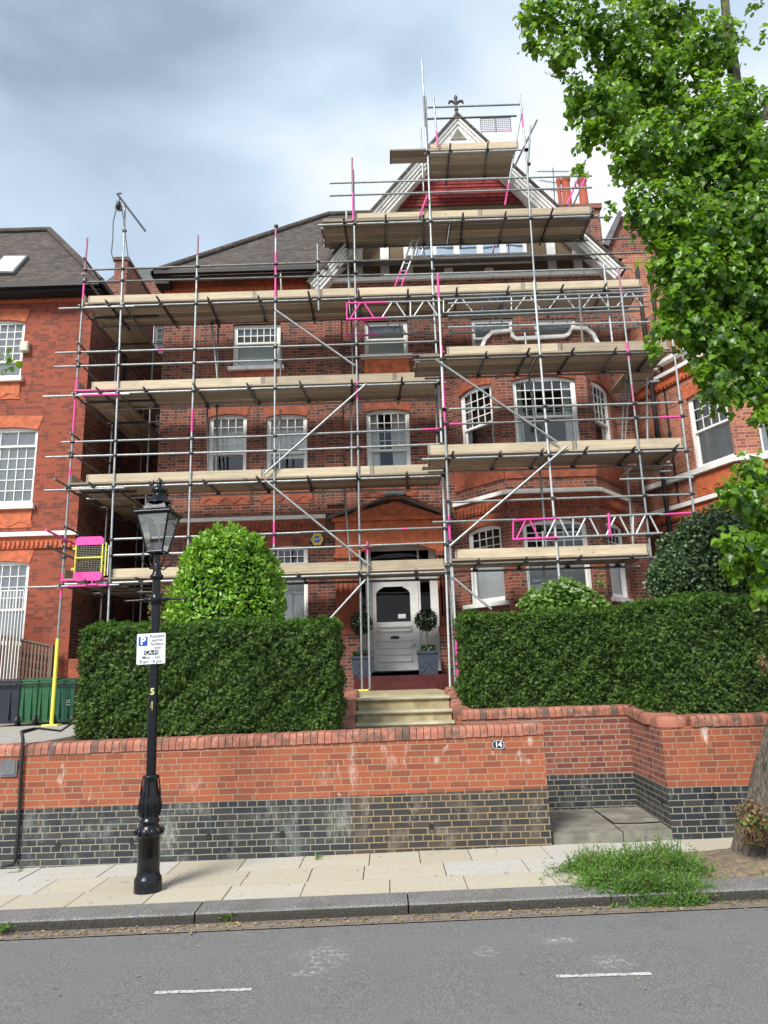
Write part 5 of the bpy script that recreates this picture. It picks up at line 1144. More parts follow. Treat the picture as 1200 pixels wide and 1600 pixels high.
# return lifts along the passage
for k, z in enumerate(LIFTS):
    for i in range(4):
        x = XA + .06 + i * .215; board('scaffold_board', x, x + .205, DL + .0, 17.9, z + .08, z + .118, 'boardY'); board('scaffold_board', x, x + .205, 17.92, 20.9, z + .08, z + .118, 'boardY')
    for x in (XA, XB + .05): tube('ledger', (x, DL - .15, z - .02), (x, 20.8, z - .02), mat='galvdark')
    for y in (15.6, 17.0, 18.4, 19.8): tube('transom', (XA - .15, y, z + .045), (XB + random.uniform(.3, .7), y, z + .045), mat=random.choice(['coupler', 'galvdark']))
    if k < 4:
        for dzr in (.62, 1.05):
            tube('guard_rail', (XA, DL - .1, z + dzr + .2), (XA, 20.6, z + dzr + .2), mat='galvdark')
    board('toe_board', XA + .01, XA + .05, DL, 17.5, z + .12, z + .33, 'boardY')
    tube('ledger', (XA - .5 - .2 * (k % 2), DL - .06, z - .05), (XB + .3, DL - .06, z - .05), pink=[(.45, .9)] if k in (1, 3) else (), mat='galv')
    mb = MB(); mb.box(XA, XA + .95, DL - .045, DL - .03, z + .07, z + .10, 'pink')
    if k in (1, 3): mb.build('pink_board_edge', sc)
for py0, py1, mm in ((828, 850, 'pink'), (852, 873, 'galvdark'), (748, 764, 'galvdark')):
    a = P(72 if py0 > 800 else 85, py0, DL - 1.0); b = P(116 if py0 > 800 else 112, py1, DL + .1); tube('transom', a, b, mat=mm)
# braces
for x0, y0, x1, y1, D in ((430, 484, 554, 571, DL - .06), (572, 600, 414, 740, DL - .06), (414, 750, 578, 884, DL - .07), (571, 906, 512, 971, DL - .07), (681, 562, 871, 691, DR - .06), (886, 697, 703, 853, DR - .06), (706, 901, 768, 952, DR - .05)):
    tube('brace', P(x0, y0, D), P(x1, y1, D), mat='galv')
tube('brace', P(816, 168, DL - .05), P(789, 320, DL + .3), pink=[(.78, 1)], mat='galv'); tube('brace', P(839, 188, DL + .9), P(803, 262, DL), mat='galvdark')
tube('brace', P(915, 250, DI), P(886, 320, DI - .4), pink=[(.5, 1)], mat='galvdark'); tube('brace', P(919, 268, DI + .3), P(895, 322, DI), pink=[(.0, .55)], mat='galvdark')
tube('brace', P(668, 305, DL - .1), P(653, 345, DL), pink=[(.0, .8)])
# lattice beams
def lattice(x0, y0, x1, y1, x2, y2, x3, y3, D, bays, pinkto=0, blue=(), start=0):
    a, b = P(x0, y0, D), P(x1, y1, D); c, d = P(x2, y2, D), P(x3, y3, D); mb = MB(); fr = pinkto
    for u, v in ((a, b), (c, d)):
        mb.tube(u, u.lerp(v, fr), .026, 'pink', 8) if fr else None; mb.tube(u.lerp(v, fr), v, .026, 'galv', 8)
    n = bays
    for i in range(n):
        t0 = (i + .12) / n; t1 = (i + .5) / n; t2 = (i + .88) / n; m_ = 'pink' if (t1 < fr) else ('bluep' if i in blue else 'alu')
        mb.tube(c.lerp(d, t0), a.lerp(b, t1 - .06 / n), .018, m_, 6); mb.tube(a.lerp(b, t1 + .06 / n), c.lerp(d, t2), .018, m_, 6)
        if i % 2 == 0: q = i / n + .02 / n; mb.tube(a.lerp(b, q), c.lerp(d, q), .018, 'pink' if q < fr else 'alu', 6)
    return mb.build('lattice_beam', sc, uv=False)
lattice(541, 474, 690, 470, 541, 499, 690, 493, DL - .12, 3, .42, ())
lattice(541, 500, 690, 496, 541, 525, 690, 520, DI, 3, .33, ())
lattice(692, 468, 1010, 456, 692, 489, 1010, 478, DL - .12, 6, 0, (1,))
lattice(700, 497, 1000, 486, 700, 521, 1000, 511, DI, 6, 0, ())
lattice(801, 813, 1035, 803, 801, 843, 1035, 833, DR - .06, 5, .30, ())
hline('ledger', 676, 816, 805, 812, DR - .06); hline('ledger', 1030, 805, 1080, 801, DR - .06, pinks=[(1040, 1080)], mat='galv')
hline('ledger', 700, 494, 1000, 484, DL - .1); hline('ledger', 700, 475, 1010, 462, DL - .2, mat='galv')
mb = MB(); a, b = P(951, 802, DR - .09), P(953, 838, DR - .09); mb.tube(a, b, .025, 'pink', 8); mb.build('pink_strut', sc)
# base plates and the yellow foot sleeve
mb = MB(); q = P(80, 1137, DL); a = P(95, 935, DL)
AA, BB, _ = STD[0]; mb.tube(BB + Vector((0, 0, .02)), BB.lerp(AA, .155), .038, 'yellow', 12); mb.build('foam_sleeve', sc)
mb = MB(); mb.box(BB.x - .16, BB.x + .16, DL - .1, DL + .1, BB.z - .02, BB.z + .02, 'yellow'); mb.build('base_plate', sc)
q = STD[4][1]; mb = MB(); mb.box(q.x - .13, q.x + .13, DL - .09, DL + .09, q.z - .03, q.z, 'yellow'); mb.build('base_plate', sc)
# couplers where ledgers meet the standards
for a, b, D in STD[:32]:
    for z in LIFTS + [L5, L6] + RL:
        if b.z < z < a.z and ((abs(D - DR) < .2) == (z in RL) or D > DL + .5):
            t = (a.z - z) / (a.z - b.z); COUP.append(a.lerp(b, t))
    for z in [PZ(300, 417, DL), PZ(300, 435, DL), PZ(300, 546, DL), PZ(300, 567, DL), PZ(300, 685, DL), PZ(300, 708, DL), PZ(300, 839, DL), PZ(300, 864, DL)]:
        if b.z < z < a.z and abs(D - DL) < .15 and a.x < 2: t = (a.z - z) / (a.z - b.z); COUP.append(a.lerp(b, t))
    for z in [PZ(850, 635, DR), PZ(850, 657, DR), PZ(850, 779, DR), PZ(850, 842, DR), PZ(850, 810, DR)]:
        if b.z < z < a.z and abs(D - DR) < .15: t = (a.z - z) / (a.z - b.z); COUP.append(a.lerp(b, t))
def coupler_mb(mb, c):
    mb.tube(c + Vector((0, 0, -.028)), c + Vector((0, 0, .028)), .040, 'coupler', 10); mb.obox(c, Vector((1, 0, 0)), Vector((0, 1, 0)), Vector((0, 0, 1)), -.03, .055, -.055, .02, -.022, .022, 'coupler')
    mb.tube(c + Vector((.035, -.06, 0)), c + Vector((.035, -.09, 0)), .010, 'galv', 6)
random.shuffle(COUP); pm = MB(); coupler_mb(pm, Vector((0, 0, 0))); first = pm.build('coupler', sc, uv=False); first.location = COUP[0]
for c in COUP[1:100]:
    o = first.copy(); COL.objects.link(o); o.parent = sc; o.location = c
rest = MB()
for c in COUP[100:]: coupler_mb(rest, c)
if COUP[100:]: r_ = rest.build('coupler', sc, uv=False); r_['kind'] = 'stuff'
# loading gate, pink and yellow, on the left
def gate():
    D = DL - .10; root = MB(); tl, tr, bl, br = P(118, 839, D), P(162, 839, D), P(114, 908, D), P(159, 908, D)
    cx = lambda px, py: P(px, py, D)
    def panel(mb, x0, x1, z0, z1, r, top):
        pts = []
        for a0, a1, cxx, czz, rr in ((0, 90, x1 - r, z1 - r, r if top else 0), (90, 180, x0 + r, z1 - r, r if top else 0), (180, 270, x0 + r, z0 + r, 0 if top else r), (270, 360, x1 - r, z0 + r, 0 if top else r)):
            if rr == 0: pts.append((x1 if a0 in (0, 270) else x0, D, z1 if a0 < 180 else z0)); continue
            for k in range(5): t = R(a0 + (a1 - a0) * k / 4); pts.append((cxx + rr * math.cos(t), D, czz + rr * math.sin(t)))
        mb.prism(pts, (0, .03, 0), 'pink')
    x0, x1 = (tl.x + bl.x) / 2, (tr.x + br.x) / 2; zt, zb = tl.z, bl.z
    m1 = MB(); h = zt - zb; panel(m1, x0, x1, zt - h * .19, zt, .09, True); go = m1.build('access_gate', sc); m5 = MB(); panel(m5, x0, x1, zb, zb + h * .20, .09, False); m5.build('lower_panel', go); go['label'] = 'pink and yellow mesh access gate'
    m2 = MB()
    for x in (x0 + .02, x1 - .02): m2.tube((x, D + .015, zb + h * .19), (x, D + .015, zt - h * .18), .018, 'yellow', 8)
    m2.tube((x0, D + .01, zb + h * .52), (x1, D + .01, zb + h * .52), .018, 'yellow', 8); m2.tube((x1 + .06, D, zb + h * .1), (x1 + .06, D, zt - h * .15), .016, 'yellow', 8)
    for z in (zb + h * .27, zb + h * .73): m2.box(x0 - .05, x0 + .02, D, D + .03, z - .02, z + .025, 'yellow')
    m2.build('gate_frame', go); m3 = MB()
    for i in range(1, 10): x = x0 + (x1 - x0) * i / 10; m3.tube((x, D + .02, zb + h * .2), (x, D + .02, zt - h * .19), .0026, 'mesh', 4, caps=False)
    for i in range(1, 15): z = zb + h * .2 + h * .61 * i / 15; m3.tube((x0, D + .02, z), (x1, D + .02, z), .0026, 'mesh', 4, caps=False)
    m3.build('wire_mesh', go); m4 = MB(); xm = x0 + (x1 - x0) * .68; m4.tube((xm, D, zb), (xm, D, zb - .09), .018, 'pink', 8); m4.tube((xm - .14, D, zb - .09), (xm + .1, D, zb - .09), .022, 'pink', 8); m4.tube((x1 + .12, D, zb + .1), (x1 + .12, D, zt - .2), .016, 'alu', 8)
    for z in (zt - .3, zb + .22): m4.tube((x1 + .08, D, z), (XB - .02, D + .05, z), .016, 'alu', 6)
    m4.build('gate_post', go)
gate()
# gin wheel and rope on the tall pole
gw = thing('gin_wheel', 'pulley block and looped rope on a slanted tube above the left scaffold pole', 'pulley')
mb = MB(); mb.tube(P(184, 304, DL - .1), P(227, 361, DL - .1), .024, 'coupler', 8); mb.build('jib_tube', gw)
mb = MB(); c = P(186, 322, DL - .15); mb.lathe((0, 0, 0), [(.02, -.03), (.12, -.03), (.09, 0), (.12, .03), (.02, .03)], 'coupler', 16); mb.v = [(c.x + z_, c.y + y_, c.z + x_) for x_, y_, z_ in mb.v]; mb.tube(c + Vector((0, 0, .08)), P(187, 306, DL - .12), .015, 'coupler', 6); mb.tube(P(182, 303, DL - .1), P(190, 302, DL - .1), .02, 'coupler', 6); mb.build('wheel', gw)
mb = MB(); mb.path([P(183, 322, DL - .15), P(177, 345, DL - .15), P(176, 375, DL - .15), P(174, 395, DL - .15), P(178, 410, DL - .12)], .014, 'rope', 6); mb.path([P(190, 324, DL - .15), P(194, 350, DL - .15), P(198, 385, DL - .13), P(201, 408, DL - .12)], .014, 'rope', 6)
mb.path([P(182, 318, DL - .2), P(180, 326, DL - .2), P(187, 330, DL - .2), P(191, 322, DL - .2), P(186, 316, DL - .2)], .014, 'rope', 6); mb.build('rope', gw)
# ladder
ld = thing('ladder', 'aluminium pole ladder with pink feet leaning inside the upper scaffold bay', 'ladder')
a0, a1, b0, b1 = P(617, 448, DL + .35), P(653, 350, DL + .75), P(627, 448, DL + .35), P(662, 352, DL + .75); a1 = a1 + (a1 - a0) * .1; b1 = b1 + (b1 - b0) * .1
for u, v in ((a0, a1), (b0, b1)): mb = MB(); mb.tube(u, u.lerp(v, .24), .022, 'pink', 8); mb.tube(u.lerp(v, .24), v, .022, 'alu', 8); mb.build('stile', ld)
mb = MB()
for i in range(1, 9): mb.tube(a0.lerp(a1, i / 9), b0.lerp(b1, i / 9), .013, 'alu', 6)
mb.build('rungs', ld)
# wire brick guard on the top lift
mb = MB(); q0, q1 = P(752, 206, DL - .02), P(797, 184, DL - .02); x0, x1, z0, z1 = q0.x, q1.x, q0.z, q1.z
for i in range(16): mb.tube((x0 + (x1 - x0) * i / 15, DL - .02, z0), (x0 + (x1 - x0) * i / 15, DL - .02, z1), .005, 'galvdark', 4, caps=False)
for i in range(8): mb.tube((x0, DL - .02, z0 + (z1 - z0) * i / 7), (x1, DL - .02, z0 + (z1 - z0) * i / 7), .005, 'galvdark', 4, caps=False)
for x in (x0, (x0 + x1) / 2, x1): mb.tube((x, DL - .02, z0 - .02), (x, DL - .02, z1), .011, 'galvdark', 6)
for z in (z0, z1): mb.tube((x0, DL - .02, z), (x1, DL - .02, z), .011, 'pink' if z == z0 else 'galvdark', 6)
mb.build('brick_guard', sc)

# ------------------------------------------------------------------ street lamp and parking sign
lb = G(228, 1394, KH + sz(-2.2)); LX, LY, LZ = lb.x, lb.y + .05, lb.z
lamp = thing('street_lamp', 'black cast iron lamp post with square glass lantern standing on the pavement', 'street lamp')
Zp = lambda py: PZ(232, py, LY) - LZ
mb = MB(); O = (0, 0, 0)
mb.lathe(O, [(.125, 0), (.125, .09), (.118, .115), (.106, .13), (.102, .16)], 'black', 24)
mb.lathe(O, [(.101, .15), (.100, .50), (.101, Zp(1307))], 'black', 12, rot=R(15)); mb.build('base', lamp)
mb = MB(); z0 = Zp(1307); z1 = Zp(1212)
mb.lathe(O, [(.10, z0), (.115, z0 + .015), (.122, z0 + .04), (.112, z0 + .07), (.085, z0 + .09), (.08, z0 + .115), (.092, z0 + .125), (.092, z0 + .15), (.078, z0 + .155), (.088, z0 + .20), (.100, z0 + .26), (.094, z0 + .32), (.078, z0 + .38), (.066, z1 - .06), (.062, z1 - .03), (.072, z1 - .02), (.072, z1), (.05, z1 + .01)], 'black', 24)
for k in range(12):      # acanthus leaves on the baluster and studs on the collar
    t = 2 * math.pi * k / 12; c, s = math.cos(t), math.sin(t)
    mb.path([(c * .086, s * .086, z0 + .18), (c * .100, s * .100, z0 + .26), (c * .090, s * .090, z0 + .34), (c * .078, s * .078, z0 + .40)], [.009, .014, .010, .004], 'black', 6)
    mb.path([(c * .117, s * .117, z0 + .03), (c * .128, s * .128, z0 + .05), (c * .112, s * .112, z0 + .075)], [.016, .018, .010], 'black', 6)
    if k % 3 == 0: mb.path([(c * .092, s * .092, z0 + .36), (c * .084, s * .084, z0 + .46), (c * .074, s * .074, z0 + .54)], [.012, .008, .005], 'black', 6)
mb.build('baluster', lamp)
zc1, zl = Zp(902), Zp(864); zk = Zp(937)
mb = MB(); mb.lathe(O, [(.046, z1), (.044, z1 + .6), (.040, zc1 - .05), (.040, zc1 + .12), (.036, zc1 + .13)], 'black', 18)
mb.lathe(O, [(.04, zc1 - .03), (.062, zc1 - .02), (.068, zc1), (.062, zc1 + .02), (.045, zc1 + .03), (.048, zc1 + .045), (.04, zc1 + .05)], 'black', 20)
mb.lathe(O, [(.042, zk - .055), (.056, zk - .05), (.056, zk + .05), (.042, zk + .055)], 'black', 16, rot=.2)
mb.tube((0, 0, zc1 + .1), (0, 0, zl + .02), .028, 'black', 10); mb.build('post', lamp)
mb = MB()
for s in (-1, 1):
    mb.path([(s * .04, 0, zk), (s * .10, 0, zk), (s * .12, 0, zk + .0), (s * .30, 0, zk - .004)], [.022, .016, .012, .011], 'black', 8); mb.lathe((s * .305, 0, zk - .024), [(.004, 0), (.02, .02), (.004, .04)], 'black', 10)
    mb.lathe((s * .10, 0, zk - .028), [(.005, 0), (.028, .028), (.005, .056)], 'black', 10)
mb.build('ladder_bar', lamp)
LR = R(-3)
rotv = lambda x, y, z: (x * math.cos(LR) - y * math.sin(LR), x * math.sin(LR) + y * math.cos(LR), z)
b_, t_ = .078, .165; zt = Zp(806); zrf = Zp(786)
mb = MB(); cs = [(-1, -1), (1, -1), (1, 1), (-1, 1)]
for i in range(4):
    x, y = cs[i]; x2, y2 = cs[(i + 1) % 4]
    mb.tube(rotv(x * b_, y * b_, zl), rotv(x * t_, y * t_, zt), .011, 'black', 6); mb.tube(rotv(x * b_, y * b_, zl), rotv(x2 * b_, y2 * b_, zl), .013, 'black', 6); mb.tube(rotv(x * t_, y * t_, zt), rotv(x2 * t_, y2 * t_, zt), .018, 'black', 6)
    mb.tube(rotv(x * (t_ + .015), y * (t_ + .015), zt + .01), rotv(x2 * (t_ + .015), y2 * (t_ + .015), zt + .01), .016, 'black', 6)
    mb.path([rotv(x * t_, y * t_, zt + .02), rotv(x * (t_ + .02), y * (t_ + .02), zt + .05), rotv(x * (t_ + .01), y * (t_ + .01), zt + .075)], [.016, .012, .004], 'black', 6)
    # scroll brackets under the lantern
    mb.path([(0, 0, zc1 + .10), rotv(x * .05, y * .05, zc1 + .08), rotv(x * .11, y * .11, zl - .10), rotv(x * .12, y * .12, zl - .04), rotv(x * .085, y * .085, zl)], [.010, .008, .007, .007, .008], 'black', 6)
mb.build('lantern_frame', lamp)
mb = MB()
for i in range(4):
    x, y = cs[i]; x2, y2 = cs[(i + 1) % 4]; mb.face([rotv(x * b_, y * b_, zl), rotv(x2 * b_, y2 * b_, zl), rotv(x2 * t_, y2 * t_, zt), rotv(x * t_, y * t_, zt)], 'glass_lamp')
mb.build('lantern_glass', lamp)
mb = MB(); prof = [(t_ + .03, zt + .01), (t_ * .72, zt + .055), (t_ * .50, zrf)]; k = 4
for (ra, za), (rb_, zb_) in zip(prof[:-1], prof[1:]):
    for i in range(4):
        x, y = cs[i]; x2, y2 = cs[(i + 1) % 4]; mb.face([rotv(x * ra, y * ra, za), rotv(x2 * ra, y2 * ra, za), rotv(x2 * rb_, y2 * rb_, zb_), rotv(x * rb_, y * rb_, zb_)], 'black')
mb.face([rotv(x * prof[0][0] * .98, y * prof[0][0] * .98, prof[0][1]) for x, y in cs][::-1], 'signwhite')
z = zrf; zt2 = Zp(757)
mb.lathe(O, [(.13, z - .01), (.118, z + .02), (.09, z + .03), (.085, z + .06), (.065, z + .07), (.06, z + .10), (.085, z + .11), (.082, z + .14), (.055, z + .165), (.03, z + .175), (.028, z + .20), (.036, z + .21), (.016, z + .225), (.022, z + .245), (.004, max(z + .27, zt2))], 'black', 20)
for i in range(4):
    x, y = cs[i]; mb.path([rotv(x * .03, y * .03, z + .20), rotv(x * .05, y * .05, z + .225), rotv(x * .045, y * .045, z + .24)], [.006, .005, .003], 'black', 5)
mb.build('lantern_roof', lamp)
mb = MB(); mb.tube((0, 0, zl), (0, 0, zl + .1), .02, 'galv', 8); mb.tube((.02, .02, zl + .02), (-.02, .03, zt), .012, 'alu', 8); mb.lathe((0, 0, zt - .07), [(.01, 0), (.06, .03), (.08, .06)], 'signwhite', 14); mb.build('lamp_fitting', lamp)
text('5', .085, 'chalk', lamp, (.004, -.0455, Zp(1081)), name='chalk_number', bold=.003)
mb = MB()
for k, (a, b) in enumerate((((.0, Zp(1096)), (-.006, Zp(1106))), ((.010, Zp(1096)), (.006, Zp(1110))))): mb.tube((a[0], -.0445, a[1]), (b[0], -.0445, b[1]), .003, 'chalk', 5)
mb.build('chalk_marks', lamp)
lamp.location = (LX, LY, LZ); lamp.rotation_euler = (0, R(-.85), 0)
sg = thing('parking_sign', 'white resident parking sign with blue P square fixed to the lamp post', 'parking sign')
tl, tr, br_ = P(214.5, 991, LY - .07), P(259, 989.5, LY - .07), P(256, 1037.5, LY - .07); SW, SHh = (tr.x - tl.x), (tr.z - br_.z)
mb = MB(); r = .012; w2, h2 = SW / 2, SHh / 2; pts = []
for a0, cx_, cz_ in ((0, w2 - r, h2 - r), (90, -w2 + r, h2 - r), (180, -w2 + r, -h2 + r), (270, w2 - r, -h2 + r)):
    for k in range(4): t = R(a0 + 30 * k); pts.append((cx_ + r * math.cos(t), 0, cz_ + r * math.sin(t)))
mb.prism(pts, (0, .004, 0), 'signwhite'); mb.build('panel', sg)
mb = MB(); mb.box(-w2 * .88, -w2 * .88 + SW * .31, -.0016, -.0002, h2 * .86 - SHh * .33 - .0, h2 * .80, 'signblue'); mb.build('blue_square', sg)
mb = MB(); mb.box(-w2 * .48, w2 * .52, -.0016, -.0002, -h2 * .40, -h2 * .10, 'signblack'); mb.build('black_strip', sg)
text('P', SHh * .34, 'signwhite', sg, (-w2 * .57, -.002, h2 * .51), bold=.004)
for s, x, z, sz_ in (('Resident', w2 * .42, h2 * .80, .145), ('permit', w2 * .42, h2 * .54, .145), ('holders', w2 * .42, h2 * .29, .145), ('only', w2 * .44, h2 * .05, .145)): text(s, SHh * sz_, 'signblack', sg, (x, -.001, z), bold=.0002, ext=.0004, sx=.95)
text('CA-H', SHh * .18, 'signwhite', sg, (w2 * .02, -.002, -h2 * .25), bold=.0004); text('Mon - Sat', SHh * .15, 'signblack', sg, (w2 * .02, -.001, -h2 * .57), bold=.0002, ext=.0004); text('8 am - 8 pm', SHh * .15, 'signblack', sg, (w2 * .0, -.001, -h2 * .84), bold=.0002, ext=.0004)
mb = MB(); mb.box(-.02, .02, .004, .05, -.08, .08, 'galvdark'); mb.build('bracket', sg)
cc = P(236, 1013.5, LY - .07); sg.location = cc; sg.rotation_euler = (0, R(-1.3), R(0))

# ------------------------------------------------------------------ bins and trellis
def bin_(label, x0, x1, Y, zt, zb, mat, group=None):
    b = thing('wheelie_bin', label, 'bin', group); w = x1 - x0; d = .7; h = zt - zb; cx = w / 2
    mb = MB(); t = .88; vs = [(cx - cx * t, .06, .05), (cx + cx * t, .06, .05), (cx + cx * t, d * .8, .05), (cx - cx * t, d * .8, .05), (0, 0, h - .09), (w, 0, h - .09), (w, d, h - .09), (0, d, h - .09)]
    mb.poly(vs, [(0, 3, 2, 1), (4, 5, 6, 7), (0, 1, 5, 4), (1, 2, 6, 5), (2, 3, 7, 6), (3, 0, 4, 7)], mat); mb.box(-.015, w + .015, -.02, d + .01, h - .12, h - .075, mat)
    for i in (.3, .7): mb.box(w * i - .012, w * i + .012, -.0, .05, .12, h - .12, mat)
    mb.build('body', b)
    mb = MB(); n = 6
    for i in range(n): a0, a1 = i / n, (i + 1) / n; hh_ = lambda a: .02 + .045 * math.sin(math.pi * a); mb.prism([(-.02, -.03 + (d + .05) * a0, h - .075), (-.02, -.03 + (d + .05) * a1, h - .075), (-.02, -.03 + (d + .05) * a1, h - .075 + hh_(a1)), (-.02, -.03 + (d + .05) * a0, h - .075 + hh_(a0))], (w + .04, 0, 0), mat)
    mb.build('lid', b)
    for x in (-.0, w - .05): mb = MB(); mb.tube((x, .08, .10), (x + .05, .08, .10), .10, 'blackmatt', 16); mb.tube((x - .004, .08, .10), (x + .054, .08, .10), .04, 'galvdark', 10); mb.build('wheel', b)
    mb = MB(); mb.tube((.05, -.05, h - .13), (w - .05, -.05, h - .13), .016, 'blackmatt', 8); mb.build('handle', b)
    b.location = (x0, Y, zb); return b
gz = 1.18
bin_('navy black wheelie bin at the far left behind the front wall', PX(-22, 1100, 15.14), PX(29, 1100, 15.14), 15.14, PZ(10, 1060, 15.14), gz, 'binblack')
bin_('dull green wheelie bin between the black bin and its green neighbour', PX(26, 1100, 15.17), PX(52, 1100, 15.17) + .06, 15.17, PZ(40, 1059, 15.17), gz, 'bingreen', 'green wheelie bins behind the front wall')
bin_('green wheelie bin partly behind the yellow scaffold foot', PX(53, 1100, 15.2), PX(83, 1100, 15.2), 15.2, PZ(60, 1058, 15.2), gz, 'bingreen', 'green wheelie bins behind the front wall')
dkb = bin_('dark green wheelie bin nearest the hedge, with white markings', PX(82, 1100, 15.24), PX(115, 1100, 15.24), 15.24, PZ(100, 1059, 15.24), gz, 'bindark', 'green wheelie bins behind the front wall')
mb = MB()
for k, z in enumerate((.38, .43, .47)): mb.box(.28, .345, -.004 + .02 * (1 - z), .014 + .02 * (1 - z), z, z + .015, 'signwhite')
mb.build('painted_marks', dkb)
tf = thing('trellis_fence', 'weathered brown timber trellis fence above the bins, sloping down to the right', 'fence')
TY = 16.1; a0, a1 = P(-20, 989, TY), P(78, 1010, TY); zb = PZ(40, 1060, TY) - .3; mb = MB(); n = 18
for i in range(n + 1):
    t = i / n; x = a0.x + (a1.x - a0.x) * t; z = a0.z + (a1.z - a0.z) * t; mb.box(x - .019, x + .019, TY, TY + .02, zb, z, 'trellis')
mb.build('upright_slats', tf, uv=False); mb = MB()
for j in range(7):
    d = Vector((0, 0, -.19 * j)); mb.obox(a0 + d, (a1 - a0), Vector((0, 1, 0)), Vector((0, 0, 1)), 0, 1, .021, .041, -.04, 0, 'trellis')
mb.build('cross_slats', tf, uv=False); mb = MB(); mb.obox(a0, (a1 - a0), Vector((0, 1, 0)), Vector((0, 0, 1)), 0, 1.01, -.03, .06, 0, .035, 'trellis'); mb.box(a1.x, a1.x + .08, TY - .02, TY + .06, 1.1, a1.z + .03, 'trellis'); mb.build('cap_rail', tf, uv=False)
hr = thing('handrail', 'white metal railing in front of the lowest left window', 'railing'); mb = MB(); h0, h1 = P(-20, 952, 15.9), P(35, 950, 15.9)
for i in range(12): x = h0.x + (h1.x - h0.x) * i / 11; mb.tube((x, 15.9, 1.8), (x, 15.9, h0.z + .4), .012, 'white', 6)
mb.tube((h0.x, 15.9, h0.z + .4), (h1.x, 15.9, h0.z + .4), .016, 'white', 6); mb.build('railing_bars', hr)

# ------------------------------------------------------------------ plants
def rbox_points(x0, x1, y0, y1, z0, z1, n, faces=('f', 't', 'l', 'r', 'b'), rr=.06):
    """points and outward normals on the faces of a box, with areas weighted"""
    A = {'f': (x1 - x0) * (z1 - z0), 'b': (x1 - x0) * (z1 - z0) * .25, 't': (x1 - x0) * (y1 - y0), 'l': (y1 - y0) * (z1 - z0), 'r': (y1 - y0) * (z1 - z0)}
    tot = sum(A[k] for k in faces); Ps = []; Ns = []
    for k in faces:
        m = int(n * A[k] / tot); u = RNG.random(m); v = RNG.random(m)
        if k in 'fb': p = np.c_[x0 + (x1 - x0) * u, np.full(m, y0 if k == 'f' else y1), z0 + (z1 - z0) * v]; nn = (0, -1 if k == 'f' else 1, 0)
        elif k == 't': p = np.c_[x0 + (x1 - x0) * u, y0 + (y1 - y0) * v, np.full(m, z1)]; nn = (0, 0, 1)
        else: p = np.c_[np.full(m, x0 if k == 'l' else x1), y0 + (y1 - y0) * u, z0 + (z1 - z0) * v]; nn = (-1 if k == 'l' else 1, 0, 0)
        Ps.append(p); Ns.append(np.tile(nn, (m, 1)))
    return np.vstack(Ps), np.vstack(Ns).astype(float)
def lump(p, s, seed=0):   # cheap smooth noise
    return (np.sin(p[:, 0] * s + seed) * np.sin(p[:, 2] * s * 1.3 + seed * 2 + 1) + np.sin(p[:, 0] * s * 2.3 + p[:, 1] * s * 1.7 + 2) * np.sin(p[:, 2] * s * 2.1 + 3 + seed) * .6)
def hedge(label, boxes, n, palefrac=.12):
    h = thing('hedge', label, 'hedge'); Pa, Na = [], []; core = MB(); tot = sum((b[1] - b[0]) * (b[5] - b[4]) + (b[3] - b[2]) * (b[5] - b[4]) for b in boxes)
    for b in boxes:
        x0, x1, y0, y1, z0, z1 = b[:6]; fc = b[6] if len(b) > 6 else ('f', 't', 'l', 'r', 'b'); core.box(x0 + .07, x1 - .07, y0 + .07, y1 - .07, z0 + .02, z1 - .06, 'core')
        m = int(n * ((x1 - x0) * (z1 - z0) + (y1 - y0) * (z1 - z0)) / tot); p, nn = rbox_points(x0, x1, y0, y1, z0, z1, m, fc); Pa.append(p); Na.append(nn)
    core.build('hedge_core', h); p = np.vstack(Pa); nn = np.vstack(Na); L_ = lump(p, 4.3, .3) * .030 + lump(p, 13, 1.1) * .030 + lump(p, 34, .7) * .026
    dep = RNG.random(len(p)) ** 1.6 * .09; q = p + nn * (L_ - dep + .01)[:, None] + RNG.normal(0, .012, p.shape)
    q[:, 2] = np.maximum(q[:, 2], min(b[4] for b in boxes) - .02)
    up = nn * .5 + np.array([0, 0, .05]) + RNG.normal(0, .6, p.shape) * np.array([1.3, 1, .55])
    nr = nn + RNG.normal(0, .7, p.shape) + np.array([0, 0, .35])
    top = nn[:, 2] > .5; zt = max(b[5] for b in boxes); tip = (RNG.random(len(p)) < np.where(top | (p[:, 2] > zt - .09), .75, palefrac * (lump(p, 3, 2) > -.2)))  # paler sprigs crowd the top edge, painting it as lit; few elsewhere
    leaf_mesh('hedge_foliage', q, nr, RNG.uniform(.028, .072, len(p)), ['yew', 'yewlit'], tip.astype(int), 'sprig', h, updir=up, aspect=.72)
    return h
hy = 8.72
hx0, hx1 = PX(119, 1050, hy), PX(540, 1050, hy); hzt = PZ(320, 971, hy); hzb = TOP - .02
hedge('clipped dark green yew hedge above the front wall, left of the entrance steps', [(hx0 + .04, hx1 - .14, hy + .03, hy + 1.1, hzb, hzt - .03)], 95000)
h2 = 9.95; a0 = PX(714, 1030, h2); z2 = PZ(840, 952, h2); xk = PX(975, 1030, h2) 
xf = PX(1026, 1030, 8.75); z3 = PZ(1120, 933, 8.75)
zz2 = PZ(950, 947, h2)
hedge('clipped dark green yew hedge on the right, stepping forward to the street', [(a0 + .12, xk + .5, h2 + .03, h2 + 1.1, W2T - .05, (z2 + zz2) / 2 - .05, ('f', 't', 'l')), (xf - .12, 6.6, 8.75, 11.0, FT - .04, z3, ('f', 't', 'l'))], 105000)
def tree_parts(root, stems):
    mb = MB()
    for pts, rs in stems: mb.path(pts, rs, 'twig', 8)
    mb.build('stem', root)
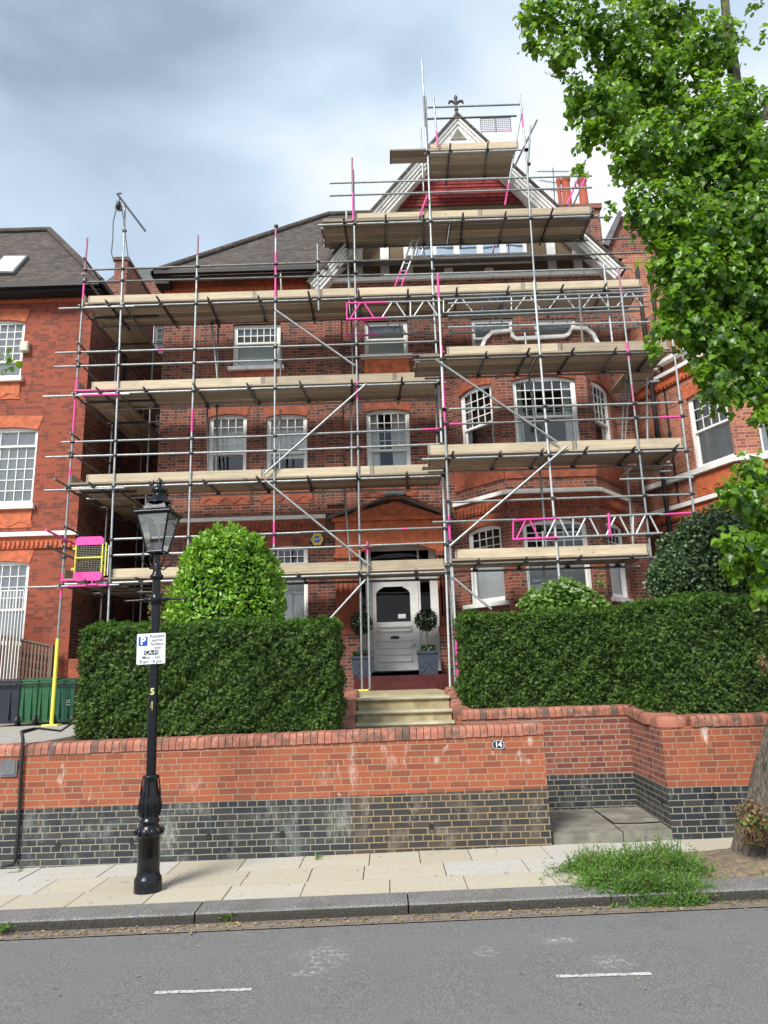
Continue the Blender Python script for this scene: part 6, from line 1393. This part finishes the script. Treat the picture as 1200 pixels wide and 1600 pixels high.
def ellipsoid_pts(n, c, r, shell=.75, zmin=-1):
    d = RNG.normal(size=(n, 3)); d /= np.linalg.norm(d, axis=1)[:, None]; d[:, 2] = np.where(d[:, 2] < zmin, -d[:, 2], d[:, 2]); s = 1 - (1 - shell) * RNG.random(n) ** 1.2
    return np.array(c) + d * s[:, None] * np.array(r), d
# laurel dome
ly = 10.6; lc = P(356, 925, ly); lt = P(356, 823, ly); lr = (PX(443, 930, ly) - PX(268, 930, ly)) / 2
lau = thing('laurel_bush', 'bright green rounded laurel bush rising to a point behind the left hedge', 'bush')
n = 13000; d = RNG.normal(size=(n, 3)); d /= np.linalg.norm(d, axis=1)[:, None]; zb = 1.7; H_ = lt.z - zb - .05
v = RNG.random(n) ** .8; ang = RNG.uniform(0, 2 * np.pi, n)
def prof_l(v):
    t = np.clip((1 - np.asarray(v)) * H_ / 1.5, 0, 1); return 1.02 * lr * np.clip(np.clip(1 - (1 - t) ** 2.5, 0, 1) ** .50, .03, 1)
rad = prof_l(v) * (1 - .14 * RNG.random(n)) * (1 + .05 * np.sin(ang * 5 + v * 9) + .04 * np.sin(ang * 11 + v * 17))
p = np.c_[lc.x + rad * np.cos(ang), ly + .0 + rad * np.sin(ang) * .9, zb + v * H_]; nn = np.c_[np.cos(ang), np.sin(ang), .25 + 1.2 * v ** 3]
leafn = nn * .8 + RNG.normal(0, .5, (n, 3)) + np.array([0, 0, .35]); up = nn * .75 + np.array([0, 0, .75]) + RNG.normal(0, .35, (n, 3))
leaf_mesh('laurel_foliage', p, leafn, RNG.uniform(.05, .092, n), ['laurel'], None, 'lance', lau, updir=up, aspect=1.25)
n2 = 240; ang = RNG.uniform(0, 2 * np.pi, n2); v = np.clip(RNG.uniform(.1, 1.02, n2), 0, 1); rad = prof_l(np.clip(v, 0, .99)) * 1.0
pp_ = []; un = []
for i in range(n2):      # upright shoots breaking the outline
    for k in range(5): pp_.append((lc.x + rad[i] * math.cos(ang[i]) + RNG.normal(0, .012), ly + rad[i] * .9 * math.sin(ang[i]), zb + v[i] * H_ + .012 * k)); un.append((math.cos(ang[i]) * .5 + RNG.normal(0, .4), math.sin(ang[i]) * .5 + RNG.normal(0, .4), 1.0))
pp_ = np.array(pp_); un = np.array(un); leaf_mesh('laurel_shoots', pp_, RNG.normal(0, 1, pp_.shape) + np.array([0, -.5, .2]), RNG.uniform(.07, .12, len(pp_)), ['laurel'], None, 'lance', lau, updir=un)
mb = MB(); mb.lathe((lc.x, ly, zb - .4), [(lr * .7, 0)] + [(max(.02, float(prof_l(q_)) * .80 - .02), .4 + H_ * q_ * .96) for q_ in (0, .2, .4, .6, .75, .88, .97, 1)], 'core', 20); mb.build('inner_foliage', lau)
tree_parts(lau, [([(lc.x, ly, 1.2), (lc.x, ly, 2.4)], [.07, .05])])
# big dark shrub at right
ds = thing('shrub', 'tall dark small-leaved shrub behind the right hedge under the scaffold end', 'shrub'); cy = 11.6
blobs = []
for px, py, r in ((1120, 870, .75), (1070, 900, .55), (1160, 880, .65), (1125, 830, .45), (1055, 860, .30), (1090, 835, .34), (1160, 835, .38), (1040, 905, .32), (1190, 900, .6), (1105, 930, .7)):
    c = P(px, py, cy + random.uniform(-.2, .3)); blobs.append((c, r))
Ps, Ns = [], []
for c, r in blobs: a, b = ellipsoid_pts(int(5200 * r * r) + 500, c, (r, r * .9, r), .72); Ps.append(a); Ns.append(b)
p = np.vstack(Ps); nn = np.vstack(Ns); p += (lump(p, 7) * .02)[:, None] * nn
leaf_mesh('shrub_foliage', p, nn * .6 + RNG.normal(0, .6, p.shape) + np.array([0, 0, .3]), RNG.uniform(.035, .075, len(p)), ['shrubleaf'], None, 'lance', ds, updir=nn + RNG.normal(0, .7, p.shape), aspect=1.9)
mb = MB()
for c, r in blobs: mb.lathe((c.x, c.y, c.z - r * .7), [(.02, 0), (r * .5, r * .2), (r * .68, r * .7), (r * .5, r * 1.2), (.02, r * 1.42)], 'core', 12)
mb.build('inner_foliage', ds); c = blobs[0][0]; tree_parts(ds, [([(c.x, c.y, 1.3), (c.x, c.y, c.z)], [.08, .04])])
# pale shrub with white flowers
vs_ = thing('flowering_shrub', 'pale green shrub with small white flowers poking above the right hedge', 'shrub'); Ps, Ns = [], []
for px, py, r in ((840, 938, .20), (870, 928, .22), (900, 932, .22), (925, 940, .17), (855, 955, .3), (905, 955, .3), (823, 945, .10), (885, 915, .12), (938, 946, .1)):
    a, b = ellipsoid_pts(int(7000 * r * r) + 60, P(px, py, 11.2), (r * 1.1, r, r), .4); Ps.append(a); Ns.append(b)
p = np.vstack(Ps); nn = np.vstack(Ns); leaf_mesh('shrub_foliage', p, nn * .4 + RNG.normal(0, .5, p.shape) + np.array([0, -.2, .6]), RNG.uniform(.06, .11, len(p)), ['vibleaf'], None, 'lance', vs_, updir=nn + RNG.normal(0, .6, p.shape), aspect=1.6)
mb = MB()
for px, py in ((878, 914), (882, 917), (902, 921), (907, 923), (833, 931), (860, 920), (915, 935), (893, 925)):
    c = P(px, py, 10.98)
    for k in range(9): o_ = Vector((random.gauss(0, .025), random.gauss(0, .02), random.gauss(0, .012))); mb.lathe(c + o_, [(.002, -.006), (.012, 0), (.002, .007)], 'flower', 6)
mb.build('flowers', vs_); tree_parts(vs_, [([P(880, 960, 11.2) - Vector((0, 0, 1)), P(880, 930, 11.2)], [.03, .012]), ([P(925, 950, 11.0), P(938, 908, 11.0), P(940, 906, 11.0)], [.010, .005, .004])])
c = P(938, 908, 11.0); n = 14; leaf_mesh('twig_leaves', np.array(c) + RNG.normal(0, .04, (n, 3)), RNG.normal(0, 1, (n, 3)), RNG.uniform(.06, .09, n), ['vibleaf'], None, 'lance', vs_, aspect=1.5)
# rambling twigs at the left end behind the hedge
rt = thing('climbing_plant', 'straggly brownish climbing plant between the lamp post and the laurel bush', 'plant'); a, b = ellipsoid_pts(420, P(255, 945, 10.9), (.28, .2, .32), .1)
leaf_mesh('plant_foliage', a, b + RNG.normal(0, .5, a.shape), RNG.uniform(.04, .07, len(a)), ['vibleaf', 'dryleaf'], (RNG.random(len(a)) < .4).astype(int), 'lance', rt, aspect=1.6); tree_parts(rt, [([P(258, 990, 10.9), P(255, 930, 10.9), P(240, 900, 10.9)], [.02, .01, .004]), ([P(250, 980, 10.9), P(262, 925, 10.9)], [.015, .005])])
# potted bay trees by the door
def topiary(label, px, ball_py, pot0, pot1, Y=15.95):
    t = thing('potted_bay_tree', label, 'potted tree', 'potted bay trees flanking the front door'); cx = PX(px, 1040, Y); zp0, zp1 = PZ(px, pot1, Y), PZ(px, pot0, Y); c = Vector((cx, Y, PZ(px, ball_py, Y))); w = .22
    mb = MB(); mb.poly([(cx - w * .9, Y - w * .9, zp0), (cx + w * .9, Y - w * .9, zp0), (cx + w * .9, Y + w * .9, zp0), (cx - w * .9, Y + w * .9, zp0), (cx - w, Y - w, zp1), (cx + w, Y - w, zp1), (cx + w, Y + w, zp1), (cx - w, Y + w, zp1)], [(0, 3, 2, 1), (0, 1, 5, 4), (1, 2, 6, 5), (2, 3, 7, 6), (3, 0, 4, 7)], 'planter')
    for a, b, z in ((-w - .02, w + .02, zp1), ): mb.box(cx + a, cx + b, Y + a, Y - w + .02, z - .05, z + .01, 'planter'); mb.box(cx + a, cx - w + .02, Y - w, Y + b, z - .05, z + .01, 'planter'); mb.box(cx + w - .02, cx + b, Y - w, Y + b, z - .05, z + .01, 'planter')
    mb.box(cx - w + .01, cx + w - .01, Y - w + .01, Y + w - .01, zp1 - .1, zp1 - .03, 'earth')
    o1, o2 = (cx, Y - w * .97, (zp0 + zp1) / 2), .12
    for s in (-1, 1): mb.tube((cx - w * .8, Y - w * .96, o1[2] - s * (zp1 - zp0) * .42), (cx + w * .8, Y - w * .96, o1[2] + s * (zp1 - zp0) * .42), .008, 'planter', 6)
    mb.build('planter', t); mb = MB(); mb.tube((cx, Y, zp1 - .05), (cx, Y, c.z), .016, 'twig', 8); mb.build('trunk', t)
    a, b = ellipsoid_pts(900, c, (.24, .24, .24), .7); leaf_mesh('crown', a, b * .6 + RNG.normal(0, .5, a.shape), RNG.uniform(.04, .07, 900), ['bay'], None, 'lance', t, updir=b + RNG.normal(0, .5, a.shape), aspect=1.5)
    a, b = ellipsoid_pts(220, (cx, Y, zp1 + .04), (w, w, .10), .3); a[:, 2] = np.maximum(a[:, 2], zp1); leaf_mesh('underplanting', a, b + RNG.normal(0, .5, a.shape), RNG.uniform(.05, .10, 220), ['bay', 'shrubleaf'], (RNG.random(220) < .4).astype(int), 'lance', t, updir=np.tile((0, -.1, 1.), (220, 1)))
topiary('potted bay ball tree left of the white front door, behind the pole', 566, 974, 1026, 1062); topiary('potted bay ball tree right of the white front door in square planter', 669, 969, 1018, 1056)
# weeds on the pavement edge
def weeds():
    pts = []; N_ = 5200; c = np.array([(905, 1362, .30, .20), (950, 1370, .34, .26), (1000, 1360, .42, .26), (985, 1395, .32, .18), (1045, 1400, .30, .16), (1090, 1415, .26, .12), (1035, 1370, .26, .22), (925, 1385, .2, .14), (1120, 1418, .12, .08)])
    for k in range(N_):
        px, py, r, hgt = c[RNG.integers(len(c))]; q = G(px + 22, py, .10); kk_ = RNG.choice([.25, .48, .75], p=[.3, .5, .2]); x = q.x + RNG.normal(0, r * kk_); y = q.y + RNG.normal(0, r * kk_ * .7)
        if y < 6.34 or y > 8.1: continue
        e = max(.25, 1 - (((x - q.x) / r) ** 2 + ((y - q.y) / r / .8) ** 2) * .5); pts.append((x, y, (KH if y > KY0 else 0) + sz(x), hgt * e * RNG.choice([.4, .7, 1.1], p=[.45, .42, .13]) * RNG.uniform(.7, 1.2)))
    a = np.array(pts); up = np.c_[RNG.normal(0, .38, len(a)), RNG.normal(0, .35, len(a)), np.ones(len(a))]
    w1 = leaf_mesh('weeds', a[:, :3], RNG.normal(0, 1, (len(a), 3)) + np.array([0, -1, .2]), a[:, 3] * 1.15, ['grassm', 'grassb', 'litter'], RNG.choice([0, 1, 2], len(a), p=[.58, .32, .10]), 'blade', None, updir=up, aspect=.9)
    tag(w1, 'patch of tall green weeds spilling over the kerb by the tree', 'weeds', kind='stuff')
    n = 30000; i = RNG.integers(0, len(a), n); t = RNG.random(n); upn = up[i] / np.linalg.norm(up[i], axis=1)[:, None]; p = a[i, :3] + upn * (a[i, 3] * t)[:, None] + RNG.normal(0, .014, (n, 3)); p[:, 2] = np.maximum(p[:, 2], a[i, 2] + .005)
    w2 = leaf_mesh('weed_leaves', p, RNG.normal(0, .8, (n, 3)) + np.array([0, -.2, 1]), RNG.uniform(.012, .032, n), ['grassm', 'grassb'], (RNG.random(n) < .3).astype(int), 'lance', None, aspect=1.1)
    tag(w2, 'small leaves and seed heads of the pavement weeds', 'weeds', kind='stuff')
weeds()
def tuft(label, px, py, z, n, r, s):
    q = G(px, py, z); p = np.array(q) + np.c_[RNG.normal(0, r, n), RNG.normal(0, r * .4, n), np.abs(RNG.normal(0, r * .3, n))]
    tag(leaf_mesh('weed_tuft', p, RNG.normal(0, .6, (n, 3)) + np.array([0, 0, .8]), RNG.uniform(s * .6, s, n), ['grassm'], None, 'lance', None, updir=RNG.normal(0, 1, (n, 3)) + np.array([0, 0, .6]), aspect=1.3), label, 'weed')
tuft('small weed growing at the foot of the kerb left of centre', 353, 1435, .02, 60, .05, .05); tuft('small weed growing at the kerb foot under the front steps', 507, 1424, .03, 60, .045, .05); tuft('tiny weed on the pavement joint beside the wall', 497, 1340, .1, 26, .03, .035)
tuft('low weed at the kerb foot at the far left edge', 4, 1452, .02, 40, .05, .05)

# ------------------------------------------------------------------ the lime tree at right
tree = thing('lime_tree', 'large lime tree at the right edge, trunk smothered in hanging leafy shoots', 'tree')
TYc = 7.35
tp_ = [(1214, 1362, .0), (1217, 1330, .0), (1228, 1240, 0), (1248, 1120, 0), (1272, 950, .05), (1258, 780, .1), (1216, 620, .1), (1180, 450, .1), (1165, 250, .1), (1135, 30, .1), (1122, -150, .1), (1110, -420, .2)]
tr_ = [.50, .40, .31, .26, .24, .22, .18, .14, .10, .050, .042, .03]
pts = [P(x, y, TYc + d) for x, y, d in tp_]; pts[0].z = min(pts[0].z, .05)
def trunk():
    mb = MB(); dense = []; rs = []
    for (p, q), (r0, r1) in zip(zip(pts[:-1], pts[1:]), zip(tr_[:-1], tr_[1:])):
        for k in range(6): t = k / 6; dense.append(p.lerp(q, t)); rs.append(r0 + (r1 - r0) * t)
    dense.append(pts[-1]); rs.append(tr_[-1]); n = 40; vs = []
    for i, (p, r) in enumerate(zip(dense, rs)):
        for j in range(n):
            a = 2 * math.pi * j / n; h = p.z
            rr = r * (1 + .06 * math.sin(5 * a + h * 1.3) + .045 * math.sin(11 * a + h * .9 + 2 * math.sin(h * 2)) + .03 * math.sin(19 * a + 3 * math.sin(h * 3)) + (.10 * max(0, math.sin(4 * a + .8)) * max(0, 1 - h / .5)))
            vs.append(p + Vector((math.cos(a) * rr, math.sin(a) * rr, 0)))
    k = len(dense); mb.poly(vs, [(i * n + j, i * n + (j + 1) % n, (i + 1) * n + (j + 1) % n, (i + 1) * n + j) for i in range(k - 1) for j in range(n)], 'bark', True); mb.build('trunk', tree)
trunk()
mb = MB()
for (x0, y0), (x1, y1), d1, r in (((1180, 500), (1010, 60), -.2, .025), ((1200, 620), (1110, 430), -.2, .03), ((1165, 250), (960, -60), .5, .025), ((1190, 560), (1290, 150), .8, .05), ((1165, 330), (1100, 160), -.2, .02), ((1240, 900), (1170, 790), -.8, .02), ((1165, 250), (1330, -100), -.6, .035)):
    a, b = P(x0, y0, TYc), P(x1, y1, TYc + d1); mb.path([a, a.lerp(b, .5) + Vector((0, 0, .12)), b], [r, r * .7, r * .3], 'bark', 8)
mb.build('limbs', tree)
# leafy masses: (photo x, y, depth offset, radius m, leaf count weight)
CL = [(850, 20, -.3, .34), (832, 62, -.4, .16), (880, 80, -.3, .30), (910, 30, -.2, .40), (905, 150, -.3, .30), (925, 205, -.4, .20), (960, 60, -.1, .50), (950, 170, -.3, .42), (990, 120, 0, .55), (965, 250, -.5, .24), (1010, 230, -.4, .50),
      (985, 310, -.6, .20), (1020, 330, -.6, .38), (1040, 30, .1, .55), (1050, 150, .1, .6), (1075, 260, -.1, .6), (1060, 350, -.5, .50), (1030, 400, -.7, .26), (1070, 430, -.6, .42), (1035, 470, -.7, .24), (1025, 505, -.7, .15), (1075, 505, -.6, .30),
      (1110, 70, -.1, .45), (1120, 200, -.3, .55), (1120, 340, .0, .6), (1120, 440, -.3, .55), (1110, 520, -.5, .38), (1105, 575, -.6, .22), (1120, 610, -.6, .20), (1150, 560, -.3, .42), (1165, 470, -.1, .55), (1170, 360, -.4, .6), (1165, 250, -.35, .5), (1150, 190, -.45, .3), (1165, 615, -.4, .24), (1190, 560, -.2, .4), (1205, 450, -.3, .6), (1215, 330, -.2, .6), (1210, 220, .3, .40), (1200, 160, .4, .2), (1150, 150, -.2, .28),
      (1000, -60, 0, .6), (1100, -90, .2, .6), (900, -50, -.2, .4), (1230, 570, -.2, .4), (1250, 420, .2, .6), (1260, 270, .4, .5), (1190, -40, .5, .22),
      (1178, 15, .5, .10), (1190, 60, .5, .07), (995, 420, -.8, .10), (940, 325, -.7, .06), (1002, 535, -.8, .05), (1015, 545, -.8, .05), (890, 262, -.6, .03),
      (1180, 735, -.6, .20), (1150, 770, -.9, .16), (1185, 790, -.8, .25), (1150, 850, -.9, .17), (1180, 860, -.8, .25), (1190, 910, -.7, .17), (1142, 885, -.95, .09), (1205, 840, -.6, .25), (1205, 760, -.5, .25), (1128, 766, -.95, .07), (1200, 640, -.5, .18), (1180, 650, -.6, .10)]
Ps, Ns, Sz, Up = [], [], [], []
for px, py, dd_, r in CL:
    px += 14 if (240 < py < 640 and px < 1100) else 0
    c = P(px, py, TYc + dd_ * .9); r *= .86
    # each mass is made of hanging sprays: a drooping line of alternating leaves
    ns = max(2, int(46 * r * r / .25 * 4.4)) if r > .12 else 3
    for s in range(ns):
        d = RNG.normal(size=3); d /= np.linalg.norm(d); rr = r * RNG.random() ** .45; o = np.array(c) + d * rr; ln = RNG.uniform(.16, .38) * min(1, .45 + r); az = RNG.uniform(0, 6.28); dirv = np.array([math.cos(az) * .55 + d[0] * .4, math.sin(az) * .55 + d[1] * .4, -.75]); dirv /= np.linalg.norm(dirv)
        m = int(RNG.integers(5, 10))
        for k in range(m):
            t = k / m; p = o + dirv * (t - .4) * ln + np.array([0, 0, -.03 * t]) + RNG.normal(0, .022, 3); Ps.append(p)
            side = np.cross(dirv, [0, 0, 1]); side /= np.linalg.norm(side) + 1e-6; sgn = 1 if k % 2 else -1
            Ns.append(np.array([-.05, -.55, .38]) + d * .5 + RNG.normal(0, .5, 3)); Up.append(side * sgn * .55 + dirv * .35 + np.array([0, 0, -.75])); Sz.append(RNG.uniform(.042, .092) * (.8 if k == m - 1 else 1))
leaf_mesh('crown', np.array(Ps), np.array(Ns), np.array(Sz), ['lime'], None, 'leaf', tree, updir=np.array(Up), aspect=.98)
print('LIME LEAVES', len(Ps))
# dry epicormic shoots on the trunk foot
for px, py, r, nn_ in ((1176, 1285, .20, 520), (1196, 1036, .085, 90)):
    mb = MB(); BP, BN = [], []; c = np.array(P(px, py, TYc - .36))
    for k in range(nn_):
        d = RNG.normal(size=3) * np.array([.8, .8, 1.15]) + np.array([-.15, -.3, 0]); d /= np.linalg.norm(d); p = c + d * r * RNG.random() ** .5; BP.append(p); BN.append(d)
        if k % 6 == 0: mb.tube(c + d * r * .1, p + d * .03, .004, 'twig', 5)
    BP, BN = np.array(BP), np.array(BN); leaf_mesh('dry_shoots', BP, BN + RNG.normal(0, .5, BP.shape), RNG.uniform(.022, .055, len(BP)), ['dryleaf', 'vibleaf'], (RNG.random(len(BP)) < .14).astype(int), 'lance', tree, aspect=1.6); mb.build('shoot_twigs', tree)
tuft('small weeds in the bare soil below the tree trunk', 1185, 1362, .12, 70, .08, .05)
# a twig of another tree reaching in at the left edge
tw = thing('leafy_branch', 'bright green leafy twig reaching in at the left edge before the left house', 'branch'); a = P(-70, 560, 9); b = P(14, 565, 9); mb = MB(); mb.path([a, a.lerp(b, .6) + Vector((0, 0, .05)), b], [.012, .008, .003], 'twig', 6); mb.build('twig', tw)
n = 46; t = RNG.random(n); p = np.array(a)[None] + (np.array(b) - np.array(a))[None] * t[:, None] + RNG.normal(0, .09, (n, 3)) * np.array([.5, .6, 1]); leaf_mesh('leaves', p, RNG.normal(0, .5, (n, 3)) + np.array([0, -.6, .5]), RNG.uniform(.07, .12, n), ['lime'], None, 'leaf', tw)

for o in list(bpy.data.objects):
    if o.type == 'MESH' and o.name.startswith('scaffold'): pass
bpy.context.view_layer.update()
# name tree crowns etc. carry their thing's empty at the base of the thing
def base_empty(root):
    ms = [c for c in root.children_recursive if c.type == 'MESH']
    if root.location.length > 1e-6 or not ms: return
    xs = []; zmin = 1e9
    for o in ms:
        for c in o.bound_box: q = o.matrix_world @ Vector(c); xs.append((q.x, q.y)); zmin = min(zmin, q.z)
    c = Vector(((min(x for x, y in xs) + max(x for x, y in xs)) / 2, (min(y for x, y in xs) + max(y for x, y in xs)) / 2, zmin)); rebase(root, c)
for o in [o for o in bpy.data.objects if o.type == 'EMPTY' and o.parent is None]: base_empty(o)
